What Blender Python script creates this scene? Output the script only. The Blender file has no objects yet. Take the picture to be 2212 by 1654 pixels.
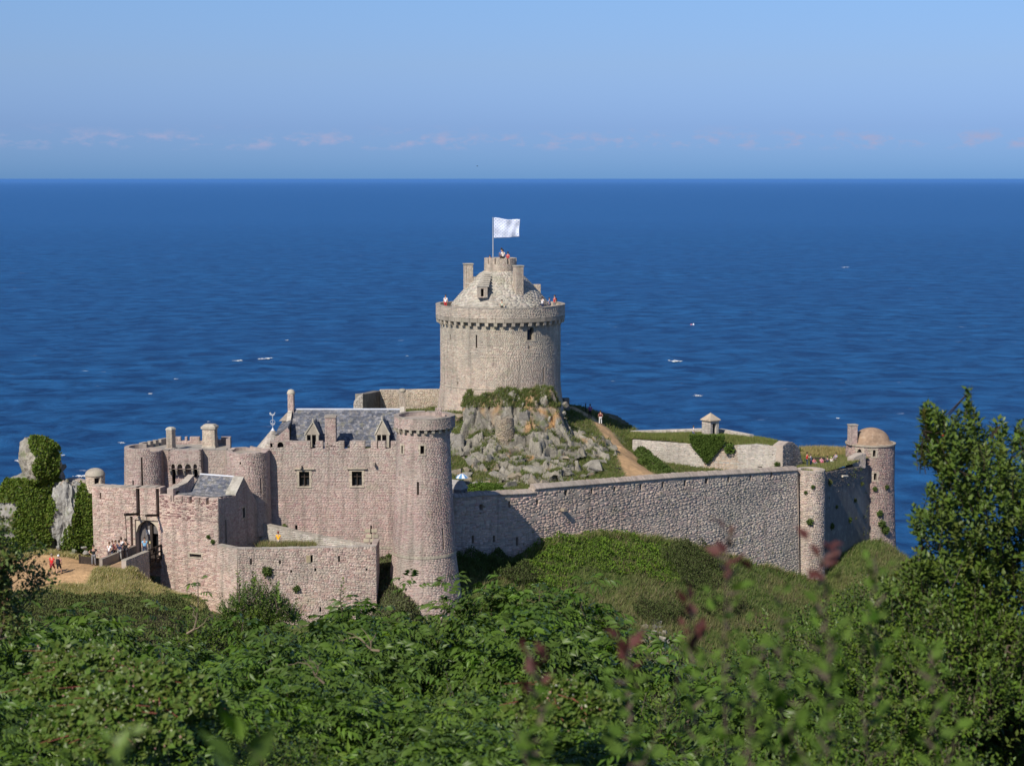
import bpy, bmesh, math, random
import numpy as np
from mathutils import Vector, Matrix, noise as mnoise

# ------------------------------------------------------------------ camera, world, sun, exposure
scene = bpy.context.scene
CAM_Z = 64.0
FPX = 3675.0
TH = math.atan((827 - 386) / FPX)
cam = bpy.data.cameras.new('camera')
cam_o = bpy.data.objects.new('camera', cam)
scene.collection.objects.link(cam_o)
cam_o.location = (0, 0, CAM_Z)
cam_o.rotation_euler = (math.pi / 2 - TH, 0, 0)
cam.sensor_width = 36
cam.lens = FPX / 2212 * 36
cam.clip_start = 0.1
cam.clip_end = 900000
cam.dof.use_dof = True
cam.dof.focus_distance = 150
cam.dof.aperture_fstop = 4.8
scene.camera = cam_o

SUN_AZ = 31.0     # degrees to the left of "straight behind the camera"
SUN_EL = 42.0
scene.view_settings.view_transform = 'Standard'
scene.view_settings.look = 'None'
scene.view_settings.gamma = 1
scene.view_settings.use_curve_mapping = False
scene.view_settings.exposure = 0.0

world = bpy.data.worlds.new('World')
scene.world = world
world.use_nodes = True
wn, wl = world.node_tree.nodes, world.node_tree.links
bg = wn['Background']
bg.inputs['Strength'].default_value = 0.15
sky = wn.new('ShaderNodeTexSky')
sky.sky_type = 'NISHITA'
sky.sun_disc = False
sky.sun_elevation = math.radians(SUN_EL)
sky.sun_rotation = math.radians(180 + SUN_AZ)
sky.altitude = 60
sky.air_density = 1.0
sky.dust_density = 0.6
sky.ozone_density = 2.2
# the blue of a clear marine air near the horizon, and a low line of faint clouds
tc = wn.new('ShaderNodeTexCoord')
sep = wn.new('ShaderNodeSeparateXYZ')
wl.new(tc.outputs['Generated'], sep.inputs[0])
mp = wn.new('ShaderNodeMapRange')
mp.inputs['From Min'].default_value = 0.0
mp.inputs['From Max'].default_value = 0.5
wl.new(sep.outputs['Z'], mp.inputs['Value'])
rmp = wn.new('ShaderNodeValToRGB')
er = rmp.color_ramp
er.elements[0].position = 0.0
er.elements[0].color = (0.205, 0.425, 1.0, 1)
er.elements[1].position = 1.0
er.elements[1].color = (0.38, 0.46, 0.60, 1)  # upper sky, out of view, dimmed to deepen the shade
for ps, cc in ((0.059, (0.254, 0.384, 0.818, 1)), (0.131, (0.361, 0.453, 0.733, 1)), (0.201, (0.409, 0.518, 0.761, 1))):
    e = er.elements.new(ps); e.color = cc
wl.new(mp.outputs[0], rmp.inputs[0])
mul = wn.new('ShaderNodeMix'); mul.data_type = 'RGBA'; mul.blend_type = 'MULTIPLY'
mul.inputs['Factor'].default_value = 1.0
wl.new(sky.outputs[0], mul.inputs[6]); wl.new(rmp.outputs[0], mul.inputs[7])
# clouds: noise on the direction, stretched sideways, kept to a band 1 to 2 degrees up
cm = wn.new('ShaderNodeMapping'); cm.inputs['Scale'].default_value = (60, 60, 150)
wl.new(tc.outputs['Generated'], cm.inputs[0])
cn = wn.new('ShaderNodeTexNoise'); cn.inputs['Scale'].default_value = 1.0; cn.inputs['Detail'].default_value = 6
cn.inputs['Roughness'].default_value = 0.6
wl.new(cm.outputs[0], cn.inputs['Vector'])
cr = wn.new('ShaderNodeValToRGB')
cr.color_ramp.elements[0].position = 0.50; cr.color_ramp.elements[0].color = (0, 0, 0, 1)
cr.color_ramp.elements[1].position = 0.66; cr.color_ramp.elements[1].color = (1, 1, 1, 1)
wl.new(cn.outputs[0], cr.inputs[0])
band = wn.new('ShaderNodeValToRGB')
b = band.color_ramp
b.elements[0].position = 0.0160; b.elements[0].color = (0, 0, 0, 1)
b.elements[1].position = 0.0290; b.elements[1].color = (0, 0, 0, 1)
e = b.elements.new(0.0190); e.color = (1, 1, 1, 1)
e = b.elements.new(0.0235); e.color = (1, 1, 1, 1)
wl.new(sep.outputs['Z'], band.inputs[0])
mm = wn.new('ShaderNodeMath'); mm.operation = 'MULTIPLY'
wl.new(cr.outputs[0], mm.inputs[0]); wl.new(band.outputs[0], mm.inputs[1])
mm2 = wn.new('ShaderNodeMath'); mm2.operation = 'MULTIPLY'; mm2.inputs[1].default_value = 0.9
wl.new(mm.outputs[0], mm2.inputs[0])
cmix = wn.new('ShaderNodeMix'); cmix.data_type = 'RGBA'
wl.new(mm2.outputs[0], cmix.inputs[0])
wl.new(mul.outputs[2], cmix.inputs[6])
cmix.inputs[7].default_value = (2.35, 2.70, 4.2, 1)
wl.new(cmix.outputs[2], bg.inputs[0])

sun = bpy.data.lights.new('sun', 'SUN')
sun.energy = 5.0
sun.angle = math.radians(0.53)
sun.color = (1.0, 0.93, 0.83)
sun_o = bpy.data.objects.new('sun', sun)
scene.collection.objects.link(sun_o)
az, el = math.radians(SUN_AZ), math.radians(SUN_EL)
SUNV = Vector((-math.sin(az) * math.cos(el), -math.cos(az) * math.cos(el), math.sin(el)))
sun_o.rotation_euler = SUNV.to_track_quat('Z', 'Y').to_euler()
sun_o.location = (-60, -60, 200)

# ------------------------------------------------------------------ helpers
CT, ST = math.cos(TH), math.sin(TH)
rng = np.random.default_rng(7)
rnd = random.Random(11)
COL = scene.collection


def ray(u, v):
    x = (u - 1106) / FPX
    y = -(v - 827) / FPX
    return np.array([x, CT + y * ST, -ST + y * CT])


def P(u, v, Y):
    """world point seen at (u, v) of the 2212-wide photograph when it stands Y metres ahead"""
    d = ray(u, v)
    k = Y / d[1]
    return np.array([d[0] * k, Y, CAM_Z + d[2] * k])


def Z(v, Y):
    return float(P(1106, v, Y)[2])


def PX(w):
    w = np.asarray(w, float)
    d = w - np.array([0, 0, CAM_Z])
    f = d[..., 1] * CT - d[..., 2] * ST
    up = d[..., 1] * ST + d[..., 2] * CT
    return 1106 + FPX * d[..., 0] / f, 827 - FPX * up / f


MATS = {}


def vary(col, a=0.88, b=1.12, r=None):
    k = (r or rnd).uniform(a, b)
    return tuple(x * k for x in col)


def new_mat(name):
    m = bpy.data.materials.new(name)
    m.use_nodes = True
    MATS[name] = m
    nt = m.node_tree
    return m, nt.nodes, nt.links, nt.nodes['Principled BSDF']


def N(nodes, typ, **kw):
    n = nodes.new(typ)
    for k, v in kw.items():
        if k in n.inputs:
            n.inputs[k].default_value = v
        else:
            setattr(n, k, v)
    return n


def mixc(nodes, links, f, a, b, blend='MIX'):
    n = nodes.new('ShaderNodeMix'); n.data_type = 'RGBA'; n.blend_type = blend
    for sock, val in ((n.inputs[0], f), (n.inputs[6], a), (n.inputs[7], b)):
        if hasattr(val, 'is_linked'):
            links.new(val, sock)
        elif isinstance(val, (int, float)):
            sock.default_value = val
        else:
            sock.default_value = (*val, 1)
    return n.outputs[2]


def ramp(nodes, links, src, p0, p1, c0=(0, 0, 0), c1=(1, 1, 1)):
    r = nodes.new('ShaderNodeValToRGB')
    r.color_ramp.elements[0].position = p0; r.color_ramp.elements[0].color = (*c0, 1)
    r.color_ramp.elements[1].position = p1; r.color_ramp.elements[1].color = (*c1, 1)
    links.new(src, r.inputs[0])
    return r.outputs[0]


def attr_mat(name, rough=0.9, n1=2.5, a1=0.35, n2=0.25, a2=0.3, bump=0.25, bscale=8, stain=None, spec=0.2,
             base=None, bdist=0.03, streak=None):
    """surface whose own colour is the mesh's Col attribute, broken up by grain, blotches and stains"""
    m, nd, lk, p = new_mat(name)
    if base is None:
        at = N(nd, 'ShaderNodeAttribute', attribute_name='Col')
        col = at.outputs['Color']
    else:
        rg = nd.new('ShaderNodeRGB'); rg.outputs[0].default_value = (*base, 1); col = rg.outputs[0]
    geo = nd.new('ShaderNodeNewGeometry')
    t1 = N(nd, 'ShaderNodeTexNoise', Scale=n1, Detail=6, Roughness=0.65)
    lk.new(geo.outputs['Position'], t1.inputs['Vector'])
    c1 = ramp(nd, lk, t1.outputs[0], 0.25, 0.75, (1 - a1,) * 3, (1 + a1 * 0.6,) * 3)
    col = mixc(nd, lk, 1.0, col, c1, 'MULTIPLY')
    t2 = N(nd, 'ShaderNodeTexNoise', Scale=n2, Detail=5, Roughness=0.6)
    lk.new(geo.outputs['Position'], t2.inputs['Vector'])
    c2 = ramp(nd, lk, t2.outputs[0], 0.3, 0.7, (1 - a2, 1 - a2, 1 - a2 * 1.0), (1 + a2 * 0.5, 1 + a2 * 0.45, 1 + a2 * 0.35))
    col = mixc(nd, lk, 1.0, col, c2, 'MULTIPLY')
    if stain:
        for (sc, lo, hi, sc_col, amt) in stain:
            t3 = N(nd, 'ShaderNodeTexNoise', Scale=sc, Detail=7, Roughness=0.62)
            lk.new(geo.outputs['Position'], t3.inputs['Vector'])
            f = ramp(nd, lk, t3.outputs[0], lo, hi, (0, 0, 0), (amt,) * 3)
            col = mixc(nd, lk, f, col, sc_col)
    if streak:
        mpn = N(nd, 'ShaderNodeMapping'); mpn.inputs['Scale'].default_value = (1.3, 1.3, 0.12)
        lk.new(geo.outputs['Position'], mpn.inputs[0])
        t4 = N(nd, 'ShaderNodeTexNoise', Scale=1.2, Detail=5, Roughness=0.6)
        lk.new(mpn.outputs[0], t4.inputs['Vector'])
        f = ramp(nd, lk, t4.outputs[0], 0.5, 0.72, (0, 0, 0), (streak[1],) * 3)
        col = mixc(nd, lk, f, col, streak[0])
    lk.new(col, p.inputs['Base Color'])
    p.inputs['Roughness'].default_value = rough
    p.inputs['Specular IOR Level'].default_value = spec
    if bump:
        tb = N(nd, 'ShaderNodeTexNoise', Scale=bscale, Detail=6, Roughness=0.7)
        lk.new(geo.outputs['Position'], tb.inputs['Vector'])
        bp = N(nd, 'ShaderNodeBump', Strength=bump, Distance=bdist)
        lk.new(tb.outputs[0], bp.inputs['Height'])
        lk.new(bp.outputs[0], p.inputs['Normal'])
    return m


def leaf_mat(name, trans=0.25, rough=0.45, spec=0.35):
    m, nd, lk, p = new_mat(name)
    at = N(nd, 'ShaderNodeAttribute', attribute_name='Col')
    geo = nd.new('ShaderNodeNewGeometry')
    back = mixc(nd, lk, geo.outputs['Backfacing'], at.outputs['Color'], (0.11, 0.17, 0.03))
    col = mixc(nd, lk, 0.5, at.outputs['Color'], back)
    lk.new(col, p.inputs['Base Color'])
    p.inputs['Roughness'].default_value = rough
    p.inputs['Specular IOR Level'].default_value = spec
    tr = nd.new('ShaderNodeBsdfTranslucent')
    tcx = mixc(nd, lk, 1.0, at.outputs['Color'], (1.6, 1.9, 0.7), 'MULTIPLY')
    lk.new(tcx, tr.inputs[0])
    ms = nd.new('ShaderNodeMixShader'); ms.inputs[0].default_value = trans
    lk.new(p.outputs[0], ms.inputs[1]); lk.new(tr.outputs[0], ms.inputs[2])
    out = [n for n in nd if n.type == 'OUTPUT_MATERIAL'][0]
    lk.new(ms.outputs[0], out.inputs[0])
    return m


def plain(name, col, rough=0.7, metal=0.0, spec=0.3, vary=0.15, scale=4):
    m, nd, lk, p = new_mat(name)
    geo = nd.new('ShaderNodeNewGeometry')
    t = N(nd, 'ShaderNodeTexNoise', Scale=scale, Detail=4)
    lk.new(geo.outputs['Position'], t.inputs['Vector'])
    c = ramp(nd, lk, t.outputs[0], 0.3, 0.7, tuple(x * (1 - vary) for x in col), tuple(min(1, x * (1 + vary)) for x in col))
    lk.new(c, p.inputs['Base Color'])
    p.inputs['Roughness'].default_value = rough
    p.inputs['Metallic'].default_value = metal
    p.inputs['Specular IOR Level'].default_value = spec
    return m


LICHEN = [(1.1, 0.55, 0.72, (0.44, 0.42, 0.34), 0.5), (0.5, 0.58, 0.72, (0.22, 0.20, 0.17), 0.35)]
M_STONE = attr_mat('pink_stone', stain=LICHEN + [(0.16, 0.48, 0.64, (0.34, 0.31, 0.26), 0.6), (3.0, 0.62, 0.70, (0.20, 0.19, 0.14), 0.5), (0.35, 0.60, 0.68, (0.30, 0.29, 0.20), 0.5)], streak=((0.17, 0.15, 0.125), 0.6), bscale=14, bump=0.3, a1=0.22, a2=0.2)
M_SLATE = attr_mat('grey_slate', rough=0.6, n1=3, a1=0.3, n2=0.5, a2=0.25, bump=0.15, spec=0.3,
                   stain=[(1.6, 0.55, 0.66, (0.25, 0.24, 0.16), 0.5)])
M_ROCK = attr_mat('grey_rock', n1=1.8, a1=0.5, n2=0.35, a2=0.3, bump=0.8, bscale=3.5, bdist=0.2,
                  stain=[(0.55, 0.6, 0.68, (0.36, 0.20, 0.08), 0.8), (2.2, 0.58, 0.68, (0.44, 0.42, 0.36), 0.35),
                         (0.9, 0.56, 0.64, (0.10, 0.13, 0.04), 0.6)])
M_GROUND = attr_mat('ground_cover', n1=1.5, a1=0.4, n2=0.3, a2=0.3, bump=0.8, bscale=3.0, bdist=0.2)
M_LEAF = leaf_mat('leaf_green', trans=0.14, rough=0.42, spec=0.24)
M_DULL = leaf_mat('leaf_dull', trans=0.2, rough=0.7, spec=0.15)
M_BARK = attr_mat('bark', n1=9, a1=0.4, n2=2, a2=0.2, base=(0.13, 0.10, 0.075), bump=0.3, bscale=30)
M_WOOD = attr_mat('old_timber', n1=6, a1=0.4, n2=1, a2=0.2, base=(0.055, 0.042, 0.034), bump=0.3, bscale=20)
M_GREYWOOD = attr_mat('grey_timber', n1=6, a1=0.35, n2=1, a2=0.2, base=(0.17, 0.155, 0.15), bump=0.3, bscale=20)
M_DARK = plain('dark_interior', (0.012, 0.012, 0.014), 0.9, vary=0.3)  # near-black colour stands in for the shade inside openings
M_GLASS = plain('window_glass', (0.02, 0.023, 0.03), 0.12, spec=0.5)
M_IRON = plain('painted_iron', (0.45, 0.48, 0.52), 0.45, metal=0.2)
M_LEAD = plain('lead_ridge', (0.62, 0.64, 0.68), 0.45, vary=0.08)
M_SIGN = plain('white_notice', (0.8, 0.8, 0.78), 0.6, vary=0.03)
M_SIGNY = plain('yellow_notice', (0.7, 0.58, 0.28), 0.6, vary=0.03)


class MB:
    """collects shapes for one mesh, each with its own colour"""

    def __init__(self):
        self.v, self.f, self.c = [], [], []

    def add(self, vs, fs, col=(0.5, 0.5, 0.5)):
        b = len(self.v)
        self.v.extend([tuple(map(float, p)) for p in vs])
        self.f.extend([tuple(i + b for i in f) for f in fs])
        self.c.extend([col] * len(vs))
        return self

    def hexa(self, p, col=(0.5, 0.5, 0.5)):
        """8 points: bottom ring 0-3 then top ring 4-7"""
        return self.add(p, [(3, 2, 1, 0), (4, 5, 6, 7), (0, 1, 5, 4), (1, 2, 6, 5), (2, 3, 7, 6), (3, 0, 4, 7)], col)

    def box(self, c, size, rz=0.0, col=(0.5, 0.5, 0.5), taper=1.0):
        cx, cy, cz = c
        a, b_, h = size[0] / 2, size[1] / 2, size[2] / 2
        co, si = math.cos(rz), math.sin(rz)
        out = []
        for zz, k in ((-h, 1.0), (h, taper)):
            for (x, y) in ((-a, -b_), (a, -b_), (a, b_), (-a, b_)):
                out.append((cx + (x * co - y * si) * k, cy + (x * si + y * co) * k, cz + zz))
        return self.hexa(out, col)

    def tube(self, pts, rad, n=6, col=(0.5, 0.5, 0.5), cap=True):
        pts = [Vector(p) for p in pts]
        if not hasattr(rad, '__len__'):
            rad = [rad] * len(pts)
        vs, fs = [], []
        for i, p in enumerate(pts):
            d = (pts[min(i + 1, len(pts) - 1)] - pts[max(i - 1, 0)])
            if d.length < 1e-9:
                d = Vector((0, 0, 1))
            d.normalize()
            a = d.orthogonal().normalized() if abs(d.z) > 0.99 else d.cross(Vector((0, 0, 1))).normalized()
            b = d.cross(a)
            for k in range(n):
                t = 2 * math.pi * k / n
                vs.append(p + (a * math.cos(t) + b * math.sin(t)) * rad[i])
        for i in range(len(pts) - 1):
            for k in range(n):
                fs.append((i * n + k, i * n + (k + 1) % n, (i + 1) * n + (k + 1) % n, (i + 1) * n + k))
        if cap:
            fs.append(tuple(range(n))[::-1])
            fs.append(tuple((len(pts) - 1) * n + k for k in range(n)))
        return self.add(vs, fs, col)

    def lathe(self, c, prof, n=24, col=(0.5, 0.5, 0.5), a0=0, a1=2 * math.pi, cap=True):
        """prof: list of (radius, z) from the bottom up"""
        full = abs(a1 - a0 - 2 * math.pi) < 1e-6
        m = n if full else n + 1
        vs, fs = [], []
        for (r, zz) in prof:
            for k in range(m):
                t = a0 + (a1 - a0) * k / n
                vs.append((c[0] + r * math.sin(t), c[1] - r * math.cos(t), zz))
        for i in range(len(prof) - 1):
            for k in range(n):
                k2 = (k + 1) % m
                fs.append((i * m + k, i * m + k2, (i + 1) * m + k2, (i + 1) * m + k))
        if cap and full:
            fs.append(tuple(range(m))[::-1])
            fs.append(tuple((len(prof) - 1) * m + k for k in range(m)))
        return self.add(vs, fs, col)

    def build(self, name, mat, parent=None, smooth=False):
        return mesh_obj(name, self.v, self.f, mat, parent, np.array(self.c, float) if self.c else None, smooth)


def mesh_obj(name, v, f, mat, parent=None, col=None, smooth=False, local=None):
    me = bpy.data.meshes.new(name)
    if isinstance(f, np.ndarray):
        v = np.asarray(v, dtype=np.float32)
        nv, nf, k = len(v), len(f), f.shape[1]
        me.vertices.add(nv); me.vertices.foreach_set('co', v.ravel())
        me.loops.add(nf * k); me.loops.foreach_set('vertex_index', f.astype(np.int32).ravel())
        me.polygons.add(nf)
        me.polygons.foreach_set('loop_start', np.arange(0, nf * k, k, dtype=np.int32))
        me.update(calc_edges=True)
    else:
        me.from_pydata([tuple(map(float, p)) for p in v], [], f)
        me.update()
    if col is not None:
        col = np.asarray(col, float)
        a = me.color_attributes.new('Col', 'FLOAT_COLOR', 'POINT')
        c4 = np.ones((len(v), 4), dtype=np.float32); c4[:, :3] = col
        a.data.foreach_set('color', c4.ravel())
    if smooth:
        me.polygons.foreach_set('use_smooth', [True] * len(me.polygons))
    if mat is not None:
        me.materials.append(mat)
    o = bpy.data.objects.new(name, me)
    COL.objects.link(o)
    if parent is not None:
        o.parent = parent
        o.matrix_parent_inverse = parent.matrix_world.inverted() if parent.type != 'EMPTY' else Matrix.Translation(-Vector(parent.location))
    return o


def thing(name, label, cat, loc=(0, 0, 0), group=None):
    o = bpy.data.objects.new(name, None)
    COL.objects.link(o)
    o.location = tuple(map(float, loc))
    o.empty_display_size = 0.5
    o['label'] = label; o['category'] = cat
    if group:
        o['group'] = group
    return o


def tag(o, label, cat, group=None):
    o['label'] = label; o['category'] = cat
    if group:
        o['group'] = group
    return o


def struct(o):
    o['kind'] = 'structure'
    return o


def stuff(o):
    o['kind'] = 'stuff'
    return o


# palettes (stone colours, mortar)
PINK = ([(0.52, 0.392, 0.345), (0.48, 0.344, 0.31), (0.55, 0.42, 0.365), (0.43, 0.291, 0.27), (0.53, 0.435, 0.37), (0.49, 0.401, 0.36), (0.56, 0.439, 0.385)], (0.44, 0.349, 0.31))
PALE = ([(0.66, 0.514, 0.43), (0.6, 0.442, 0.38), (0.68, 0.542, 0.44), (0.54, 0.37, 0.32), (0.64, 0.523, 0.44), (0.69, 0.533, 0.46), (0.47, 0.312, 0.27)], (0.58, 0.456, 0.385))
GREY = ([(0.56, 0.46, 0.385), (0.52, 0.44, 0.375), (0.60, 0.49, 0.40), (0.47, 0.385, 0.34), (0.55, 0.475, 0.41),
         (0.63, 0.52, 0.435), (0.55, 0.415, 0.36)], (0.52, 0.43, 0.365))
KEEP = ([(0.62, 0.52, 0.41), (0.57, 0.46, 0.37), (0.65, 0.555, 0.435), (0.52, 0.405, 0.335), (0.60, 0.53, 0.43),
         (0.55, 0.48, 0.39)], (0.50, 0.42, 0.335))
LIME = ([(0.58, 0.535, 0.47), (0.53, 0.48, 0.43), (0.62, 0.57, 0.50), (0.48, 0.44, 0.40), (0.56, 0.48, 0.42)],
        (0.55, 0.50, 0.44))
DRESS = (0.56, 0.48, 0.37)


class Plane:
    def __init__(self, A, B, batter=0.0, z0=0.0):
        self.A = np.array(A[:2], float); self.B = np.array(B[:2], float)
        self.L = float(np.linalg.norm(self.B - self.A))
        self.t = (self.B - self.A) / self.L
        self.n = np.array([self.t[1], -self.t[0]])
        self.batter, self.z0 = batter, z0
        self.curved = False

    def map(self, S, Zz, D):
        S, Zz, D = np.broadcast_arrays(np.asarray(S, float), np.asarray(Zz, float), np.asarray(D, float))
        D = D + self.batter * np.maximum(0, self.z0 - Zz)
        return np.stack([self.A[0] + self.t[0] * S + self.n[0] * D, self.A[1] + self.t[1] * S + self.n[1] * D, Zz], -1)

    def inv(self, u, v):
        d = ray(u, v)
        k = float(self.A @ self.n) / float(d[:2] @ self.n)
        p = d * k
        return float((p[:2] - self.A) @ self.t), CAM_Z + p[2]

    def heading(self, s):
        return math.atan2(self.t[1], self.t[0])


class Cyl:
    """round tower; s is the arc length at R0 with 0 facing the camera"""

    def __init__(self, c, R, R0=None):
        self.c = np.array(c[:2], float)
        self.R = R if callable(R) else (lambda z, r=R: np.full(np.shape(z), float(r)))
        self.R0 = R0 if R0 else float(self.R(np.array(0.0)))
        self.L = 2 * math.pi * self.R0
        self.curved = True

    def map(self, S, Zz, D):
        S, Zz, D = np.broadcast_arrays(np.asarray(S, float), np.asarray(Zz, float), np.asarray(D, float))
        a = S / self.R0
        r = self.R(Zz) + D
        return np.stack([self.c[0] + r * np.sin(a), self.c[1] - r * np.cos(a), Zz], -1)

    def inv(self, u, v):
        d = ray(u, v)
        z = 30.0
        for _ in range(6):
            r = float(self.R(np.array(z)))
            a = d[:2] @ d[:2]; b = -2 * d[:2] @ self.c; c = self.c @ self.c - r * r
            disc = max(0.0, b * b - 4 * a * c)
            k = (-b - math.sqrt(disc)) / (2 * a)
            z = CAM_Z + d[2] * k
        p = d[:2] * k - self.c
        return math.atan2(p[0], -p[1]) * self.R0, z

    def heading(self, s):
        return s / self.R0


VARIANTS = {}


def stone_variant(pal_key, pal, k):
    key = (pal_key, k)
    if key not in VARIANTS:
        r = random.Random(hash(pal_key) % 1000 + k * 17 if False else k * 17 + len(pal) * 7)
        c = pal[k % len(pal)]
        q = 0.85 + 0.3 * r.random()
        c = tuple(x * q for x in c)
        vs = []
        for (x, z) in ((0, 0), (1, 0), (1, 1), (0, 1)):
            vs.append((x - 0.5, 0, z - 0.5))
        for (x, z) in ((0, 0), (1, 0), (1, 1), (0, 1)):
            ins = 0.06
            xx = (x - 0.5) * (1 - 2 * ins * r.random()); zz = (z - 0.5) * (1 - 2.5 * ins * r.random())
            vs.append((xx, -(0.6 + 0.4 * r.random()), zz))
        me = bpy.data.meshes.new('stone')
        me.from_pydata(vs, [], [(4, 5, 6, 7), (0, 1, 5, 4), (1, 2, 6, 5), (2, 3, 7, 6), (3, 0, 4, 7)])
        a = me.color_attributes.new('Col', 'FLOAT_COLOR', 'POINT')
        a.data.foreach_set('color', list((*c, 1.0)) * 8)
        me.materials.append(M_STONE)
        VARIANTS[key] = me
    return VARIANTS[key]


def masonry(parent, surf, zb, top, pal, s0=0.0, s1=None, zs=None, course=(0.17, 0.28), length=(0.28, 0.62),
            holes=(), thick=0.8, relief=0.028, jitter=0.009, seed=1, nparts=0, rough=0.12, gap=0.008, kinks=(),
            core_extra=(), zextra=(), core_name='wall_core', core_back=True, vary=0.10, bands=None, srange=None,
            palf=None, end_caps=True):
    """a stone wall: a mortar core with real openings, and every stone on its face as a block of its own.
    holes: (s0, s1, z0, z1, kind) kind in slit / window / through / none"""
    stones_pal, mort = pal
    relief *= 0.72; jitter *= 0.6
    course = (course[0] * 0.74, course[1] * 0.74); length = (length[0] * 0.78, length[1] * 0.78)
    if bands: bands = [(p, q, (c_[0] * .76, c_[1] * .76), (l_[0] * .8, l_[1] * .8)) for p, q, c_, l_ in bands]
    if s1 is None:
        s1 = surf.L
    if not callable(top):
        tz = float(top); top = lambda s, tz=tz: tz
    if zs is None:
        zs = zb
    r = random.Random(seed)
    ztop_max = max(top(s0 + (s1 - s0) * k / 60) for k in range(61))
    S = []
    if bands is None:
        bands = [(zs, ztop_max, course, length)]
    a0, a1 = (srange if srange else (s0, s1))
    for (bz0, bz1, crs, lng) in bands:
        z = bz0
        while z < bz1:
            h = r.uniform(*crs)
            if z + h > bz1 - crs[0] * 0.5:
                h = bz1 - z
            s = a0 - r.random() * lng[0]
            while s < a1:
                l = r.uniform(*lng) * (1.3 if r.random() < 0.1 else 1)
                e0, e1 = max(s, a0), min(s + l, a1)
                s += l
                if e1 - e0 < 0.06:
                    continue
                segs = [(e0, e1)]
                for (h0, h1, g0, g1, kind) in holes:
                    if min(z + h, g1) - max(z, g0) > 0.3 * h:
                        ns = []
                        for (q0, q1) in segs:
                            if h1 <= q0 or h0 >= q1:
                                ns.append((q0, q1))
                            else:
                                if h0 - q0 > 0.05: ns.append((q0, h0))
                                if q1 - h1 > 0.05: ns.append((h1, q1))
                        segs = ns
                for (q0, q1) in segs:
                    tl, tr = top(q0 + 0.01), top(q1 - 0.01)
                    if min(tl, tr) <= z + 0.04:
                        continue
                    dz = r.uniform(-1, 1) * rough * h
                    S.append((q0 + gap, q1 - gap, z + gap + dz * 0.4, min(z + h - gap + dz, tl), min(z + h - gap + dz, tr)))
            z += h
    S = np.array(S)
    n = len(S)
    R = np.random.default_rng(seed)
    big = np.argsort(-((S[:, 1] - S[:, 0]) * (S[:, 3] - S[:, 2])))
    picked = np.zeros(n, bool)
    if nparts:
        ok = np.abs(S[:, 3] - S[:, 4]) < 0.03
        bb = [i for i in big[:nparts * 3] if ok[i]][:nparts]
        picked[bb] = True
        for i in bb:
            q0, q1, z0, z1, _ = S[i]
            sm = (q0 + q1) / 2
            zz0, zz1 = z0, z1
            c = surf.map(sm, (zz0 + zz1) / 2, -0.02)
            o = bpy.data.objects.new('stone', stone_variant(id(stones_pal), stones_pal, int(R.integers(0, 3 * len(stones_pal)))))
            COL.objects.link(o)
            o.parent = parent
            o.matrix_parent_inverse = Matrix.Translation(-Vector(parent.location))
            o.location = c
            o.rotation_euler = (0, 0, surf.heading(sm))
            o.scale = (q1 - q0, relief + 0.02 + 0.02 * R.random(), zz1 - zz0)
    Q = S[~picked]
    n = len(Q)
    jj = lambda a: R.uniform(-a, a, n)
    ring = []
    for (si, zi) in ((0, 2), (1, 2), (1, 4), (0, 3)):
        ring.append(surf.map(Q[:, si], Q[:, zi], -0.03))
    d0 = R.uniform(0.4, 1.0, n) * relief
    ins = np.minimum(0.025, (Q[:, 1] - Q[:, 0]) * 0.12)
    for k, (si, zi) in enumerate(((0, 2), (1, 2), (1, 4), (0, 3))):
        sx = Q[:, si] + (ins if si == 0 else -ins) * R.uniform(0.2, 1.6, n)
        zx = Q[:, zi] + (0.015 if k < 2 else -0.015) * R.uniform(0.2, 1.8, n)
        ring.append(surf.map(sx, zx, d0 + jj(jitter)))
    V = np.stack(ring, 1).reshape(-1, 3)
    base = np.arange(n)[:, None, None] * 8
    fc = np.array([(4, 5, 6, 7), (0, 1, 5, 4), (1, 2, 6, 5), (2, 3, 7, 6), (3, 0, 4, 7)])[None]
    Fq = (base + fc).reshape(-1, 4)
    pa = np.array(stones_pal)
    ci = pa[R.integers(0, len(pa), n)]
    if palf is not None:
        ci = palf(Q, ci, R)
    ci = ci * R.uniform(1 - vary, 1 + vary, (n, 1)) * R.uniform(0.97, 1.03, (n, 3))
    C = np.repeat(ci, 8, 0)
    o = stuff(mesh_obj('masonry', V, Fq, M_STONE, parent, C))
    # ---- mortar core with the openings cut out
    sb = sorted(set([s0, s1] + [x for h in holes for x in h[:2]] + list(kinks) + list(core_extra)))
    sb = [x for x in sb if s0 - 1e-6 <= x <= s1 + 1e-6]
    if surf.curved:
        extra = np.linspace(s0, s1, max(8, int((s1 - s0) / 0.45)))
        sb = sorted(set(sb) | set(float(x) for x in extra))
    zz = sorted(set([zb] + [h[2] for h in holes] + [h[3] for h in holes if h[3] < ztop_max - 0.02] + list(zextra)))
    zz = [x for x in zz if x >= zb] + [None]
    mb = MB()
    D0 = -0.0

    def zat(k, s):
        return top(s) if zz[k] is None else min(zz[k], top(s))

    def in_hole(sm, zm):
        for h in holes:
            if h[4] != 'none' and h[0] - 1e-6 < sm < h[1] + 1e-6 and h[2] - 1e-6 < zm < h[3] + 1e-6:
                return h
        return None
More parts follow.
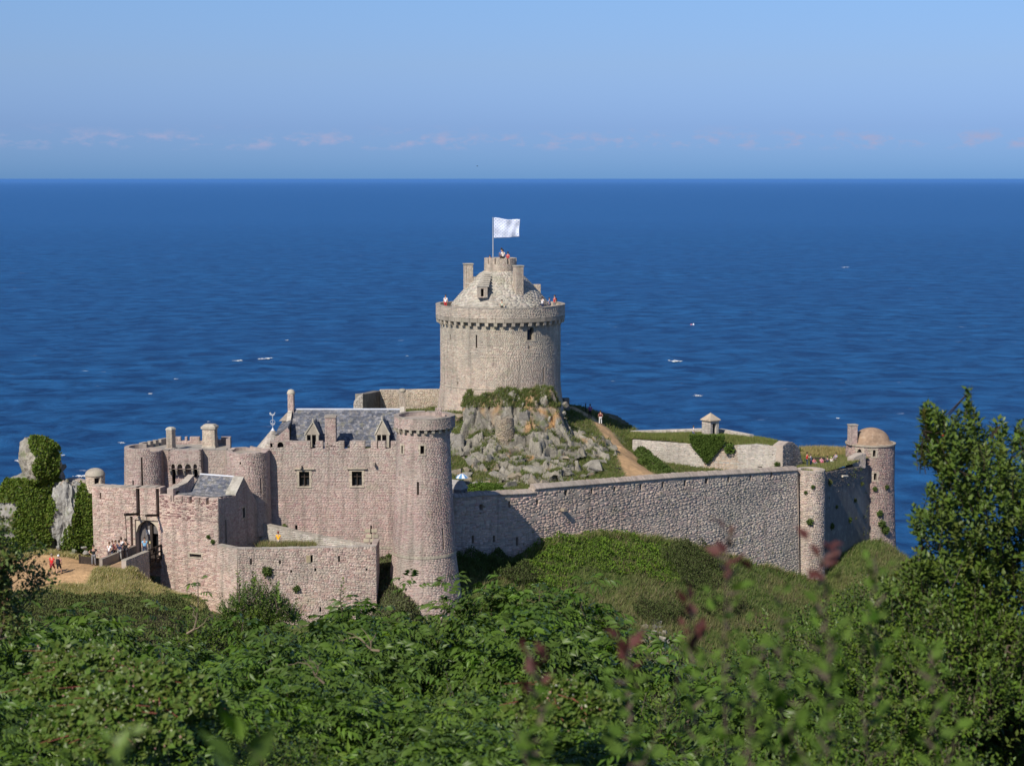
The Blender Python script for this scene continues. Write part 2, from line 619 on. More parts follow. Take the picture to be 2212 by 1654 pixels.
    for i in range(len(sb) - 1):
        for k in range(len(zz) - 1):
            a, b_ = sb[i], sb[i + 1]
            p = [(a, zat(k, a)), (b_, zat(k, b_)), (b_, zat(k + 1, b_)), (a, zat(k + 1, a))]
            if p[2][1] - p[1][1] < 1e-4 and p[3][1] - p[0][1] < 1e-4:
                continue
            zm = (p[0][1] + p[3][1]) / 2
            h = in_hole((a + b_) / 2, zm)
            if h is None:
                mb.add([surf.map(s_, z_, D0) for s_, z_ in p], [(0, 1, 2, 3)], mort)
                if core_back and thick:
                    mb.add([surf.map(s_, z_, -thick) for s_, z_ in p], [(3, 2, 1, 0)], mort)
                if zz[k + 1] is None:
                    mb.add([surf.map(a, top(a), D0), surf.map(b_, top(b_), D0), surf.map(b_, top(b_), -thick), surf.map(a, top(a), -thick)],
                           [(0, 1, 2, 3)], mort)
    for h in holes:
        if h[4] == 'none':
            continue
        dp = thick if h[4] == 'through' else min(0.45, thick)
        h3 = min(h[3], ztop_max)
        a, b_, g0, g1 = h[0], h[1], h[2], h3
        if h[4] == 'through' and h[3] >= top(a) - 0.02:
            g1a, g1b = top(a), top(b_)
            seq = [((a, g0), (a, g1a)), ((b_, g1b), (b_, g0)), ((b_, g0), (a, g0))]
        else:
            seq = [((a, g0), (a, g1)), ((b_, g1), (b_, g0)), ((b_, g0), (a, g0)), ((a, g1), (b_, g1))]
        for (p0, p1) in seq:
            mb.add([surf.map(*p0, D0), surf.map(*p1, D0), surf.map(*p1, -dp), surf.map(*p0, -dp)], [(0, 1, 2, 3)], mort)
    if end_caps and (not surf.curved or (s1 - s0) < surf.L * 0.98):
        for s_ in (s0, s1):
            mb.add([surf.map(s_, zb, D0), surf.map(s_, top(s_), D0), surf.map(s_, top(s_), -thick), surf.map(s_, zb, -thick)], [(0, 1, 2, 3)], mort)
    mb.build(core_name, M_STONE, parent)
    for h in holes:
        if h[4] in ('slit', 'window', 'arch'):
            dd = min(0.44, thick - 0.02)
            m2 = MB()
            m2.add([surf.map(h[0] - .02, h[2] - .02, -dd), surf.map(h[1] + .02, h[2] - .02, -dd), surf.map(h[1] + .02, h[3] + .02, -dd), surf.map(h[0] - .02, h[3] + .02, -dd),
                    surf.map(h[0] - .02, h[2] - .02, -dd - .1), surf.map(h[1] + .02, h[2] - .02, -dd - .1), surf.map(h[1] + .02, h[3] + .02, -dd - .1), surf.map(h[0] - .02, h[3] + .02, -dd - .1)],
                   [(0, 1, 2, 3), (7, 6, 5, 4), (0, 4, 5, 1), (1, 5, 6, 2), (2, 6, 7, 3), (3, 7, 4, 0)], (0.02, 0.02, 0.02))
            nm = 'arrow_slit' if h[4] == 'slit' else 'window'
            m2.build(nm, M_DARK if h[4] != 'window' else M_GLASS, parent)
    return surf


def hpx(surf, u0, u1, v0, v1, kind='slit', wmin=0.0):
    """an opening given by its edges in the photograph, put on the wall's own surface"""
    uc, vc = (u0 + u1) / 2, (v0 + v1) / 2
    a = surf.inv(u0, vc)[0]; b = surf.inv(u1, vc)[0]
    z1 = surf.inv(uc, v0)[1]; z0 = surf.inv(uc, v1)[1]
    if b - a < wmin:
        m = (a + b) / 2; a, b = m - wmin / 2, m + wmin / 2
    return (a, b, z0, z1, kind)


def block_on(surf, s0, s1, z0, z1, d0, d1, name, parent, col=DRESS, mat=None, jit=0.0):
    """a dressed block set on a wall face between depths d0 and d1 (outwards)"""
    m = MB()
    q = [surf.map(s0, z0, d1), surf.map(s1, z0, d1), surf.map(s1, z0, d0), surf.map(s0, z0, d0),
         surf.map(s0, z1, d1), surf.map(s1, z1, d1), surf.map(s1, z1, d0), surf.map(s0, z1, d0)]
    k = rnd.uniform(0.88, 1.1)
    m.hexa(q, tuple(c * k for c in col))
    return m.build(name, mat or M_STONE, parent)


def frame_on(surf, h, parent, w=0.16, d=0.07, lintel=True, sill=True, jambs=True, split=2, col=DRESS):
    s0, s1, z0, z1 = h[:4]
    if jambs:
        for k in range(split):
            a = z0 + (z1 - z0) * k / split + 0.008; b = z0 + (z1 - z0) * (k + 1) / split - 0.008
            ww = w * (1.5 if k % 2 else 1.0)
            block_on(surf, s0 - ww, s0, a, b, -0.2, d, 'jamb_stone', parent, col)
            block_on(surf, s1, s1 + ww, a, b, -0.2, d, 'jamb_stone', parent, col)
    if lintel:
        block_on(surf, s0 - w * 1.3, s1 + w * 1.3, z1, z1 + w * 1.25, -0.2, d + 0.01, 'lintel', parent, col)
    if sill:
        block_on(surf, s0 - w * 1.2, s1 + w * 1.2, z0 - w * 0.8, z0, -0.2, d + 0.03, 'sill', parent, col)


def coping(surf, s0, s1, top, parent, w=0.25, h=0.12, over=0.08, thick=0.8, step=0.6, col=(0.40, 0.35, 0.30), seed=3, name='coping_stone', join=False):
    r = random.Random(seed)
    s = s0
    if not callable(top):
        tz = top; top = lambda q: tz
    m = MB()
    while s < s1 - 0.05:
        l = min(r.uniform(0.7, 1.3) * step, s1 - s)
        if s1 - (s + l) < 0.15: l = s1 - s
        a, b = s + 0.008, s + l - 0.008
        dz = r.uniform(-0.02, 0.03)
        k = r.uniform(0.85, 1.12)
        q = []
        for zz in (0.004, h + dz):
            q += [surf.map(a, top(a) + zz, over), surf.map(b, top(b) + zz, over), surf.map(b, top(b) + zz, -thick - over * 0.5), surf.map(a, top(a) + zz, -thick - over * 0.5)]
        cc = tuple(x * k for x in col)
        if join:
            m.hexa(q, cc)
        else:
            MB().hexa(q, cc).build(name, M_STONE, parent)
        s += l
    if join:
        stuff(m.build(name + 's', M_STONE, parent))


# crop-pixel converters used while reading the photograph
def c1(a, b): return a / 3.4713, 816.7 + b / 3.4713
def c2(a, b): return 476.4 + a / 3.0378, 816.7 + b / 3.0378
def c3(a, b): return 884.8 + a / 3.4718, 442.4 + b / 3.4718
def c4(a, b): return 918.8 + a / 4.0495, 803.1 + b / 4.0495
def c5(a, b): return 1361.2 + a / 3.6112, 850.8 + b / 3.6112
def c6(a, b): return 170.2 + a / 5.4005, 986.9 + b / 5.4005
def c8(a, b): return 258.6 + a / 6.5, 905.2 + b / 6.5
def c9(a, b): return 571.7 + a / 7.066, 830.3 + b / 7.066


def hc(surf, cf, a0, a1, b0, b1, kind='slit'):
    u0, v0 = cf(a0, b0); u1, v1 = cf(a1, b1)
    return hpx(surf, u0, u1, v0, v1, kind, 0.15)


def topline(surf, pts):
    """top edge of a wall through points of the photograph -> height as a function of s, and its kinks"""
    q = sorted(surf.inv(u, v) for u, v in pts)
    xs = [a for a, _ in q]; zs = [b for _, b in q]
    return (lambda s: float(np.interp(s, xs, zs))), xs


def masonry_box(parent, c, wx, wy, zb, zt, rz, pal, seed=1, faces='FLR', course=(0.14, 0.2), length=(0.22, 0.45), relief=0.03, nparts=0, holes=None):
    """four-sided stone block (chimney, pier); c = centre, rz = turn about the vertical"""
    co, si = math.cos(rz), math.sin(rz)
    def w(x, y): return np.array([c[0] + x * co - y * si, c[1] + x * si + y * co])
    a, b = wx / 2, wy / 2
    K = {'F': (w(-a, -b), w(a, -b)), 'R': (w(a, -b), w(a, b)), 'L': (w(-a, b), w(-a, -b)), 'B': (w(a, b), w(-a, b))}
    th = 0.46 if holes else 0.08
    out = {}
    for i, fce in enumerate(faces):
        s = Plane(*K[fce])
        out[fce] = s
        masonry(parent, s, zb, zt, pal, course=course, length=length, relief=relief, jitter=0.008, seed=seed + i * 7, thick=th,
                core_back=False, end_caps=False, nparts=nparts, holes=(holes or {}).get(fce, ()))
    e = 0.012 if not holes else min(0.47, (min(wx, wy) - 0.1) / 2 - 0.02)
    if holes:
        MB().box((c[0], c[1], zt - 0.04), (wx - .04, wy - .04, 0.06), rz, pal[1]).build('ceiling_slab', M_STONE, parent)
    MB().box((c[0], c[1], (zb + zt) / 2), (wx - 2 * e - 0.02, wy - 2 * e - 0.02, zt - zb - 0.02), rz, pal[1]).build('inner_core', M_STONE, parent)
    return out


def arch_head(surf, h, parent, hgt=None, pointed=False, n=8, name='arch_stone', d0=-0.42, d1=0.0, col=DRESS):
    """fills the corners above an arch so that the opening gets a round or pointed head"""
    s0, s1, z0, z1 = h[:4]
    m, r = (s0 + s1) / 2, (s1 - s0) / 2
    hh = hgt or r
    pts = []
    for k in range(n + 1):
        t = k / n
        x = -1 + 2 * t
        if pointed:
            y = math.sqrt(max(0, 1 - (abs(x) * 0.9 + 0.1 * abs(x) ** 2) ** 1.6)) * (0.86) + 0.14 * (1 - abs(x))
        else:
            y = math.sqrt(max(0, 1 - x * x))
        pts.append((m + x * r, z1 - hh + y * hh))
    mb = MB()
    for k in range(n):
        (a, za), (b, zb_) = pts[k], pts[k + 1]
        q = [surf.map(a, za, d1), surf.map(b, zb_, d1), surf.map(b, zb_, d0), surf.map(a, za, d0),
             surf.map(a, z1 + 0.01, d1), surf.map(b, z1 + 0.01, d1), surf.map(b, z1 + 0.01, d0), surf.map(a, z1 + 0.01, d0)]
        mb.hexa(q, vary(col, .85, 1.1))
    return mb.build(name, M_STONE, parent)


def corbels(parent, cyl, n, r_in, r_mid, r_out, z0, zm, z1, arange, wid=0.42, col=DRESS):
    a0, a1 = arange
    for k in range(n):
        a = -math.pi + 2 * math.pi * (k + 0.5) / n
        if not (a0 < a < a1):
            continue
        mb = MB()
        cc = vary(col, .72, 1.12)
        da = wid / 2 / r_out
        for (ra, rb, za, zb_) in ((r_in, r_mid, z0, zm), (r_in, r_out, zm + 0.012, z1)):
            q = []
            for zz, rr in ((za, rb * 0.5 + ra * 0.5 if za == z0 else rb - 0.04), (zb_, rb)):
                for (aa, r_) in ((a - da, rr), (a + da, rr), (a + da, ra), (a - da, ra)):
                    q.append((cyl.c[0] + r_ * math.sin(aa), cyl.c[1] - r_ * math.cos(aa), zz))
            mb.hexa(q, cc)
        mb.build('corbel', M_STONE, parent)


def ring(parent, c, r0, r1, z0, z1, col, name, n=64, mat=None):
    mb = MB()
    vs, fs = [], []
    for k in range(n):
        t = 2 * math.pi * k / n
        for (r_, zz) in ((r0, z0), (r1, z0), (r1, z1), (r0, z1)):
            vs.append((c[0] + r_ * math.sin(t), c[1] - r_ * math.cos(t), zz))
    for k in range(n):
        a, b = k * 4, ((k + 1) % n) * 4
        for i in range(4):
            j = (i + 1) % 4
            fs.append((a + i, a + j, b + j, b + i))
    mb.add(vs, fs, col)
    return mb.build(name, mat or M_STONE, parent)


def slates(parent, A, B, C, D, pal, row=0.22, wid=(0.2, 0.42), seed=5, name='slates', thick=0.025):
    """roof slope A-B (eave, left to right) up to D-C (ridge): a deck plus rows of lapped slates as one joined mesh"""
    A, B, C, D = [np.array(p, float) for p in (A, B, C, D)]
    nrm = np.cross(B - A, D - A); nrm /= np.linalg.norm(nrm)
    if nrm[2] < 0: nrm = -nrm
    r = random.Random(seed)
    mb0 = MB()
    lo = -nrm * 0.12
    mb0.hexa([A + lo, B + lo, C + lo, D + lo, A, B, C, D], (0.12, 0.12, 0.13))
    mb0.build('roof_deck', M_SLATE, parent)
    mb = MB()
    H = (np.linalg.norm(D - A) + np.linalg.norm(C - B)) / 2
    rows = int(H / row)
    for k in range(rows):
        t0, t1 = k / rows, min(1, (k + 1.25) / rows)
        L0, R0 = A + (D - A) * t0, B + (C - B) * t0
        L1, R1 = A + (D - A) * t1, B + (C - B) * t1
        W = np.linalg.norm(R0 - L0)
        x = -r.random() * wid[0]
        while x < W:
            w = r.uniform(*wid)
            a, b = max(0, x + 0.006) / W, min(W, x + w - 0.006) / W
            x += w
            if b - a < 0.02 / W: continue
            col = vary(r.choice(pal), .75, 1.3, r)
            u0 = nrm * (thick * r.uniform(1.2, 2.0)); u1 = nrm * 0.008
            e = r.uniform(-0.02, 0.01)
            dn = (L0 - L1) / np.linalg.norm(L0 - L1) * e
            p = [L0 + (R0 - L0) * a + dn, L0 + (R0 - L0) * b + dn, L1 + (R1 - L1) * b, L1 + (R1 - L1) * a]
            mb.hexa([p[0], p[1], p[2], p[3], p[0] + u0, p[1] + u0, p[2] + u1, p[3] + u1], col)
    return stuff(mb.build(name, M_SLATE, parent))


SLATE_PAL = [(0.17, 0.18, 0.21), (0.14, 0.15, 0.18), (0.22, 0.22, 0.24), (0.19, 0.19, 0.20), (0.12, 0.13, 0.16), (0.26, 0.25, 0.25)]

# ================================================================== 1. the keep
kc = P(1081, 780, 204); kc = (kc[0], 204.0)
zA, zB = Z(825, 204), Z(890, 204)
keep = thing('keep_tower', 'great round stone keep with stone cone roof, flying the white flag', 'tower', (kc[0], kc[1], Z(905, 204)))
kr = lambda z: 7.21 + np.maximum(0, zA - z) * (7.66 - 7.21) / (zA - zB)
KB = Cyl(kc, kr, 7.21)
kholes = [hc(KB, c3, 880, 930, 920, 1014, 'window'), hc(KB, c3, 496, 507, 975, 1074), hc(KB, c3, 303, 309, 975, 1012),
          hc(KB, c3, 893, 902, 1060, 1080), hc(KB, c3, 1002, 1006, 1222, 1330), hc(KB, c3, 540, 546, 1028, 1036), hc(KB, c3, 359, 365, 1325, 1350)]


def keep_pal(Q, ci, R):
    t = np.clip((Q[:, 2] - Z(770, 204)) / 4.0, -1, 1)[:, None]      # greyer courses high up, pinker low down
    return ci * (1 + t * np.array([-0.03, 0.015, 0.0]))


kb_top = Z(688, 204)
hl = KB.L / 2
masonry(keep, KB, zB - 5, kb_top, KEEP, s0=-hl, s1=hl, zs=zB - 2.5, holes=kholes, seed=21, thick=1.2, nparts=300, relief=0.05, jitter=0.022,
        bands=[(zB - 2.5, zA, (0.15, 0.2), (0.3, 0.6)), (zA, Z(760, 204), (0.14, 0.22), (0.2, 0.5)), (Z(760, 204), Z(735, 204), (0.2, 0.3), (0.25, 0.5)), (Z(735, 204), kb_top, (0.16, 0.22), (0.22, 0.42))],
        zextra=list(np.linspace(zB - 5, zA, 5)), palf=keep_pal, srange=(-hl * 0.66, hl * 0.66))
frame_on(KB, kholes[0], keep, w=0.22, d=0.06, split=3)
for k in range(40):   # string course where the wall starts to spread
    a = -1.9 + k * 0.095
    block_on(KB, a * 7.21 + 0.01, (a + 0.095) * 7.21 - 0.01, zA - 0.09, zA + 0.06, -0.1, 0.07, 'string_course_stone', keep, col=(0.5, 0.43, 0.34))
# parapet on corbels
RP = 7.74
KP = Cyl(kc, RP)
zp1, zp0 = Z(657, 204), Z(678, 204)
hlp = KP.L / 2
masonry(keep, KP, zp0, zp1, KEEP, s0=-hlp, s1=hlp, seed=22, thick=0.45, course=(0.2, 0.26), length=(0.3, 0.6), nparts=60, srange=(-hlp * 0.66, hlp * 0.66), core_name='parapet_core')
coping(KP, -hlp * 0.66, hlp * 0.66, zp1, keep, h=0.08, over=0.05, thick=0.45, step=0.9, seed=4)
n = 46
for k in range(n):   # dressed lintel stones over the gaps between the corbels
    a = -math.pi + 2 * math.pi * k / n
    if abs(a) < 2.1:
        da = math.pi / n
        MBk = MB()
        q = []
        for zz in (Z(686, 204), zp0 - 0.01):
            for (aa, r_) in ((a - da + .002, RP + 0.02), (a + da - .002, RP + 0.02), (a + da - .002, RP - 0.35), (a - da + .002, RP - 0.35)):
                q.append((kc[0] + r_ * math.sin(aa), kc[1] - r_ * math.cos(aa), zz))
        kk = rnd.uniform(0.7, 1.15)
        MBk.hexa(q, (0.42 * kk, 0.36 * kk, 0.28 * kk)).build('lintel_stone', M_STONE, keep)
corbels(keep, KB, n, 6.9, 7.45, RP - 0.02, Z(702, 204), Z(694, 204), Z(686, 204) - 0.01, (-2.1, 2.1), wid=0.40)
ring(keep, kc, 6.0, 7.32, kb_top - 0.02, kb_top + 0.25, KEEP[1], 'wall_head')
zwalk = zp1 - 0.55
ring(keep, kc, 4.0, RP - 0.3, zwalk - 0.2, zwalk, (0.4, 0.36, 0.3), 'wall_walk')
# stone-slab roof, a cone with a slight belly
vz = [(657, 6.0), (655, 5.85), (637, 5.0), (618, 4.05), (601, 3.15), (590, 2.5), (585, 1.95)]
zr = np.array([Z(v, 204) for v, _ in vz]); rr_ = np.array([r for _, r in vz])
zr[0] = zwalk
KRf = Cyl(kc, lambda z: np.interp(z, zr, rr_), 4.0)
hlr = KRf.L / 2
ROOFP = ([(0.58, 0.53, 0.45), (0.54, 0.50, 0.42), (0.61, 0.56, 0.47), (0.50, 0.46, 0.39), (0.54, 0.47, 0.39)], (0.36, 0.33, 0.28))
masonry(keep, KRf, zwalk, zr[-1], ROOFP, s0=-hlr, s1=hlr, seed=23, thick=0.3, course=(0.20, 0.25), length=(0.35, 0.9), relief=0.07, jitter=0.002, nparts=0,
        zextra=list(zr[1:-1]), core_name='roof_core', core_back=False, vary=0.05, rough=0.01, gap=0.002)
# look-out turret on top of the roof
KT = Cyl(kc, 1.93)
hlt = KT.L / 2
zt1, zt0, ztc = Z(557, 204), Z(588, 204), Z(569.5, 204)
th = [hc(KT, c3, 638, 646, 395, 432, 'through'), hc(KT, c3, 733, 748, 395, 432, 'through'), (-3.2, -2.7, ztc, zt1 + .1, 'through'), (2.5, 2.9, ztc, zt1 + .1, 'through'),
      (-5.2, -4.8, ztc, zt1 + .1, 'through'), (4.6, 5.1, ztc, zt1 + .1, 'through'), hc(KT, c3, 588, 594, 398, 432, 'through')]
th = [(h[0], h[1], ztc, zt1 + 0.2, 'through') for h in th]
masonry(keep, KT, zt0 - 0.3, zt1, KEEP, s0=-hlt, s1=hlt, seed=24, thick=0.35, holes=th, course=(0.13, 0.18), length=(0.2, 0.4), nparts=0, core_name='turret_core', relief=0.035)
ring(keep, kc, 0.05, 1.6, ztc - 0.25, ztc - 0.15, (0.35, 0.32, 0.28), 'turret_floor', 24)
for a in np.linspace(-1.3, 1.3, 9):
    block_on(KT, a * 1.93 - 0.06, a * 1.93 + 0.06, Z(587, 204), Z(584.5, 204), -0.1, 0.16, 'drip_stone', keep)
# chimneys and dormer of the keep
pL = P(1011.5, 600, 203.2)
masonry_box(keep, pL, 0.98, 0.9, Z(630, 203.2), Z(571, 203.2), 0.25, KEEP, 31)
MB().box((pL[0], pL[1], Z(571, 203.2) + 0.06), (1.12, 1.04, 0.12), 0.25, (0.5, 0.45, 0.36)).build('chimney_cap', M_STONE, keep)
MB().box((pL[0] + .35, pL[1] + .1, Z(606, 203.2)), (1.7, 1.0, 0.9), 0.25, (0.5, 0.45, 0.38), taper=0.75).build('chimney_foot', M_STONE, keep)
pR = P(1119.5, 600, 200.3)
masonry_box(keep, pR, 0.98, 0.95, Z(640, 200.3), Z(575.5, 200.3), 0.33, KEEP, 32)
MB().box((pR[0], pR[1], Z(575.5, 200.3) + 0.06), (1.12, 1.09, 0.14), 0.33, (0.46, 0.42, 0.34)).build('chimney_cap', M_STONE, keep)
pF = P(1160.5, 625, 204.4)
masonry_box(keep, pF, 0.75, 0.9, Z(645, 204.4), Z(614, 204.4), 0.1, KEEP, 33)
pD = P(1041.7, 640, 199.2)
dz0, dz1 = Z(643, 199.0), Z(619.5, 199.0)
DP = Plane((pD[0] - 0.55, 199.0), (pD[0] + 0.55, 199.15))
dh = hc(DP, c3, 533, 553, 640, 686, 'slit')
masonry_box(keep, (pD[0], 199.45), 1.1, 1.6, dz0, dz1, 0.1, KEEP, 35, holes={'F': [(0.33, 0.66, dz0 + 0.15, dz1 - 0.2, 'slit')]})
rb = MB()
for k in range(7):   # stepped stone slabs of the dormer roof climbing back to the turret
    t = k / 6
    yy = 198.62 + t * 3.0
    zz = dz1 + 0.02 + t * (Z(592, 202) - dz1 - 0.1)
    rb.box((pD[0] + 0.06 + t * 0.6, yy + 0.38, zz + 0.08), (1.4 - 0.1 * k, 0.85, 0.15), 0.1, vary((0.56, 0.51, 0.43), .9, 1.1))
rb.build('dormer_roof', M_STONE, keep)

# ================================================================== 2. round corner tower in front
TY = 151.0
tc_ = P(915.5, 1080, TY)
tower = thing('corner_tower', 'tall slender round tower with corbelled parapet, nearest the camera in the middle', 'tower', (tc_[0], TY, Z(1370, TY)))
zt = [Z(v, TY) for v in (1400, 1310, 1212, 1188, 1000, 935)]
tr = [3.95, 3.50, 2.96, 2.84, 2.45, 2.38]
TB = Cyl(tc_, lambda z: np.interp(z, zt, tr), 2.6)
hl = TB.L / 2
th = [hc(TB, c2, 1188, 1200, 443, 493), hc(TB, c2, 1311, 1336, 443, 497), hc(TB, c2, 1288, 1302, 680, 768), hc(TB, c2, 1459, 1465, 985, 1125), hc(TB, c2, 1174, 1180, 605, 640)]


def pinker(Q, ci, R):
    k = np.clip((Z(1110, TY) - np.abs(Q[:, 2] - Z(1110, TY)) * 1.0 - Z(1110, TY)) / 4 + 1, 0, 1)[:, None]
    return ci * (1 + k * np.array([0.04, -0.05, -0.03]))


masonry(tower, TB, zt[0] - 1, zt[-1] + 0.1, PINK, s0=-hl, s1=hl, zs=zt[0], holes=th, seed=41, thick=0.7, nparts=300, zextra=zt[1:-1],
        course=(0.15, 0.23), length=(0.22, 0.5), palf=pinker, srange=(-hl * 0.68, hl * 0.68))
for h in th[:2]:
    frame_on(TB, h, tower, w=0.13, d=0.05, sill=True)
zz_ = Z(1190, TY)
for k in range(26):
    a = -1.7 + k * 0.13
    block_on(TB, a * 2.6 + 0.01, (a + 0.13) * 2.6 - 0.01, zz_ - 0.1, zz_ + 0.12, -0.1, 0.06, 'string_course_stone', tower, col=(0.5, 0.44, 0.34))
RT = 2.72
tc2 = P(917, 900, TY)
TP = Cyl(tc2, RT)
hlp = TP.L / 2
zq1, zq0 = Z(897.5, TY), Z(920.5, TY)
masonry(tower, TP, zq0, zq1, PINK, s0=-hlp, s1=hlp, seed=42, thick=0.4, course=(0.14, 0.2), length=(0.2, 0.45), nparts=30, srange=(-hlp * .68, hlp * .68), core_name='parapet_core', relief=0.035)
coping(TP, -hlp * 0.99, hlp * 0.99, zq1, tower, h=0.07, over=0.03, thick=0.4, step=0.6, seed=5, col=(0.36, 0.31, 0.27))
corbels(tower, TB, 24, 2.2, 2.52, RT - 0.02, Z(934, TY), Z(928, TY), zq0 - 0.01, (-2.3, 2.3), wid=0.26, col=(0.42, 0.37, 0.29))
ring(tower, tc2, 0.1, 2.4, Z(934, TY) + 0.02, Z(925, TY), PINK[1], 'wall_head', 32)
ring(tower, tc2, 0.1, 2.5, zq1 - 0.4, zq1 - 0.3, (0.44, 0.37, 0.32), 'tower_floor', 32)
pp = P(947, 888, 151.4)
masonry_box(tower, pp, 0.5, 0.5, zq1 - 0.9, Z(880.5, 151.4), 0.2, PINK, 44)

# ================================================================== 3. residence between the towers
RY = 156.5
A, B = P(583, 1000, RY), P(857, 1000, RY)
FA = Plane(A, B)
res = thing('castle_residence', 'long stone residence with slate roof, two mullioned windows and dormers', 'building', (A[0], RY, Z(1230, RY)))
ztop, zgap = Z(954.3, RY), Z(969.3, RY)
fh = []
for (a, b) in ((697, 777), (888, 918), (1212, 1300), (1532, 1620), (1718, 1732), (1843, 1925)):
    s0_ = FA.inv(*c9(a, 920))[0]; s1_ = FA.inv(*c9(b, 920))[0]
    fh.append((s0_, s1_, zgap, ztop + 0.3, 'through'))
sl = FA.inv(*c9(75, 920))[0]
w1 = hc(FA, c2, 516, 583, 612, 708, 'window'); w2 = hc(FA, c2, 862, 928, 610, 707, 'window')
arch = hc(FA, c9, 193, 287, 838, 968, 'arch')
arch = (arch[0], arch[1], arch[2], ztop - 0.02, 'arch')
cross = hc(FA, c2, 984, 993, 965, 1095)
fh += [w1, w2, cross, hc(FA, c2, 489, 505, 963, 1003), hc(FA, c9, 84, 120, 882, 965)]
fh[-1] = (fh[-1][0], fh[-1][1], fh[-1][2], ztop - 0.12, 'slit')
fh.append(arch)
masonry(res, FA, Z(1240, RY), ztop, PINK, holes=fh, seed=51, thick=0.5, nparts=300, zs=Z(1215, RY),
        bands=[(Z(1215, RY), Z(1110, RY), (0.16, 0.26), (0.22, 0.5)), (Z(1110, RY), Z(970, RY), (0.15, 0.23), (0.2, 0.5)), (Z(970, RY), ztop, (0.18, 0.22), (0.25, 0.5))],
        palf=lambda Q, ci, R: ci * (1 + np.clip((Z(1060, RY) - Q[:, 2]) / 3, -1, 1)[:, None] * np.array([0.03, -0.05, -0.035])))
coping(FA, sl, fh[0][0], ztop, res, h=0.06, over=0.02, thick=0.5, step=0.7, seed=6, col=(0.42, 0.35, 0.31))
for (a, b) in ((fh[0][1], fh[1][0]), (fh[1][1] + 1.25, fh[2][0]), (fh[2][1], fh[3][0]), (fh[3][1], fh[4][0]), (fh[4][1], fh[5][0]), (fh[5][1], FA.L)):
    coping(FA, a, b, ztop, res, h=0.06, over=0.02, thick=0.5, step=0.7, seed=7, col=(0.42, 0.35, 0.31))
for w in (w1, w2):
    frame_on(FA, w, res, w=0.17, d=0.05, split=4)
    block_on(FA, w[0] - 0.45, w[1] + 0.5, w[3] + 0.22, w[3] + 0.31, -0.1, 0.2, 'drip_mould', res)
    sm, zm = (w[0] + w[1]) / 2, w[2] + (w[3] - w[2]) * 0.62
    block_on(FA, sm - 0.045, sm + 0.045, w[2], w[3], -0.32, -0.2, 'mullion', res, col=(0.1, 0.085, 0.07), mat=M_WOOD)
    block_on(FA, w[0], sm - 0.05, zm - 0.035, zm + 0.035, -0.31, -0.21, 'transom', res, mat=M_WOOD)
    block_on(FA, sm + 0.05, w[1], zm - 0.035, zm + 0.035, -0.31, -0.21, 'transom', res, mat=M_WOOD)
for (cx, z0_, z1_) in ((0, 1000, 1035), (1, 1038, 1066), (-1, 1068, 1095)):   # quoins beside the cross-shaped loophole
    for sgn in (-1, 1):
        s_, z_ = FA.inv(*c2(988 + sgn * (22 + 8 * (cx if sgn > 0 else -cx)), (z0_ + z1_) / 2 - 18))
        block_on(FA, s_ - 0.28, s_ + 0.24, z_ - 0.16, z_ + 0.16, -0.1, 0.06, 'quoin', res, col=(0.55, 0.49, 0.36))
for k in range(5):
    s_, z_ = FA.inv(*c2(1010 + k * 26, 1112))
    block_on(FA, s_, s_ + 0.33, z_ - 0.12, z_ + 0.12, -0.1, 0.06, 'plinth_stone', res, col=(0.5, 0.43, 0.34))
for (a, b) in ((528, 577), (1010, 558)):     # water spouts
    s_, z_ = FA.inv(*c2(a, b))
    block_on(FA, s_ - 0.09, s_ + 0.09, z_ - 0.13, z_ + 0.1, -0.1, 0.5, 'water_spout', res, col=(0.36, 0.30, 0.25))
arch_head(FA, arch, res, hgt=0.24)
# slate roof
eY, rY = 158.0, 162.0
eZ, rZ = Z(955, eY), Z(884.5, rY)
eL, eR = P(626, 955, eY), P(862, 955, eY)
rL, rR = P(632, 884.5, rY), P(867, 884.5, rY)
slates(res, (eL[0], eY, eZ - 0.4), (eR[0], eY, eZ - 0.4), (rR[0], rY, rZ), (rL[0], rY, rZ), SLATE_PAL, row=0.2, wid=(0.15, 0.34), seed=8)
slates(res, (eL[0], rY + 4.2, eZ - 0.6), (eR[0], rY + 4.2, eZ - 0.6), (rR[0], rY + 0.02, rZ), (rL[0], rY + 0.02, rZ), SLATE_PAL, row=0.5, wid=(0.8, 1.4), seed=9)
MB().box(((rL[0] + rR[0]) / 2 + .05, rY, rZ + 0.05), (rR[0] - rL[0] - 0.1, 0.22, 0.12), 0, (0.7, 0.7, 0.72)).build('ridge_capping', M_LEAD, res)
MB().box((rR[0], rY, rZ - 0.25), (0.28, 0.4, 0.8), 0, (0.5, 0.5, 0.48)).build('ridge_end_stone', M_STONE, res)
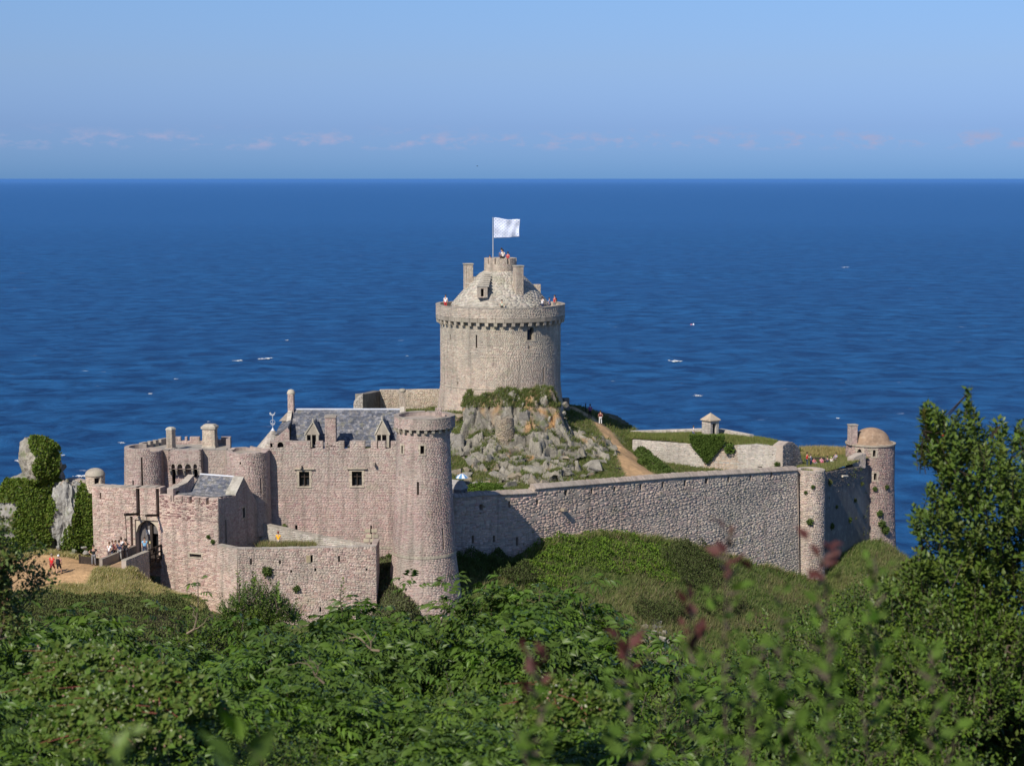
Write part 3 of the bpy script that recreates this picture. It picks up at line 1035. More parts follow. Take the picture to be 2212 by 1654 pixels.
# end gables with coping
for (xx, nm) in ((rL[0] - 0.18, 'gable_wall'), (rR[0] + 0.1, 'gable_wall')):
    g = MB()
    pr = [(eY - 0.3, Z(1000, eY)), (rY + 4.3, Z(1000, eY)), (rY + 4.3, eZ - 0.2), (rY, rZ + 0.18), (eY - 0.3, eZ - 0.25)]
    g.add([(xx - .15, y, z) for y, z in pr] + [(xx + .15, y, z) for y, z in pr],
          [(0, 1, 2, 3, 4), (9, 8, 7, 6, 5)] + [(i, 5 + i, 5 + (i + 1) % 5, (i + 1) % 5) for i in range(5)], (0.42, 0.37, 0.32))
    g.build(nm, M_STONE, res)
    for k in range(6):
        t0, t1 = k / 6, (k + 1) / 6 - 0.01
        y0, y1 = eY - 0.4 + (rY - eY + 0.4) * t0, eY - 0.4 + (rY - eY + 0.4) * t1
        za, zb_ = eZ - 0.22 + (rZ - eZ + 0.42) * t0, eZ - 0.22 + (rZ - eZ + 0.42) * t1
        MB().hexa([(xx - .2, y0, za), (xx + .2, y0, za), (xx + .2, y1, zb_), (xx - .2, y1, zb_),
                   (xx - .2, y0, za + .1), (xx + .2, y0, za + .1), (xx + .2, y1, zb_ + .1), (xx - .2, y1, zb_ + .1)], (0.55, 0.5, 0.42)).build('coping_stone', M_STONE, res)
# tall chimney on the left gable, broad chimney rising from the parapet
p = P(629.3, 884, rY)
masonry_box(res, p, 0.54, 0.95, Z(952, rY), Z(851, rY), 0.0, PINK, 52)
MB().lathe((p[0], p[1]), [(0.4, Z(851, rY)), (0.42, Z(850, rY)), (0.36, Z(846, rY)), (0.26, Z(842, rY)), (0.05, Z(840.5, rY))], 12, (0.5, 0.45, 0.36)).build('chimney_cap', M_STONE, res, True)
pc0, pc1 = FA.inv(*c9(921, 700))[0], FA.inv(*c9(1085, 700))[0]
cxm = FA.map((pc0 + pc1) / 2, 0, -0.45)
masonry_box(res, (cxm[0], cxm[1]), pc1 - pc0, 0.9, Z(972, RY), Z(902, RY), 0.0, PINK, 53, nparts=10)
MB().box((cxm[0], cxm[1], Z(902, RY) + 0.07), (pc1 - pc0 + 0.12, 1.04, 0.15), 0, (0.38, 0.33, 0.28)).build('chimney_cap', M_STONE, res)


def dormer(xl, xr, u_ap, v_ap, v_base, v_sill, lights, seed):
    DY = 157.75
    l, r_ = P(xl, v_base, DY), P(xr, v_base, DY)
    ap = P(u_ap, v_ap, DY)
    zb_, zs_ = l[2], Z(v_sill, DY)
    g = MB()
    col = (0.47, 0.41, 0.33)
    f = [(l[0], zb_), (r_[0], zb_), (ap[0], ap[2] - 0.1)]
    g.add([(x, DY, z) for x, z in f] + [(x, DY + 0.25, z) for x, z in f], [(0, 1, 2), (5, 4, 3), (0, 3, 4, 1), (1, 4, 5, 2), (2, 5, 3, 0)], col)
    g.build('dormer_gable', M_STONE, res)
    for (p0, p1) in ((l, ap), (ap, r_)):
        c = MB()
        dx = 0.06
        c.hexa([(p0[0], DY - .08, p0[2] - 0.06), (p1[0], DY - .08, p1[2] - .06), (p1[0], DY + .3, p1[2] - .06), (p0[0], DY + .3, p0[2] - 0.06),
                (p0[0] - (dx if p0 is l else 0), DY - .08, p0[2] + .1), (p1[0] + (dx if p1 is r_ else 0), DY - .08, p1[2] + .1), (p1[0], DY + .3, p1[2] + .1), (p0[0], DY + .3, p0[2] + .1)], (0.56, 0.52, 0.42))
        c.build('gable_coping', M_STONE, res)
    MB().lathe((ap[0], DY), [(0.06, ap[2]), (0.09, ap[2] + 0.12), (0.04, ap[2] + 0.2), (0.07, ap[2] + 0.3), (0.01, ap[2] + 0.36)], 8, (0.5, 0.46, 0.38)).build('gable_finial', M_STONE, res)
    # front posts, lintel
    for (a, b) in lights['posts']:
        a_, b_ = P(a, v_base, DY)[0], P(b, v_base, DY)[0]
        MB().box(((a_ + b_) / 2, DY + 0.1, (zb_ + zs_) / 2 - .004), (b_ - a_, 0.24, zb_ - zs_ - .01), 0, (0.5, 0.45, 0.36)).build('window_post', M_STONE, res)
    MB().box(((l[0] + r_[0]) / 2, DY + 0.6, (zb_ + zs_) / 2), (r_[0] - l[0] - 0.3, 0.3, zb_ - zs_), 0).build('window_glass', M_GLASS, res)
    # cheeks and little roof running back into the big one
    for x in (l[0] + 0.12, r_[0] - 0.12):
        MB().box((x, DY + 0.8, (zb_ + zs_) / 2 - .01), (0.14, 1.1, zb_ - zs_ - .03), 0, (0.42, 0.38, 0.32)).build('dormer_cheek', M_STONE, res)
    back = DY + 2.6
    slates(res, (l[0], DY + 0.28, zb_ + 0.02), (l[0], back - 1.0, zb_ + 0.02), (ap[0], back, ap[2] - 0.05), (ap[0], DY + 0.28, ap[2] - 0.05), SLATE_PAL, seed=seed, name='dormer_slates')
    slates(res, (r_[0], DY + 0.28, zb_ + 0.02), (r_[0], back - 1.0, zb_ + 0.02), (ap[0], back, ap[2] - 0.05), (ap[0], DY + 0.28, ap[2] - 0.05), SLATE_PAL, seed=seed + 1, name='dormer_slates')


def cu9(a): return 571.7 + a / 7.066


dormer(cu9(612), cu9(828), cu9(738), 911, 939, 969, {'posts': [(cu9(620), cu9(645)), (cu9(703), cu9(722)), (cu9(783), cu9(822))]}, 60)
dormer(cu9(1683), cu9(1905), cu9(1792), 906, 939, 969, {'posts': [(cu9(1692), cu9(1716)), (cu9(1776), cu9(1792)), (cu9(1858), cu9(1898))]}, 64)
# raked gable left of the roof, above the parapet, with its own bit of slate roof behind
G = Plane(P(586, 940, 157.2), P(625, 940, 157.2))
gt, kx = topline(G, [c9(60, 868), c9(110, 865), c9(350, 655), c9(375, 700), c9(380, 700)])
masonry(res, G, ztop - 0.8, gt, PINK, seed=66, thick=0.35, kinks=kx, nparts=0, course=(0.16, 0.2), length=(0.25, 0.45), core_name='gable_core')
a = P(*c9(150, 690), 157.6); b = P(*c9(350, 645), 157.6)
slates(res, (a[0], 157.6, a[2] - .5), (b[0], 157.6, b[2] - .1), (b[0] + .1, 160.0, b[2] + 0.35), (a[0] + .3, 160.0, a[2] + .25), SLATE_PAL, seed=68)
# small turret with a pitched cap behind
q = P(615.5, 905, 163)
masonry_box(res, q, 0.5, 0.7, Z(940, 163), Z(907.5, 163), 0, KEEP, 69)
m = MB(); z0_ = Z(907.5, 163); hw = 0.42
m.add([(q[0] - hw - .1, 162.5, z0_), (q[0] + hw, 162.5, z0_), (q[0] + hw, 163.6, z0_), (q[0] - hw - .1, 163.6, z0_), (q[0] + 0.3, 162.7, Z(889, 163)), (q[0] + 0.3, 163.4, Z(889, 163))],
      [(3, 2, 1, 0), (0, 1, 4), (1, 2, 5, 4), (2, 3, 5), (3, 0, 4, 5)], (0.38, 0.33, 0.28)); m.build('turret_cap', M_SLATE, res)
# stone pyramid roof with a weathercock, over the round turret
q = P(589.5, 940, 158.6)
pz0, pz1 = Z(972, 158.6), Z(929, 158.6)
CR = Cyl(q, lambda z: np.interp(z, [pz0, pz1], [1.75, 0.14]), 1.2)
masonry(res, CR, pz0, pz1, LIME, s0=-CR.L / 2, s1=CR.L / 2, seed=70, thick=0.12, course=(0.14, 0.18), length=(0.2, 0.4), relief=0.06, jitter=0.02, core_name='cone_core', core_back=False)
wc = thing('weathercock', 'pale ironwork weathercock on the stone cone roof left of the slates', 'weathercock', (q[0], q[1], pz1))
MB().tube([(q[0], q[1], pz1 - 0.1), (q[0], q[1], Z(897, 158.6))], 0.035, 6).build('rod', M_IRON, wc)
MB().lathe((q[0], q[1]), [(0.24, pz1 - 0.25), (0.2, pz1 - 0.05), (0.1, pz1 + 0.12), (0.05, pz1 + 0.22)], 10).build('lead_cap', M_LEAD, wc)
m = MB(); zc = Z(911, 158.6)
for sgn in (-1, 1):
    pts = [(q[0] + sgn * (0.03 + 0.2 * math.sin(t)), q[1], zc - 0.25 + 0.45 * t / 3.1) for t in np.linspace(0, 3.1, 9)]
    m.tube(pts, 0.025, 5)
    pts = [(q[0] + sgn * (0.06 + 0.13 * math.sin(t)), q[1], zc - 0.3 + 0.2 * t / 3.1) for t in np.linspace(0, 3.1, 7)]
    m.tube(pts, 0.022, 5)
m.build('scrollwork', M_IRON, wc)
m = MB(); zc = Z(896, 158.6)
prof = [(-.26, .02), (-.12, -.06), (.06, -.09), (.18, 0.0), (.22, .18), (.3, .2), (.21, .27), (.15, .17), (.04, .06), (-.1, .1), (-.18, .27), (-.3, .2)]
m.add([(q[0] + x, q[1] - .02, zc + z) for x, z in prof] + [(q[0] + x, q[1] + .02, zc + z) for x, z in prof],
      [tuple(range(12)), tuple(range(12, 24))[::-1]] + [(i, 12 + i, 12 + (i + 1) % 12, (i + 1) % 12) for i in range(12)])
m.build('cockerel', M_IRON, wc)

# ================================================================== 4. round turret between gate court and residence
uY = 156.0
q = P(535.5, 1040, uY)
tur = thing('round_turret', 'plain round turret between the arched gate front and the residence', 'tower', (q[0], uY, Z(1150, uY)))
UR = Cyl(q, lambda z: np.interp(z, [Z(1140, uY), Z(968, uY)], [2.12, 2.02]), 2.05)
hl = UR.L / 2
uh = [hc(UR, c8, 1975, 1995, 830, 1055), hc(UR, c8, 1490, 1500, 605, 632), hc(UR, c8, 1688, 1700, 605, 636), hc(UR, c8, 1880, 1890, 600, 625)]
ut = lambda s: Z(972, uY) + 0.05 * math.sin(s * 2.2) + 0.04 * math.sin(s * 5.1)
masonry(tur, UR, Z(1150, uY), ut, PINK, s0=-hl, s1=hl, holes=uh, seed=71, thick=0.5, nparts=200, course=(0.15, 0.22), length=(0.2, 0.45), srange=(-hl * .68, hl * .68))
ring(tur, q, 0.1, 1.6, Z(972, uY) - 0.35, Z(972, uY) - 0.25, (0.44, 0.37, 0.32), 'turret_floor', 24)

# ================================================================== 5. gate front with arches, and its roof terrace
gY = 156.2
lc = P(311, 1010, uY)
chat = thing('arched_gate_front', 'inner gate front with four small arches, left round bulge and two chimneys', 'building', (lc[0], uY, Z(1075, uY)))
LR = Cyl(lc, lambda z: np.interp(z, [Z(1075, uY), Z(965, uY)], [1.85, 1.72]), 1.78)
hl = LR.L / 2
lh = [hc(LR, c8, 308, 317, 535, 935), hc(LR, c8, 181, 196, 860, 935)]
lt = lambda s: Z(963.8, uY) if s < 1.0 else Z(971.5, uY)
masonry(chat, LR, Z(1080, uY), lt, PINK, s0=-hl, s1=hl, holes=lh, seed=72, thick=0.4, nparts=120, course=(0.15, 0.22), length=(0.2, 0.45), srange=(-hl * .68, hl * .68), kinks=[0.99, 1.01])
GA, GB = P(346, 1000, gY), P(490, 1000, gY)
GW = Plane(GA, GB)
gz = Z(972, gY)
gh = [hc(GW, c8, 735, 782, 690, 915), hc(GW, c8, 1040, 1085, 690, 815), hc(GW, c8, 556, 590, 612, 642)]
masonry(chat, GW, Z(1080, gY), gz, PINK, holes=gh, seed=73, thick=0.6, nparts=100, course=(0.15, 0.22), length=(0.22, 0.5))
# machicolation box carried on stepped corbels
JA, JB = P(*c8(682, 560), 155.35), P(*c8(1142, 560), 155.35)
JW = Plane(JA, JB)
jz1, jz0 = Z(972, 155.35), Z(905.2 + 700 / 6.5, 155.35)
jh = [(lambda h: (h[0], h[1], jz0, h[3], 'through'))(hc(JW, c8, a, b, 630, 700)) for a, b in ((725, 775), (808, 880), (918, 1000), (1033, 1085))]
masonry(chat, JW, jz0, jz1, PINK, holes=jh, seed=74, thick=0.3, nparts=40, course=(0.14, 0.2), length=(0.22, 0.5), core_name='machicolation_core')
for h in jh:
    arch_head(JW, h, chat, d0=-0.29)
for fce in ('R',):
    sp = Plane(JW.map(JW.L, 0, 0)[:2], JW.map(JW.L, 0, -0.9)[:2])
    masonry(chat, sp, Z(1026, 155.6), jz1, PINK, seed=75, thick=0.2, course=(0.14, 0.2), length=(0.2, 0.4), core_name='side_core', core_back=False)
sp = Plane(JW.map(0, 0, -0.9)[:2], JW.map(0, 0, 0)[:2])
masonry(chat, sp, jz0, jz1, PINK, seed=76, thick=0.2, course=(0.14, 0.2), length=(0.2, 0.4), core_name='side_core', core_back=False)
edges = [0.0] + [x for h in jh for x in h[:2]] + [JW.L]
for i in range(0, len(edges), 2):
    a, b = edges[i], edges[i + 1]
    for k in range(3):
        block_on(JW, a + 0.01, b - 0.01, jz0 - 0.22 * (k + 1) + 0.03, jz0 - 0.22 * k - 0.02, -0.85, -0.05 - 0.2 * k, 'corbel', chat, col=(0.36, 0.31, 0.25))
coping(GW, 0.0, GW.L, gz, chat, h=0.07, over=0.03, thick=0.6, step=0.7, seed=10, col=(0.38, 0.34, 0.3))
# terrace floor and the parapet round its back
tf = MB()
flz = gz - 0.35
pts = [P(290, 972, 156.8), P(490, 972, 156.9), P(498, 960, 162.5), P(362, 960, 162.5), P(300, 965, 160)]
tf.add([(p[0], p[1], flz) for p in pts] + [(p[0], p[1], flz - 0.4) for p in pts], [(0, 1, 2, 3, 4), (9, 8, 7, 6, 5)] + [(i, 5 + i, 5 + (i + 1) % 5, (i + 1) % 5) for i in range(5)], (0.36, 0.33, 0.29))
tf.build('terrace_floor', M_STONE, chat)
bz = Z(943.7, 162)
BW = Plane(P(362, 950, 162), P(498, 950, 162))
bh = []
for (a, b) in ((855, 915), (945, 985), (1120, 1160)):
    s0_ = BW.inv(*c8(a, 300))[0]; s1_ = BW.inv(*c8(b, 300))[0]
    bh.append((s0_, s1_, Z(952, 162), bz + .2, 'through'))
s0_ = BW.inv(*c8(1370, 300))[0]; s1_ = BW.inv(*c8(1420, 300))[0]
bh.append((s0_, s1_, Z(950, 162), bz + .2, 'through'))
masonry(chat, BW, flz - 3, bz, PINK, holes=bh, zs=flz - .3, seed=77, thick=0.45, nparts=20, course=(0.15, 0.2), length=(0.22, 0.45), core_name='back_parapet')
LW = Plane(P(283, 960, 157.5), P(362, 945, 162))      # left side parapet, we look at its inner face
lw_t = bz
LI = Plane(P(357, 945, 162.0), P(279, 960, 157.2))
for (t0, t1) in ((0.28, 0.42), (0.5, 0.58), (0.66, 0.74), (0.82, 1.0)):
    pass
g = MB()
for k, (t0, t1, hh) in enumerate(((0.0, 0.3, -0.25), (0.3, 0.45, 0.0), (0.52, 0.6, 0.0), (0.67, 0.75, 0.0), (0.82, 1.0, 0.0))):
    a = LW.map(LW.L * t0, 0, 0); b = LW.map(LW.L * t1, 0, 0)
    dn = np.array([LW.n[0], LW.n[1], 0]) * 0.4
    z0q, z1q = flz - 3, bz - 0.25 + hh + 0.15
    pp_ = [a - dn, a, b, b - dn]
    MB().hexa([(p[0], p[1], z0q) for p in pp_] + [(p[0], p[1], z1q) for p in pp_], (0.38, 0.33, 0.28)).build('merlon', M_STONE, chat)
    if k < 4:
        c = LW.map(LW.L * (t1 + 0.08), 0, 0)
        pp_ = [b - dn * .98, b, c, c - dn * .98]
        MB().hexa([(p[0], p[1], z0q) for p in pp_] + [(p[0], p[1], z1q - 0.6) for p in pp_], (0.38, 0.33, 0.28)).build('parapet_sill', M_STONE, chat)
sp = Plane(P(497, 950, 157.2), P(497.5, 950, 162.3))
masonry(chat, sp, flz - 3, lambda s: bz - 0.02 if s > 3.4 else flz + 0.25, PINK, zs=flz - .5, seed=78, thick=0.4, course=(0.15, 0.2), length=(0.2, 0.4), kinks=[3.39, 3.41], core_name='side_parapet')
# two chimneys
q = P(369.5, 960, 158.2)
masonry_box(chat, q, 0.62, 0.62, Z(975, 158.2), Z(928, 158.2), -0.42, KEEP, 81, course=(0.13, 0.18))
MB().box((q[0], q[1], Z(970, 158.2)), (0.86, 0.86, 0.34), -0.42, (0.55, 0.48, 0.38)).build('chimney_base', M_STONE, chat)
MB().lathe((q[0], q[1]), [(0.5, Z(928, 158.2)), (0.5, Z(926.5, 158.2)), (0.42, Z(924, 158.2)), (0.25, Z(922, 158.2)), (0.02, Z(921.5, 158.2))], 4, (0.58, 0.54, 0.45), a0=-0.42 + math.pi / 4, a1=-0.42 + math.pi / 4 + 2 * math.pi).build('chimney_cap', M_STONE, chat)
q = P(453.5, 945, 160.2)
masonry_box(chat, q, 1.2, 0.85, Z(968, 160.2), Z(925, 160.2), -0.15, KEEP, 84, course=(0.13, 0.18))
MB().box((q[0], q[1], Z(964.5, 160.2)), (1.34, 1.0, 0.22), -0.15, (0.5, 0.45, 0.38)).build('chimney_base', M_STONE, chat)
MB().box((q[0], q[1], Z(922.5, 160.2)), (1.42, 1.06, 0.22), -0.15, (0.48, 0.43, 0.36)).build('chimney_cap', M_STONE, chat)
MB().box((q[0], q[1], Z(922.5, 160.2) + .2), (1.36, 1.0, 0.2), -0.15, (0.48, 0.43, 0.36), taper=0.7).build('chimney_top', M_STONE, chat)

# ================================================================== 6. outer gate wall, gate and bridge beams
AG = math.radians(20)
gl = P(200, 1100, 152.3)
gr = P(347, 1100, 150.2)
OW = Plane(gl, gr)
gate = thing('outer_gate_wall', 'rough pale pink gate wall with pointed gateway and two drawbridge slots', 'wall', (gl[0], gl[1], Z(1200, 151)))
ot, kx = topline(OW, [c1(690, 808), c1(740, 812), c1(860, 822), c1(1018, 820), c1(1190, 822), c1(1210, 822)])
gateh = hc(OW, c6, 662, 930, 738, 1180, 'arch')
slot1 = hc(OW, c6, 669, 712, 340, 690, 'slit'); slot2 = hc(OW, c6, 901, 938, 340, 690, 'slit')
oh = [(slot1[0], slot1[1], slot1[2], ot(slot1[0]) - 0.06, 'slit'), (slot2[0], slot2[1], slot2[2], ot(slot2[0]) - 0.06, 'slit')]
small = hc(OW, c6, 606, 634, 690, 1150, 'slit')
gh_ = (gateh[0], gateh[1], gateh[2], gateh[3], 'none')
oh += [small, gh_, hc(OW, c6, 248, 259, 410, 492)]
gh_real = (gateh[0], gateh[1], gateh[2], gateh[3], 'through')
oh[3] = gh_real
masonry(gate, OW, Z(1240, 151), ot, PALE, holes=oh, seed=91, thick=1.0, nparts=250, kinks=kx, course=(0.13, 0.22), length=(0.25, 0.65), relief=0.07, jitter=0.035, rough=0.2)
coping(OW, 0, oh[0][0], ot, gate, h=0.08, over=0.03, thick=1.0, step=0.8, seed=12, col=(0.45, 0.39, 0.33))
coping(OW, oh[0][1], oh[1][0], ot, gate, h=0.08, over=0.03, thick=1.0, step=0.8, seed=13, col=(0.45, 0.39, 0.33))
arch_head(OW, gateh, gate, hgt=(gateh[3] - gateh[2]) * 0.36, pointed=True, n=10, d0=-0.7, d1=-0.12)
# dressed surround between the slots and the gate
for k in range(8):
    zz0 = gateh[2] + k * (gateh[3] - gateh[2]) / 8
    block_on(OW, small[1] + 0.02, gateh[0] - 0.01, zz0 + 0.01, zz0 + (gateh[3] - gateh[2]) / 8 - 0.01, -0.2, 0.03, 'jamb_stone', gate, col=(0.5, 0.42, 0.32))
for k in range(5):
    a = gateh[0] + k * (gateh[1] - gateh[0]) / 5
    block_on(OW, a + 0.01, a + (gateh[1] - gateh[0]) / 5 - 0.01, gateh[3] + 0.02, gateh[3] + 0.3, -0.2, 0.03, 'voussoir', gate, col=(0.5, 0.42, 0.32))
# timber gate with wicket, post and notices
gz0, gz1 = gateh[2], gateh[3]
gw = gateh[1] - gateh[0]
wick = (gateh[0] + gw * 0.63, gateh[0] + gw * 0.92, gz0, gz0 + (gz1 - gz0) * 0.62)
nb = 9
door = MB()
for k in range(nb):
    a = gateh[0] + gw * k / nb; b = gateh[0] + gw * (k + 1) / nb - 0.01
    xm = abs(((a + b) / 2 - (gateh[0] + gw / 2)) / (gw / 2))
    zt_ = gz0 + (gz1 - gz0) * (0.64 + 0.36 * math.sqrt(max(0, 1 - xm ** 1.6)))
    zb_ = wick[3] if wick[0] - .1 < (a + b) / 2 < wick[1] + .02 else gz0
    block_on(OW, a, b, zb_, zt_ - 0.05, -0.75, -0.68 + rnd.uniform(-.01, .01), 'door_board', gate, mat=M_GREYWOOD)
block_on(OW, gateh[0] + gw * 0.52, gateh[0] + gw * 0.62, gz0, gz1 - 0.2, -0.67, -0.5, 'gate_post', gate, mat=M_WOOD)
block_on(OW, gateh[0] - .3, gateh[1] + .6, gz0 - .2, gz1 + .2, -1.3, -1.02, 'passage_dark', gate, mat=M_DARK)  # black slab added behind the door to stand for the passage's shade
nh = hc(OW, c6, 748, 785, 865, 915)
block_on(OW, nh[0], nh[1], nh[2], nh[3], -0.66, -0.63, 'notice_board', gate, mat=M_SIGN)
nh = hc(OW, c6, 775, 812, 998, 1025)
block_on(OW, nh[0], nh[1], nh[2], nh[3], -0.64, -0.6, 'yellow_notice', gate, mat=M_SIGNY)
# lifting beams with their chains
for k, (slot, L, uend) in enumerate(((slot1, 2.35, 265.6), (slot2, 2.1, 308))):
    sm = (slot[0] + slot[1]) / 2
    z_ = OW.inv(*c6(690, 668))[1]
    bt = thing('drawbridge_beam', ('left' if k == 0 else 'right') + ' dark timber drawbridge beam jutting from its slot, chain hanging from the tip', 'beam', OW.map(sm, z_, -0.3), group='drawbridge beams over the gate')
    q0 = OW.map(sm - 0.09, z_, -0.4); 
    m = MB()
    rg = []
    for (d, dz) in ((-0.4, -0.02), (L, 0.42)):
        rg += [OW.map(sm - .1, z_ + dz - .11, d), OW.map(sm + .1, z_ + dz - .11, d), OW.map(sm + .1, z_ + dz + .11, d), OW.map(sm - .1, z_ + dz + .11, d)]
    m.hexa(rg).build('beam', M_WOOD, bt)
    tip = OW.map(sm, z_ + 0.35, L - 0.1)
    endp = OW.map(sm - (0.05 if k == 0 else 0), z_ - 2.55, L - 0.35)
    m = MB(); m.tube([tip, endp], 0.035, 5).build('chain', M_WOOD, bt)

# ---- bridge: stone causeway, rail and barrier boards
nrm = np.array([OW.n[0], OW.n[1]])
gc = OW.map((gateh[0] + gateh[1]) / 2, 0, 0)[:2]
gbz = 30.45
br = thing('causeway_bridge', 'stone causeway with timber rail leading to the gateway', 'bridge', (gc[0], gc[1], gbz))
side = OW.map(gateh[1] + 0.35, 0, 0)[:2]          # near edge of the bridge runs out from here
BPl = Plane(side + nrm * 6.3, side + nrm * 2.3)   # faces right, in shade
zbr = gbz
bt_, kx = topline(BPl, [(240, 1207), (316, 1197)])
masonry(br, BPl, zbr - 4.2, lambda s: zbr + 0.75, GREY, seed=95, thick=0.45, nparts=60, course=(0.2, 0.3), length=(0.3, 0.6))
coping(BPl, 0, BPl.L, zbr + 0.75, br, h=0.07, over=0.03, thick=0.45, step=0.9, seed=14, col=(0.42, 0.38, 0.31))
dk = MB()
wv = np.array([nrm[1], -nrm[0]]) * -2.5      # across the bridge, away from us
if wv[0] > 0: wv = -wv
for k in range(9):
    a = side + nrm * (0.15 + k * 0.245); b = side + nrm * (0.15 + k * 0.245 + 0.225)
    MB().hexa([(*(a), zbr - 0.16), (*(b), zbr - 0.16), (*(b + wv), zbr - 0.16), (*(a + wv), zbr - 0.16), (*(a), zbr - 0.05), (*(b), zbr - 0.05), (*(b + wv), zbr - 0.05), (*(a + wv), zbr - 0.05)]).build('deck_plank', M_WOOD, br)
MB().hexa([(*(side + nrm * 2.3 + wv * .02), zbr - 4), (*(side + nrm * 6.3), zbr - 4), (*(side + nrm * 6.3 + wv), zbr - 4), (*(side + nrm * 2.3 + wv), zbr - 4),
           (*(side + nrm * 2.3 + wv * .02), zbr - 0.06), (*(side + nrm * 6.3), zbr - 0.06), (*(side + nrm * 6.3 + wv), zbr - 0.06), (*(side + nrm * 2.3 + wv), zbr - 0.06)], (0.48, 0.33, 0.2)).build('causeway_fill', M_GROUND, br)
for t in (0.2, 1.2, 2.2):
    a = side + nrm * t
    MB().box((a[0], a[1], zbr + 0.3), (0.14, 0.14, 1.3), 0).build('rail_post', M_WOOD, br)
for (h0, h1) in ((0.78, 0.95), (0.3, 0.42), (-0.45, -0.25), (-1.1, -0.95)):
    a, b = side + nrm * 0.05, side + nrm * 2.35
    off = np.array([nrm[1], -nrm[0]]) * 0.09
    MB().hexa([(*(a), zbr + h0), (*(b), zbr + h0), (*(b + off), zbr + h0), (*(a + off), zbr + h0), (*(a), zbr + h1), (*(b), zbr + h1), (*(b + off), zbr + h1), (*(a + off), zbr + h1)]).build('rail', M_WOOD, br)
# far side parapet of the bridge
o2 = side + wv
FP = Plane(o2 + nrm * 6.0, o2 + nrm * 0.2)
MB().hexa([(*(o2 + nrm * 6.0), zbr - 1), (*(o2 + nrm * 0.2), zbr - 1), (*(o2 + nrm * 0.2 + wv * .12), zbr - 1), (*(o2 + nrm * 6.0 + wv * .12), zbr - 1),
           (*(o2 + nrm * 6.0), zbr + .7), (*(o2 + nrm * 0.2), zbr + .7), (*(o2 + nrm * 0.2 + wv * .12), zbr + .7), (*(o2 + nrm * 6.0 + wv * .12), zbr + .7)], (0.3, 0.26, 0.22)).build('far_parapet', M_STONE, br)
# brown board barrier by the path
bp0, bp1 = P(*c6(12, 1255), 148.3), P(*c6(316, 1245), 146.8)
bar = thing('board_barrier', 'low brown board barrier beside the sand path, behind the man in black', 'fence', ((bp0[0] + bp1[0]) / 2, 147.5, 30.3))
BB = Plane(bp0, bp1)
bzz = Z(1219, 148)
for k in range(2):
    a, b = BB.L * k / 2 + 0.07, BB.L * (k + 1) / 2 - 0.07
    for j in range(3):
        block_on(BB, a, b, bzz + 0.03 + j * 0.24, bzz + 0.03 + (j + 1) * 0.24 - 0.02, -0.05, 0.0, 'board', bar, mat=M_WOOD)
for k in range(3):
    a = BB.L * k / 2
    block_on(BB, a - .06, a + .06, bzz - 0.2, bzz + 0.86, -0.07, 0.05, 'post', bar, mat=M_WOOD)

# ================================================================== 7. small square gatehouse
hA = P(346, 1150, 150.1); hB = P(472.5, 1150, 147.9)
HW = Plane(hA, hB, batter=0.03, z0=Z(1200, 149))
hs = thing('square_gatehouse', 'square gatehouse of pale pink rubble with battlements and gabled slate roof', 'building', (hA[0], 150, Z(1330, 149)))
hzt = Z(1073, 148.9); hzg = Z(1087.5, 148.9)
hh = []
for (a, b) in ((715, 765), (880, 890), (975, 1015), (1117, 1127), (1210, 1250)):
    s0_ = HW.inv(*c8(a, 1130))[0]; s1_ = HW.inv(*c8(b, 1130))[0]
    hh.append((s0_, s1_, hzg, hzt + .3, 'through'))
hh.append(hc(HW, c6, 1295, 1430, 1130, 1165))
ht = lambda s: hzt


def redder(Q, ci, R):
    k = np.clip((Q[:, 2] - (hzg - 2.0)) / 1.5, 0, 1)[:, None]
    dark = R.random((len(Q), 1)) < 0.45
    return np.where(dark & (k > 0.3), np.array([[0.24, 0.13, 0.125]]), ci)


masonry(hs, HW, Z(1345, 148), ht, PALE, holes=hh, seed=101, thick=0.55, nparts=300, course=(0.12, 0.2), length=(0.22, 0.6), relief=0.07, jitter=0.035, rough=0.2, palf=redder)
frame_on(HW, hh[-1], hs, w=0.12, d=0.04, jambs=True, split=1)
sd = np.array([math.sin(AG + 0.02), math.cos(AG + 0.02)])
corner = hB[:2]
SWL = 7.2
SW = Plane(corner, corner + sd * SWL)
st, kx = topline(SW, [c8(1387, 1100), c8(1476, 1095), c8(1478, 1092), c8(1625, 1068), c8(1742, 818), c8(1960, 1230), c8(1990, 1250)])
base_z = hzt
sh = [hc(SW, c8, 1722, 1758, 1240, 1380), hc(SW, c1, 1690, 1700, 1060, 1270), hc(SW, c2, 203, 232, 1085, 1118)]
s_g0 = SW.inv(*c8(1392, 1130))[0]; s_g1 = SW.inv(*c8(1424, 1130))[0]
sh.append((max(0.15, s_g0), s_g1, hzg, hzt + 1, 'through'))
masonry(hs, SW, Z(1230, 150), st, PINK, holes=sh, seed=102, thick=0.5, nparts=120, kinks=kx, course=(0.15, 0.24), length=(0.22, 0.55))
frame_on(SW, sh[0], hs, w=0.1, d=0.03)
# other sides, so that it is a closed building
far = corner + sd * SWL
lft = hA[:2] + sd * SWL
MB().hexa([(*(hA[:2] + sd * .6), hzt - 9), (*(corner + sd * .6 - (hB - hA)[:2] / np.linalg.norm((hB - hA)[:2]) * .1), hzt - 9), (*far, hzt - 9), (*lft, hzt - 9),
           (*(hA[:2] + sd * .6), hzg - 1.3), (*(corner + sd * .6 - (hB - hA)[:2] / np.linalg.norm((hB - hA)[:2]) * .55), hzg - 1.3), (*(far - sd * .1), hzg - 1.3), (*lft, hzg - 1.3)], PINK[1]).build('inner_core', M_STONE, hs)
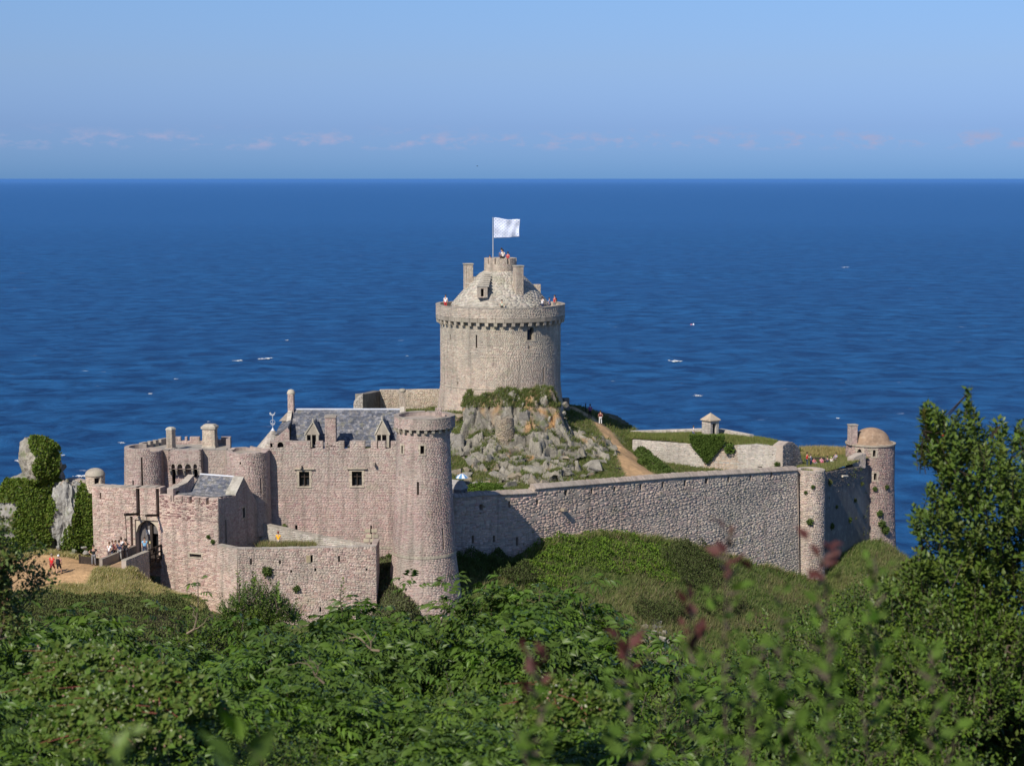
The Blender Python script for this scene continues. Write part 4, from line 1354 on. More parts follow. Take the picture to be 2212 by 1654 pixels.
# roof slopes
ap = SW.inv(*c8(1742, 818)); e0 = SW.inv(*c8(1625, 1068)); e1 = SW.inv(*c8(1960, 1230))
tl = (hA - hB)[:2] / np.linalg.norm((hA - hB)[:2])
rl = 4.55
def w3(sz, back=0.0): p_ = SW.map(sz[0], sz[1], 0); return np.array([p_[0] + tl[0] * back, p_[1] + tl[1] * back, p_[2]])
slates(hs, w3((e0[0], e0[1] - .02), rl + .25), w3((e0[0], e0[1] - .02), 1.0), w3((ap[0], ap[1] - .05), 1.0), w3((ap[0], ap[1] - .05), rl), SLATE_PAL, seed=110, wid=(0.2, 0.4), row=0.2)
slates(hs, w3((.72, hzt + .05), rl + .35), w3((.72, hzt + .05), .3), w3((e0[0], e0[1] - .03), .3), w3((e0[0], e0[1] - .03), rl + .25), SLATE_PAL, seed=112, wid=(0.2, 0.4), row=0.25)  # lower slate skirt, added to throw shade behind the crenel gaps
slates(hs, w3((e1[0], e1[1]), rl + .2), w3((e1[0], e1[1]), 0.5), w3((ap[0], ap[1] - .06), 0.5), w3((ap[0], ap[1] - .06), rl), SLATE_PAL, seed=111, wid=(0.5, 0.9), row=0.5)
cpn = MB()
for k in range(5):      # broad raked coping of the near gable
    t0, t1 = k / 5, (k + 1) / 5 - 0.012
    f = lambda t, bk, up: w3((e0[0] + (ap[0] - e0[0]) * t - .06, e0[1] + (ap[1] - e0[1]) * t + up), bk)
    MB().hexa([f(t0, -.06, .0), f(t0, 1.0, .0), f(t1, 1.0, .0), f(t1, -.06, 0), f(t0, -.06, .12), f(t0, 1.0, .12), f(t1, 1.0, .12), f(t1, -.06, .12)], vary((0.5, 0.47, 0.41), .9, 1.06)).build('coping_stone', M_STONE, hs)
MB().hexa([w3((ap[0] - .1, ap[1]), rl), w3((ap[0] - .1, ap[1]), 1.0), w3((ap[0] + .1, ap[1]), 1.0), w3((ap[0] + .1, ap[1]), rl),
           w3((ap[0] - .08, ap[1] + .1), rl), w3((ap[0] - .08, ap[1] + .1), 1.0), w3((ap[0] + .08, ap[1] + .1), 1.0), w3((ap[0] + .08, ap[1] + .1), rl)], (.5, .5, .5)).build('ridge_capping', M_LEAD, hs)
# left raked parapet, seen on its shaded inner side
k0 = P(374, 1070, 149.7)
LPp = Plane(k0, k0[:2] + sd * 6.6)
lt_, kx = topline(LPp, [c8(745, 982), c8(800, 968), c8(975, 885), c8(1033, 787), c8(1045, 787)])
smx = LPp.inv(*c8(1045, 787))[0]
LPp = Plane(k0, k0[:2] + sd * smx)
masonry(hs, LPp, hzg - 0.8, lt_, PINK, holes=[hc(LPp, c8, 792, 840, 1005, 1060)], seed=103, thick=0.62, kinks=kx, course=(0.16, 0.22), length=(0.25, 0.5), nparts=10, core_name='raked_parapet')
coping(LPp, 0, LPp.L, lt_, hs, h=0.06, over=0.02, thick=0.62, step=0.7, seed=15, col=(0.5, 0.44, 0.37))

# ================================================================== 8. lower outer wall, its terrace and sloping wall
q0, q1, q2 = P(471, 1250, 147.2), P(514, 1250, 145.6), P(813, 1250, 147.4)
low = thing('outer_rampart', 'low outer rampart with narrow loopholes in front of the residence', 'wall', (q1[0], q1[1], Z(1340, 146)))
W0 = Plane(q0, q1, batter=0.04, z0=Z(1187, 146)); W1 = Plane(q1, q2, batter=0.03, z0=Z(1187, 146))
lz0 = Z(1186.5, 145.8)
lt1, kx = topline(W1, [c2(95, 1121), c2(400, 1119), c2(1000, 1105), c2(1040, 1105)])
masonry(low, W0, Z(1400, 146), lambda s: lt1(0), PALE, zs=Z(1350, 146), seed=121, thick=0.5, nparts=60, course=(0.14, 0.22), length=(0.22, 0.5), relief=0.05, jitter=0.025)
l1 = [hc(W1, c2, 196, 204, 1182, 1222), hc(W1, c2, 386, 395, 1192, 1220), hc(W1, c2, 774, 782, 1165, 1206), hc(W1, c2, 592, 605, 1160, 1208), hc(W1, c2, 619, 627, 1245, 1265),
      hc(W1, c2, 460, 468, 1258, 1275), hc(W1, c2, 955, 963, 1245, 1262), hc(W1, c2, 652, 658, 1497, 1530)]
masonry(low, W1, Z(1400, 146), lt1, (PALE[0], (0.42, 0.35, 0.30)), zs=Z(1350, 146), holes=l1, seed=122, thick=0.5, nparts=300, kinks=kx, course=(0.14, 0.24), length=(0.2, 0.55), relief=0.05, jitter=0.025, rough=0.2,
        palf=lambda Q, ci, R: ci * np.array([[0.93, 0.95, 0.97]]))
bd = hc(W1, c2, 562, 590, 1162, 1208)
for k in range(3):
    w_ = (bd[1] - bd[0]) / 3
    block_on(W1, bd[0] + k * w_ + .01, bd[0] + (k + 1) * w_ - .01, bd[2], bd[3], -0.02, 0.08, 'hatch_board', low, col=(0.55, 0.45, 0.25))
coping(W0, 0, W0.L, lambda s: lt1(0), low, h=0.07, over=0.03, thick=0.5, step=0.7, seed=16, col=(0.48, 0.42, 0.36))
coping(W1, 0, W1.L, lt1, low, h=0.07, over=0.03, thick=0.5, step=0.7, seed=17, col=(0.46, 0.41, 0.36))
W2 = Plane(q2, (q2[0] + 0.02, q2[1] + 3.4))
masonry(low, W2, Z(1400, 147), lt1(W1.L), PINK, zs=Z(1330, 147), seed=123, thick=0.5, nparts=20)
r0, r1 = P(557, 1150, 154.8), P(812, 1180, 150.3)
rampw = thing('sloping_ramp_wall', 'pale wall whose top slopes down to the right below the residence', 'wall', (r0[0], r0[1], Z(1190, 154)))
RW = Plane(r0, r1)
rt, kx = topline(RW, [c2(240, 950), c2(258, 955), c2(330, 970), c2(600, 1030), c2(1000, 1107), c2(1030, 1112)])
masonry(rampw, RW, Z(1215, 152), rt, LIME, seed=125, thick=0.45, nparts=60, kinks=kx, course=(0.16, 0.26), length=(0.25, 0.6), relief=0.025, jitter=0.01)
coping(RW, 0, RW.L, rt, rampw, h=0.08, over=0.03, thick=0.45, step=0.8, seed=18, col=(0.45, 0.40, 0.34))

# ================================================================== 9. long curtain wall to the right
cA, cB = P(981, 1100, 158.5), P(1722, 1100, 190.5)
CW = Plane(cA, cB, batter=0.05, z0=Z(1120, 175))
cur = thing('curtain_wall', 'long grazing-lit rubble curtain wall running back to the right bastion', 'wall', (cA[0], cA[1], Z(1240, 165)))
stp = CW.inv(*c4(955, 1030))[0]
LOWT = [c4(265, 1103), c4(500, 1082), c4(925, 1064)]
lowz = [CW.inv(*p_) for p_ in LOWT]; upz = [CW.inv(*p_) for p_ in (c4(985, 1022), c4(2205, 923), c5(1195, 603), c5(1300, 596))]
xs = [a for a, _ in lowz] + [stp - .01, stp + .01] + [a for a, _ in upz]
zs_ = [b for _, b in lowz] + [lowz[-1][1], upz[0][1]] + [b for _, b in upz]
ct = lambda s: float(np.interp(s, xs, zs_))
ch = [hc(CW, c4, 474, 502, 1156, 1208), hc(CW, c4, 733, 739, 1132, 1188), hc(CW, c4, 977, 983, 1118, 1166), hc(CW, c4, 1217, 1243, 1034, 1082), hc(CW, c4, 1453, 1458, 1020, 1064),
      hc(CW, c4, 1653, 1658, 1000, 1046), hc(CW, c4, 1883, 1888, 980, 1030), hc(CW, c4, 2076, 2081, 958, 1010), hc(CW, c5, 254, 259, 684, 728), hc(CW, c5, 426, 431, 675, 718),
      hc(CW, c5, 584, 607, 658, 707), hc(CW, c5, 765, 770, 645, 690), hc(CW, c5, 936, 942, 630, 675), hc(CW, c5, 1099, 1105, 613, 660),
      hc(CW, c4, 413, 418, 1430, 1500), hc(CW, c4, 598, 603, 1430, 1490), hc(CW, c4, 798, 808, 1440, 1522)]
ch = [(h[0] - max(0, .3 - h[1] + h[0]) / 2, h[1] + max(0, .3 - h[1] + h[0]) / 2, h[2], h[3], h[4]) for h in ch]


def greyer(Q, ci, R):
    k = np.clip((Q[:, 0] - 12) / 25, 0, 1)[:, None]
    pinkish = np.array([1.06, 0.96, 0.95]); grey = np.array([0.98, 1.02, 1.0])
    return ci * (pinkish * (1 - k) + grey * k)


masonry(cur, CW, Z(1240, 163) - 14, ct, GREY, zs=Z(1260, 190), holes=ch, seed=131, thick=0.9, nparts=300, kinks=xs, course=(0.17, 0.40), length=(0.3, 0.95), relief=0.038, jitter=0.018, rough=0.5, gap=0.003, palf=greyer, vary=0.12,
        srange=(0, CW.L))
# coping of upright stones with a drip course below
r_ = random.Random(5)
m = MB(); s = 0.0
while s < CW.L - 0.02:
    l = r_.uniform(0.12, 0.24); a, b = s + .006, min(CW.L, s + l) - .006; s += l
    if a < stp < b or b - a < 0.03: continue
    hgt = (0.42 if a > stp else 0.36) * r_.uniform(0.9, 1.1)
    q = []
    for (dz, f_, bk) in ((0.06, 0.12, -0.8), (hgt, -0.25, -0.7)):
        q += [CW.map(a, ct(a) + dz, f_), CW.map(b, ct(b) + dz, f_), CW.map(b, ct(b) + dz, bk), CW.map(a, ct(a) + dz, bk)]
    kk = r_.uniform(0.8, 1.15)
    m.hexa(q, (0.42 * kk, 0.35 * kk, 0.30 * kk))
stuff(m.build('upright_coping', M_STONE, cur))
coping(CW, 0, stp, ct, cur, h=0.05, over=0.14, thick=0.9, step=1.2, seed=19, name='drip_course_stone')
coping(CW, stp + .02, CW.L, ct, cur, h=0.05, over=0.14, thick=0.9, step=1.2, seed=20, name='drip_course_stone')
s_, z_ = CW.inv(*c4(1195, 1200))
block_on(CW, s_ - 0.2, s_ + 0.2, z_ - 0.15, z_ + 0.13, -0.1, 0.55, 'spout_stone', cur, col=(0.4, 0.33, 0.25))

# ---- rounded buttress at the corner
bY = 192.0
q = P(1749, 1100, bY)
but = thing('rounded_buttress', 'rounded rubble buttress at the right end of the curtain wall', 'buttress', (q[0], bY, Z(1260, bY)))
BU = Cyl(q, lambda z: np.interp(z, [Z(1260, bY), Z(1012, bY)], [1.85, 1.62]), 1.7)
hl = BU.L / 2
masonry(but, BU, Z(1290, bY), Z(1013, bY), GREY, s0=-hl, s1=hl, zs=Z(1265, bY), seed=141, thick=0.5, nparts=150, course=(0.2, 0.3), length=(0.22, 0.5), relief=0.07, jitter=0.04, rough=0.3,
        palf=lambda Q, ci, R: ci * 1.0, srange=(-hl * .68, hl * .68), holes=[(lambda h: (h[0], h[1], h[2], Z(1013, bY) + 1, 'through'))(hc(BU, c5, 1315, 1332, 580, 615))])
ring(but, q, 0.05, 1.4, Z(1024, bY), Z(1021, bY), (.33, .3, .26), 'buttress_top', 20)

# ---- shaded return wall and round bastion tower
eA, eB = P(1779, 1100, 193.0), P(1887, 1100, 207.0)
EW = Plane(eA, eB, batter=0.04, z0=Z(1100, 200))
ret = thing('shaded_return_wall', 'dark shaded rubble wall between the rounded buttress and domed tower', 'wall', (eA[0], eA[1], Z(1290, 200)))
et, kx = topline(EW, [c5(1500, 618), c5(1520, 612), c5(1700, 580), c5(1865, 555), c5(1900, 550)])
masonry(ret, EW, Z(1300, 200) - 3, et, ([tuple(c * .5 for c in p) for p in GREY[0]], (0.20, 0.18, 0.16)), zs=Z(1290, 200), seed=142, thick=0.8, nparts=300, kinks=kx, course=(0.2, 0.32), length=(0.25, 0.6), relief=0.09, jitter=0.06, rough=0.35, gap=0.03)  # palette of the lit walls halved, deepening this wall's shade in the colour
s_, z_ = EW.inv(*c5(1655, 640))
MB().tube([EW.map(s_ - .6, z_ + .1, 0.25), EW.map(s_ + .5, z_ - .05, 0.45)], 0.14, 7, (0.6, 0.55, 0.45)).build('pale_stone_spout', M_STONE, ret)
dY = 208.5
q = P(1878, 1050, dY)
dom = thing('domed_tower', 'round tower with orange-brown dome and square chimney at the right end', 'tower', (q[0], dY, Z(1240, dY)))
DR = Cyl(q, lambda z: np.interp(z, [Z(1230, dY), Z(1150, dY), Z(1050, dY), Z(958, dY)], [3.65, 3.28, 3.0, 2.93]), 3.0)
hl = DR.L / 2
dh = [hc(DR, c5, 1770, 1808, 430, 478, 'arch'), hc(DR, c5, 1893, 1915, 440, 488), hc(DR, c5, 1900, 1923, 618, 671)]
masonry(dom, DR, Z(1270, dY), Z(958, dY), ([tuple(np.array(p) * np.array([0.86, 0.80, 0.79])) for p in PINK[0]], (0.38, 0.31, 0.28)), s0=-hl, s1=hl, zs=Z(1240, dY), holes=dh, seed=143, thick=0.7, nparts=200,
        course=(0.16, 0.28), length=(0.22, 0.5), relief=0.07, jitter=0.045, rough=0.3, srange=(-hl * .68, hl * .68), zextra=[Z(1150, dY), Z(1050, dY)])
for h in dh: frame_on(DR, h, dom, w=0.2, d=0.05, split=2)
arch_head(DR, dh[0], dom, hgt=0.45)
ring(dom, q, 2.0, 3.1, Z(958, dY), Z(955, dY), (0.42, 0.35, 0.27), 'eaves_ring', 40)
R_ = 2.25; zd = Z(955.5, dY); H_ = (Z(921, dY - 0) - zd) * .93
prof = [(R_ + .45, zd - .02), (R_ + .3, zd + 0.08)] + [(R_ * math.cos(t), zd + 0.1 + (H_ - .1) * math.sin(t)) for t in np.linspace(0.12, 1.55, 11)]
MB().lathe((q[0] + .1, q[1]), prof, 36, (0.36, 0.25, 0.17)).build('dome', attr_mat('dome_render', n1=2.2, a1=0.35, n2=0.7, a2=0.25, bump=0.4, bscale=9, stain=LICHEN), dom, True)
cq = P(1841.5, 935, dY - 1.2)
masonry_box(dom, cq, 0.98, 0.8, zd - .1, Z(918, dY - 1.2), 0.25, PINK, 145)
MB().box((cq[0], cq[1], Z(918, dY - 1.2) + .05), (1.1, .92, .12), .25, (.42, .37, .31)).build('chimney_cap', M_STONE, dom)
mq = P(1858, 1000, 203.5)
sw = thing('stone_stub_wall', 'broken stub of grey wall standing on the grassy rampart by the domed tower', 'wall', (mq[0], mq[1], Z(1005, 203)))
SP = Plane(P(1842, 1000, 202.5), P(1870, 1000, 203.5))
stt, kx = topline(SP, [(1842, 990), (1850, 985), (1862, 980), (1871, 979)])
masonry(sw, SP, Z(1012, 203), stt, GREY, seed=146, thick=1.0, kinks=kx, nparts=20, palf=lambda Q, ci, R: ci * 1.15)

# ================================================================== 10. inner battery wall, sentry box, parapets
iA, iB = P(1366, 990, 204.5), P(1690, 990, 198.5)
IW = Plane(iA, iB)
inn = thing('battery_wall', 'pale inner battery wall with a notch full of ivy', 'wall', (iA[0], iA[1], Z(1030, 202)))
it, kx = topline(IW, [c5(10, 358), c5(25, 358), c5(480, 392), c5(615, 520), c5(712, 400), c5(780, 405), c5(980, 395), c5(1190, 415), c5(1200, 415)])
ih = [hc(IW, c5, 482, 565, 583, 640, 'arch'), hc(IW, c5, 995, 1030, 565, 573), hc(IW, c5, 806, 812, 485, 495), hc(IW, c5, 1110, 1116, 470, 478)]
masonry(inn, IW, Z(1060, 200), it, LIME, holes=ih, seed=151, thick=1.2, nparts=200, kinks=kx, course=(0.16, 0.3), length=(0.2, 0.5), relief=0.035, jitter=0.02, rough=0.25,
        palf=lambda Q, ci, R: np.where(((np.abs(Q[:, 0] - IW.inv(*c5(700, 500))[0]) < 2.0))[:, None], ci * np.array([1.02, 0.84, 0.72]), ci * (1.08 - 0.1 * (Q[:, [0]] / IW.L))))
arch_head(IW, ih[0], inn, hgt=0.3)
IW2 = Plane(P(1690, 1000, 198.3), P(1733, 1000, 203.5))
it2, kx = topline(IW2, [c5(1192, 400), c5(1235, 370), c5(1270, 375), c5(1320, 420), c5(1340, 520)])
masonry(inn, IW2, Z(1060, 200), it2, GREY, seed=152, thick=1.2, nparts=60, kinks=kx, course=(0.18, 0.3), length=(0.2, 0.5), relief=0.07, jitter=0.05, rough=0.35, palf=lambda Q, ci, R: ci * 1.12)
sx = thing('sentry_box', 'square stone sentry box with pyramid roof on the grassy battery', 'sentry box', P(1535, 942, 209))
q = P(1534.5, 925, 210.2)
ang = math.radians(38)
z0_, z1_ = Z(948, 210), Z(908, 210)
o_ = masonry_box(sx, q, 1.5, 1.5, z0_, z1_, ang, LIME, 161, faces='FLR', course=(0.2, 0.3), length=(0.3, 0.6), relief=0.02,
                 holes={'F': [(0.42, 1.0, z0_ + 0.1, z1_ - 0.3, 'slit')]})
m = MB(); w_ = 0.92; co, si = math.cos(ang), math.sin(ang)
pt = [(q[0] + x * co - y * si, q[1] + x * si + y * co, z) for (x, y, z) in ((-w_, -w_, z1_), (w_, -w_, z1_), (w_, w_, z1_), (-w_, w_, z1_), (-w_, -w_, z1_ + .1), (w_, -w_, z1_ + .1), (w_, w_, z1_ + .1), (-w_, w_, z1_ + .1), (0, 0, Z(891.5, 210)))]
m.add(pt, [(3, 2, 1, 0), (0, 1, 5, 4), (1, 2, 6, 5), (2, 3, 7, 6), (3, 0, 4, 7), (4, 5, 8), (5, 6, 8), (6, 7, 8), (7, 4, 8)], (0.5, 0.41, 0.31)); m.build('pyramid_roof', M_STONE, sx)
pb = thing('battery_parapet', 'low stone parapet along the sea edge behind the sentry box', 'wall', P(1500, 935, 214))
for i, (ua, va, Ya, ub, vb, Yb, seed) in enumerate(((1362, 931, 215, 1517, 926, 213, 1), (1551, 926, 212.5, 1620, 939, 207, 2))):
    pl = Plane(P(ua, va, Ya), P(ub, vb, Yb))
    za_, zb_ = Z(va, Ya), Z(vb, Yb)
    masonry(pb, pl, min(za_, zb_) - 3, lambda s, L=pl.L, za_=za_, zb_=zb_: za_ + (zb_ - za_) * s / L, LIME, zs=min(za_, zb_) - 1.3, seed=163 + i, thick=0.6, nparts=20, course=(0.2, 0.3))

# ---- ruined wall behind the residence, left of the keep
rw = thing('ruined_back_wall', 'ruined wall with shaded side face between the slate roof and the keep', 'wall', P(850, 880, 212))
BW1 = Plane(P(820, 860, 211), P(962, 860, 211))
t_, kx = topline(BW1, [(820, 842.5), (838, 842), (867, 842.5), (900, 841.5), (960, 841)])
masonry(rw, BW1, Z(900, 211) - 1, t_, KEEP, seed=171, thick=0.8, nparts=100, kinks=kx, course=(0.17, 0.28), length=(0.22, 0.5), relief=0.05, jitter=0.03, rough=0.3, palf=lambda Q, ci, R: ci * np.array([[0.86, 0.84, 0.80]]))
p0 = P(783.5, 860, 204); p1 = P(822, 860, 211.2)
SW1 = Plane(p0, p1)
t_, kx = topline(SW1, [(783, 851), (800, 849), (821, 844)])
masonry(rw, SW1, Z(900, 208) - 1, t_, ([(.2, .18, .16), (.17, .155, .14)], (.15, .135, .12)), seed=172, thick=0.95, nparts=10, kinks=kx, relief=0.03)  # shade of this right-facing side is put into the dark stone colours
EW1 = Plane(P(763.5, 870, 204.1), P(783.5, 870, 204.0))
t_, kx = topline(EW1, [(763, 876), (765, 866), (771, 858), (778, 852), (784, 850.5)])
masonry(rw, EW1, Z(900, 204) - 1, t_, LIME, seed=173, thick=0.9, nparts=0, kinks=kx, course=(0.2, 0.35), length=(0.25, 0.5), relief=0.08, jitter=0.05)
q = P(869.5, 870, 205)
ch_ = masonry_box(rw, q, 0.72, 0.6, Z(896, 205), Z(846, 205), 0.1, KEEP, 174)
MB().lathe((q[0], q[1]), [(0.42, Z(846, 205)), (0.46, Z(843, 205)), (0.36, Z(840, 205)), (0.1, Z(839, 205))], 12, (.5, .44, .34)).build('chimney_cap', M_STONE, rw)
# little ruined turret in front of the keep
q = P(1091, 930, 188.4)
ru = thing('ruined_rock_turret', 'small ruined round rubble turret on the rocks below the keep', 'tower', (q[0], q[1], Z(972, 188.4)))
RR = Cyl(q, lambda z: np.interp(z, [Z(975, 188.4), Z(950, 188.4), Z(900, 188.4)], [1.0, 1.12, 0.92]), 1.0)
hl = RR.L / 2
masonry(ru, RR, Z(990, 188.4), lambda s: Z(902, 188.4) + 0.12 * math.sin(s * 3) + 0.1 * math.sin(s * 7.1), ([(.42, .34, .25), (.37, .30, .23), (.33, .28, .22), (.46, .38, .28)], (.3, .25, .19)), s0=-hl, s1=hl, seed=175, thick=0.4, nparts=60,
        course=(0.14, 0.22), length=(0.14, 0.3), relief=0.07, jitter=0.045, rough=0.35)
# ---- left sentry turret and rampart on the rock
q = P(205.7, 1035, 153.8)
lt2 = thing('domed_watch_turret', 'small round watch turret with domed cap above the gate wall', 'turret', (q[0], q[1], Z(1056, 153.8)))
TT = Cyl(q, 0.86)
wdw = hc(TT, c6, 182, 250, 243, 332)
masonry(lt2, TT, Z(1062, 153.8), Z(1026, 153.8), KEEP, s0=-TT.L / 2, s1=TT.L / 2, seed=181, thick=0.3, holes=[wdw], course=(0.16, 0.24), length=(0.2, 0.4), relief=0.02, jitter=0.01, nparts=20)
zd = Z(1026, 153.8); H_ = Z(1010.5, 153.8) - zd
MB().lathe((q[0], q[1]), [(0.9, zd), (0.93, zd + .05)] + [(0.9 * math.cos(t), zd + .06 + (H_ - .06) * math.sin(t)) for t in np.linspace(0.1, 1.53, 9)], 28, (0.44, 0.39, 0.32)).build('dome_cap', M_STONE, lt2, True)
rk = thing('rock_rampart', 'short grey rampart with one loophole joining the ivy rock and watch turret', 'wall', P(160, 1060, 154.5))
RK = Plane(P(133, 1050, 155), P(190, 1050, 154.2))
t_, kx = topline(RK, [c1(465, 760), c1(520, 750), c1(560, 758), c1(600, 768), c1(650, 775), c1(670, 775)])
masonry(rk, RK, Z(1110, 155), t_, GREY, holes=[hc(RK, c1, 499, 508, 812, 858)], seed=183, thick=0.8, nparts=30, kinks=kx, course=(0.15, 0.25), relief=0.05, jitter=0.03, palf=lambda Q, ci, R: ci * 1.2)


# ================================================================== terrain
def rbf(pts):
    pts = np.array(pts, float)
    X, zv = pts[:, :2], pts[:, 2]
    n = len(X)
    K = np.linalg.norm(X[:, None] - X[None], axis=-1)
    A_ = np.zeros((n + 3, n + 3))
    A_[:n, :n] = K + np.eye(n) * 0.05
    A_[:n, n] = 1; A_[:n, n + 1:] = X
    A_[n:, :n] = A_[:n, n:].T
    w = np.linalg.solve(A_, np.concatenate([zv, np.zeros(3)]))

    def f(x, y):
        Q = np.stack([x, y], -1).astype(float)
        sh = Q.shape[:-1]; Q = Q.reshape(-1, 2)
        out = np.empty(len(Q))
        for i in range(0, len(Q), 20000):
            q = Q[i:i + 20000]
            d = np.linalg.norm(q[:, None] - X[None], axis=-1)
            out[i:i + 20000] = d @ w[:n] + w[n] + q @ w[n + 1:]
        return out.reshape(sh)
    return f


_prm = np.random.default_rng(5).permutation(256)
_prm = np.concatenate([_prm, _prm])
_val = np.random.default_rng(6).uniform(-1, 1, 256)


def vnoise(x, y, z=0.0):
    """smooth value noise, vectorised, -1..1"""
    x, y, z = np.broadcast_arrays(np.asarray(x, float), np.asarray(y, float), np.asarray(z, float))
    xi, yi, zi = np.floor(x).astype(int), np.floor(y).astype(int), np.floor(z).astype(int)
    fx, fy, fz = x - xi, y - yi, z - zi
    fx, fy, fz = [t * t * (3 - 2 * t) for t in (fx, fy, fz)]
    def h(a, b, c): return _val[_prm[_prm[_prm[a & 255] + (b & 255)] + (c & 255)]]
    def L(a, b, t): return a + (b - a) * t
    return L(L(L(h(xi, yi, zi), h(xi + 1, yi, zi), fx), L(h(xi, yi + 1, zi), h(xi + 1, yi + 1, zi), fx), fy),
             L(L(h(xi, yi, zi + 1), h(xi + 1, yi, zi + 1), fx), L(h(xi, yi + 1, zi + 1), h(xi + 1, yi + 1, zi + 1), fx), fy), fz)


def fbm(x, y, z=0.0, oct=4):
    s, a = 0, 1.0
    for k in range(oct):
        s = s + a * vnoise(np.asarray(x) * 2 ** k + 17 * k, np.asarray(y) * 2 ** k, np.asarray(z) * 2 ** k)
        a *= 0.5
    return s / 1.9


ext = [P(*p) for p in (
    (0, 1290, 137), (0, 1218, 149), (110, 1240, 143.5), (202, 1219, 147.5), (170, 1216, 149), (60, 1252, 142), (120, 1262, 140),
    (300, 1262, 143.5), (357, 1275, 143.5), (240, 1262, 142), (300, 1290, 140), (180, 1290, 138), (60, 1312, 134), (430, 1295, 141), (440, 1330, 138),
    (100, 1345, 128), (300, 1350, 130), (420, 1345, 132), (-60, 1300, 135), (-60, 1215, 150), (150, 1195, 153), (60, 1200, 152),
    (320, 1270, 148), (343, 1262, 149),
    (472, 1345, 142), (640, 1350, 142), (810, 1350, 143), (826, 1235, 151.5), (850, 1290, 147.5), (878, 1325, 145.5), (812, 1330, 146), (840, 1230, 154),
    (920, 1380, 146), (1003, 1325, 149), (1005, 1240, 155), (1010, 1215, 158), (1100, 1222, 161.5), (1146, 1192, 164), (1200, 1168, 166), (1270, 1154, 169.3), (1340, 1156, 172), (1420, 1166, 175.3),
    (1500, 1182, 178.8), (1600, 1206, 184.5), (1720, 1243, 190), (1640, 1300, 175), (1450, 1250, 168), (1320, 1290, 160), (1200, 1290, 157), (1400, 1400, 149), (1480, 1440, 148), (1100, 1330, 151),
    (1300, 1400, 147), (1550, 1390, 160), (1800, 1275, 189), (1790, 1330, 180), (1880, 1195, 198), (1900, 1168, 203), (1945, 1200, 203), (1850, 1240, 193), (1990, 1240, 206), (1950, 1300, 188),
    (560, 1345, 146), (700, 1345, 147), (800, 1340, 147), (520, 1340, 145.5), (640, 1345, 150))]
ext += [np.array(p, float) for p in (
    (0, 0, 61.9), (0, 7, 59.4), (0, 14, 57.2), (0, 24, 54.6), (0, 34, 50), (-8, 14, 57.0), (-12, 26, 54.0), (9, 14, 57.4), (12, 26, 54.6), (-25, 10, 58), (28, 10, 59), (0, -15, 64), (-25, 38, 49), (26, 38, 50),
    (0, 55, 38), (-30, 60, 36), (35, 60, 37), (0, 85, 18), (-35, 90, 20), (40, 90, 18), (0, 108, 9), (-30, 108, 14), (-60, 100, 22), (-70, 130, 24), (30, 115, 6), (60, 120, -2), (70, 150, -4), (70, 185, -5), (20, 128, 12), (40, 150, 12),
    (-62, 160, -4), (-75, 180, -6), (-50, 200, -6), (-90, 140, 6), (60, 215, -5), (80, 90, 10), (90, 40, 30), (-90, 40, 34), (-90, 80, 22), (0, 235, -6), (-60, 240, -6), (60, 250, -6), (0, 260, -6),
    (-20, 175, 27), (0, 180, 26), (10, 190, 25), (-35, 175, 20), (20, 200, 22), (30, 215, 10), (0, 215, 22), (-25, 205, 12), (-38, 158, 27), (-30, 162, 27), (-48, 156, 24))]
for (dd, off, zz_) in ((6.6, .1, .2), (6.0, .6, -.1), (4.6, .6, -1.3), (3.2, .6, -2.4), (2.0, .7, -3.3), (0.6, .8, -4.2), (6.8, -1.5, .1), (7.6, 1.0, -.3), (6.2, 2.2, -1.3), (4.0, 2.4, -2.6)):
    q_ = side + nrm * dd + np.array([OW.t[0], OW.t[1]]) * off
    ext.append(np.array([q_[0], q_[1], zbr + zz_]))
h_ext = rbf(ext)


def grid_mesh(name, xs, ys, hf, mat, colf, mask=None, parent=None):
    X, Y = np.meshgrid(xs, ys)
    Zg = hf(X, Y)
    nx, ny = len(xs), len(ys)
    V = np.stack([X.ravel(), Y.ravel(), Zg.ravel()], -1)
    i = np.arange(nx - 1)[None] + np.arange(ny - 1)[:, None] * nx
    F_ = np.stack([i, i + 1, i + 1 + nx, i + nx], -1).reshape(-1, 4)
    if mask is not None:
        c = V[F_].mean(1)
        F_ = F_[mask(c[:, 0], c[:, 1])]
    C = colf(X, Y, Zg).reshape(-1, 3)
    return mesh_obj(name, V, F_, mat, parent, C, smooth=True)


def lerp3(a, b, t):
    return np.asarray(a) * (1 - t[..., None]) + np.asarray(b) * t[..., None]


SAND = (0.60, 0.385, 0.20); DRY = (0.27, 0.22, 0.11); GRASS = (0.11, 0.14, 0.035); OLIVE = (0.16, 0.15, 0.065); SOIL = (0.16, 0.13, 0.10); ROCKC = (0.30, 0.28, 0.25); DARKG = (0.05, 0.065, 0.025)


def smooth(a, b, x):
    t = np.clip((x - a) / (b - a), 0, 1)
    return t * t * (3 - 2 * t)


def ground_kind(X, Y, Zg):
    """weights used both for colour and for what grows where: sand, dry, green, heather, rocky"""
    u, v = PX(np.stack([X, Y, Zg], -1))
    n = fbm(X * 0.25, Y * 0.25, 3.0); n2 = fbm(X * 0.9, Y * 0.9, 7.0)
    sand = smooth(3.2, 1.6, np.abs(Y - (146.5 + (X + 40) * 0.10) - n * 0.6) ) * (Y > 120) * (X < -34.4) * (Zg > 28)
    # the path widens towards the left
    sand = np.maximum(sand, ((X < -36.0) & (Y > 136.5 + (X + 44) * 0.55 + n) & (Y < 150.5) & (Zg > 27)).astype(float))
    dry = ((X < -24) & (Y > 126) & (Y < 152)).astype(float) * smooth(137, 140, Y)
    return sand, dry, n, n2


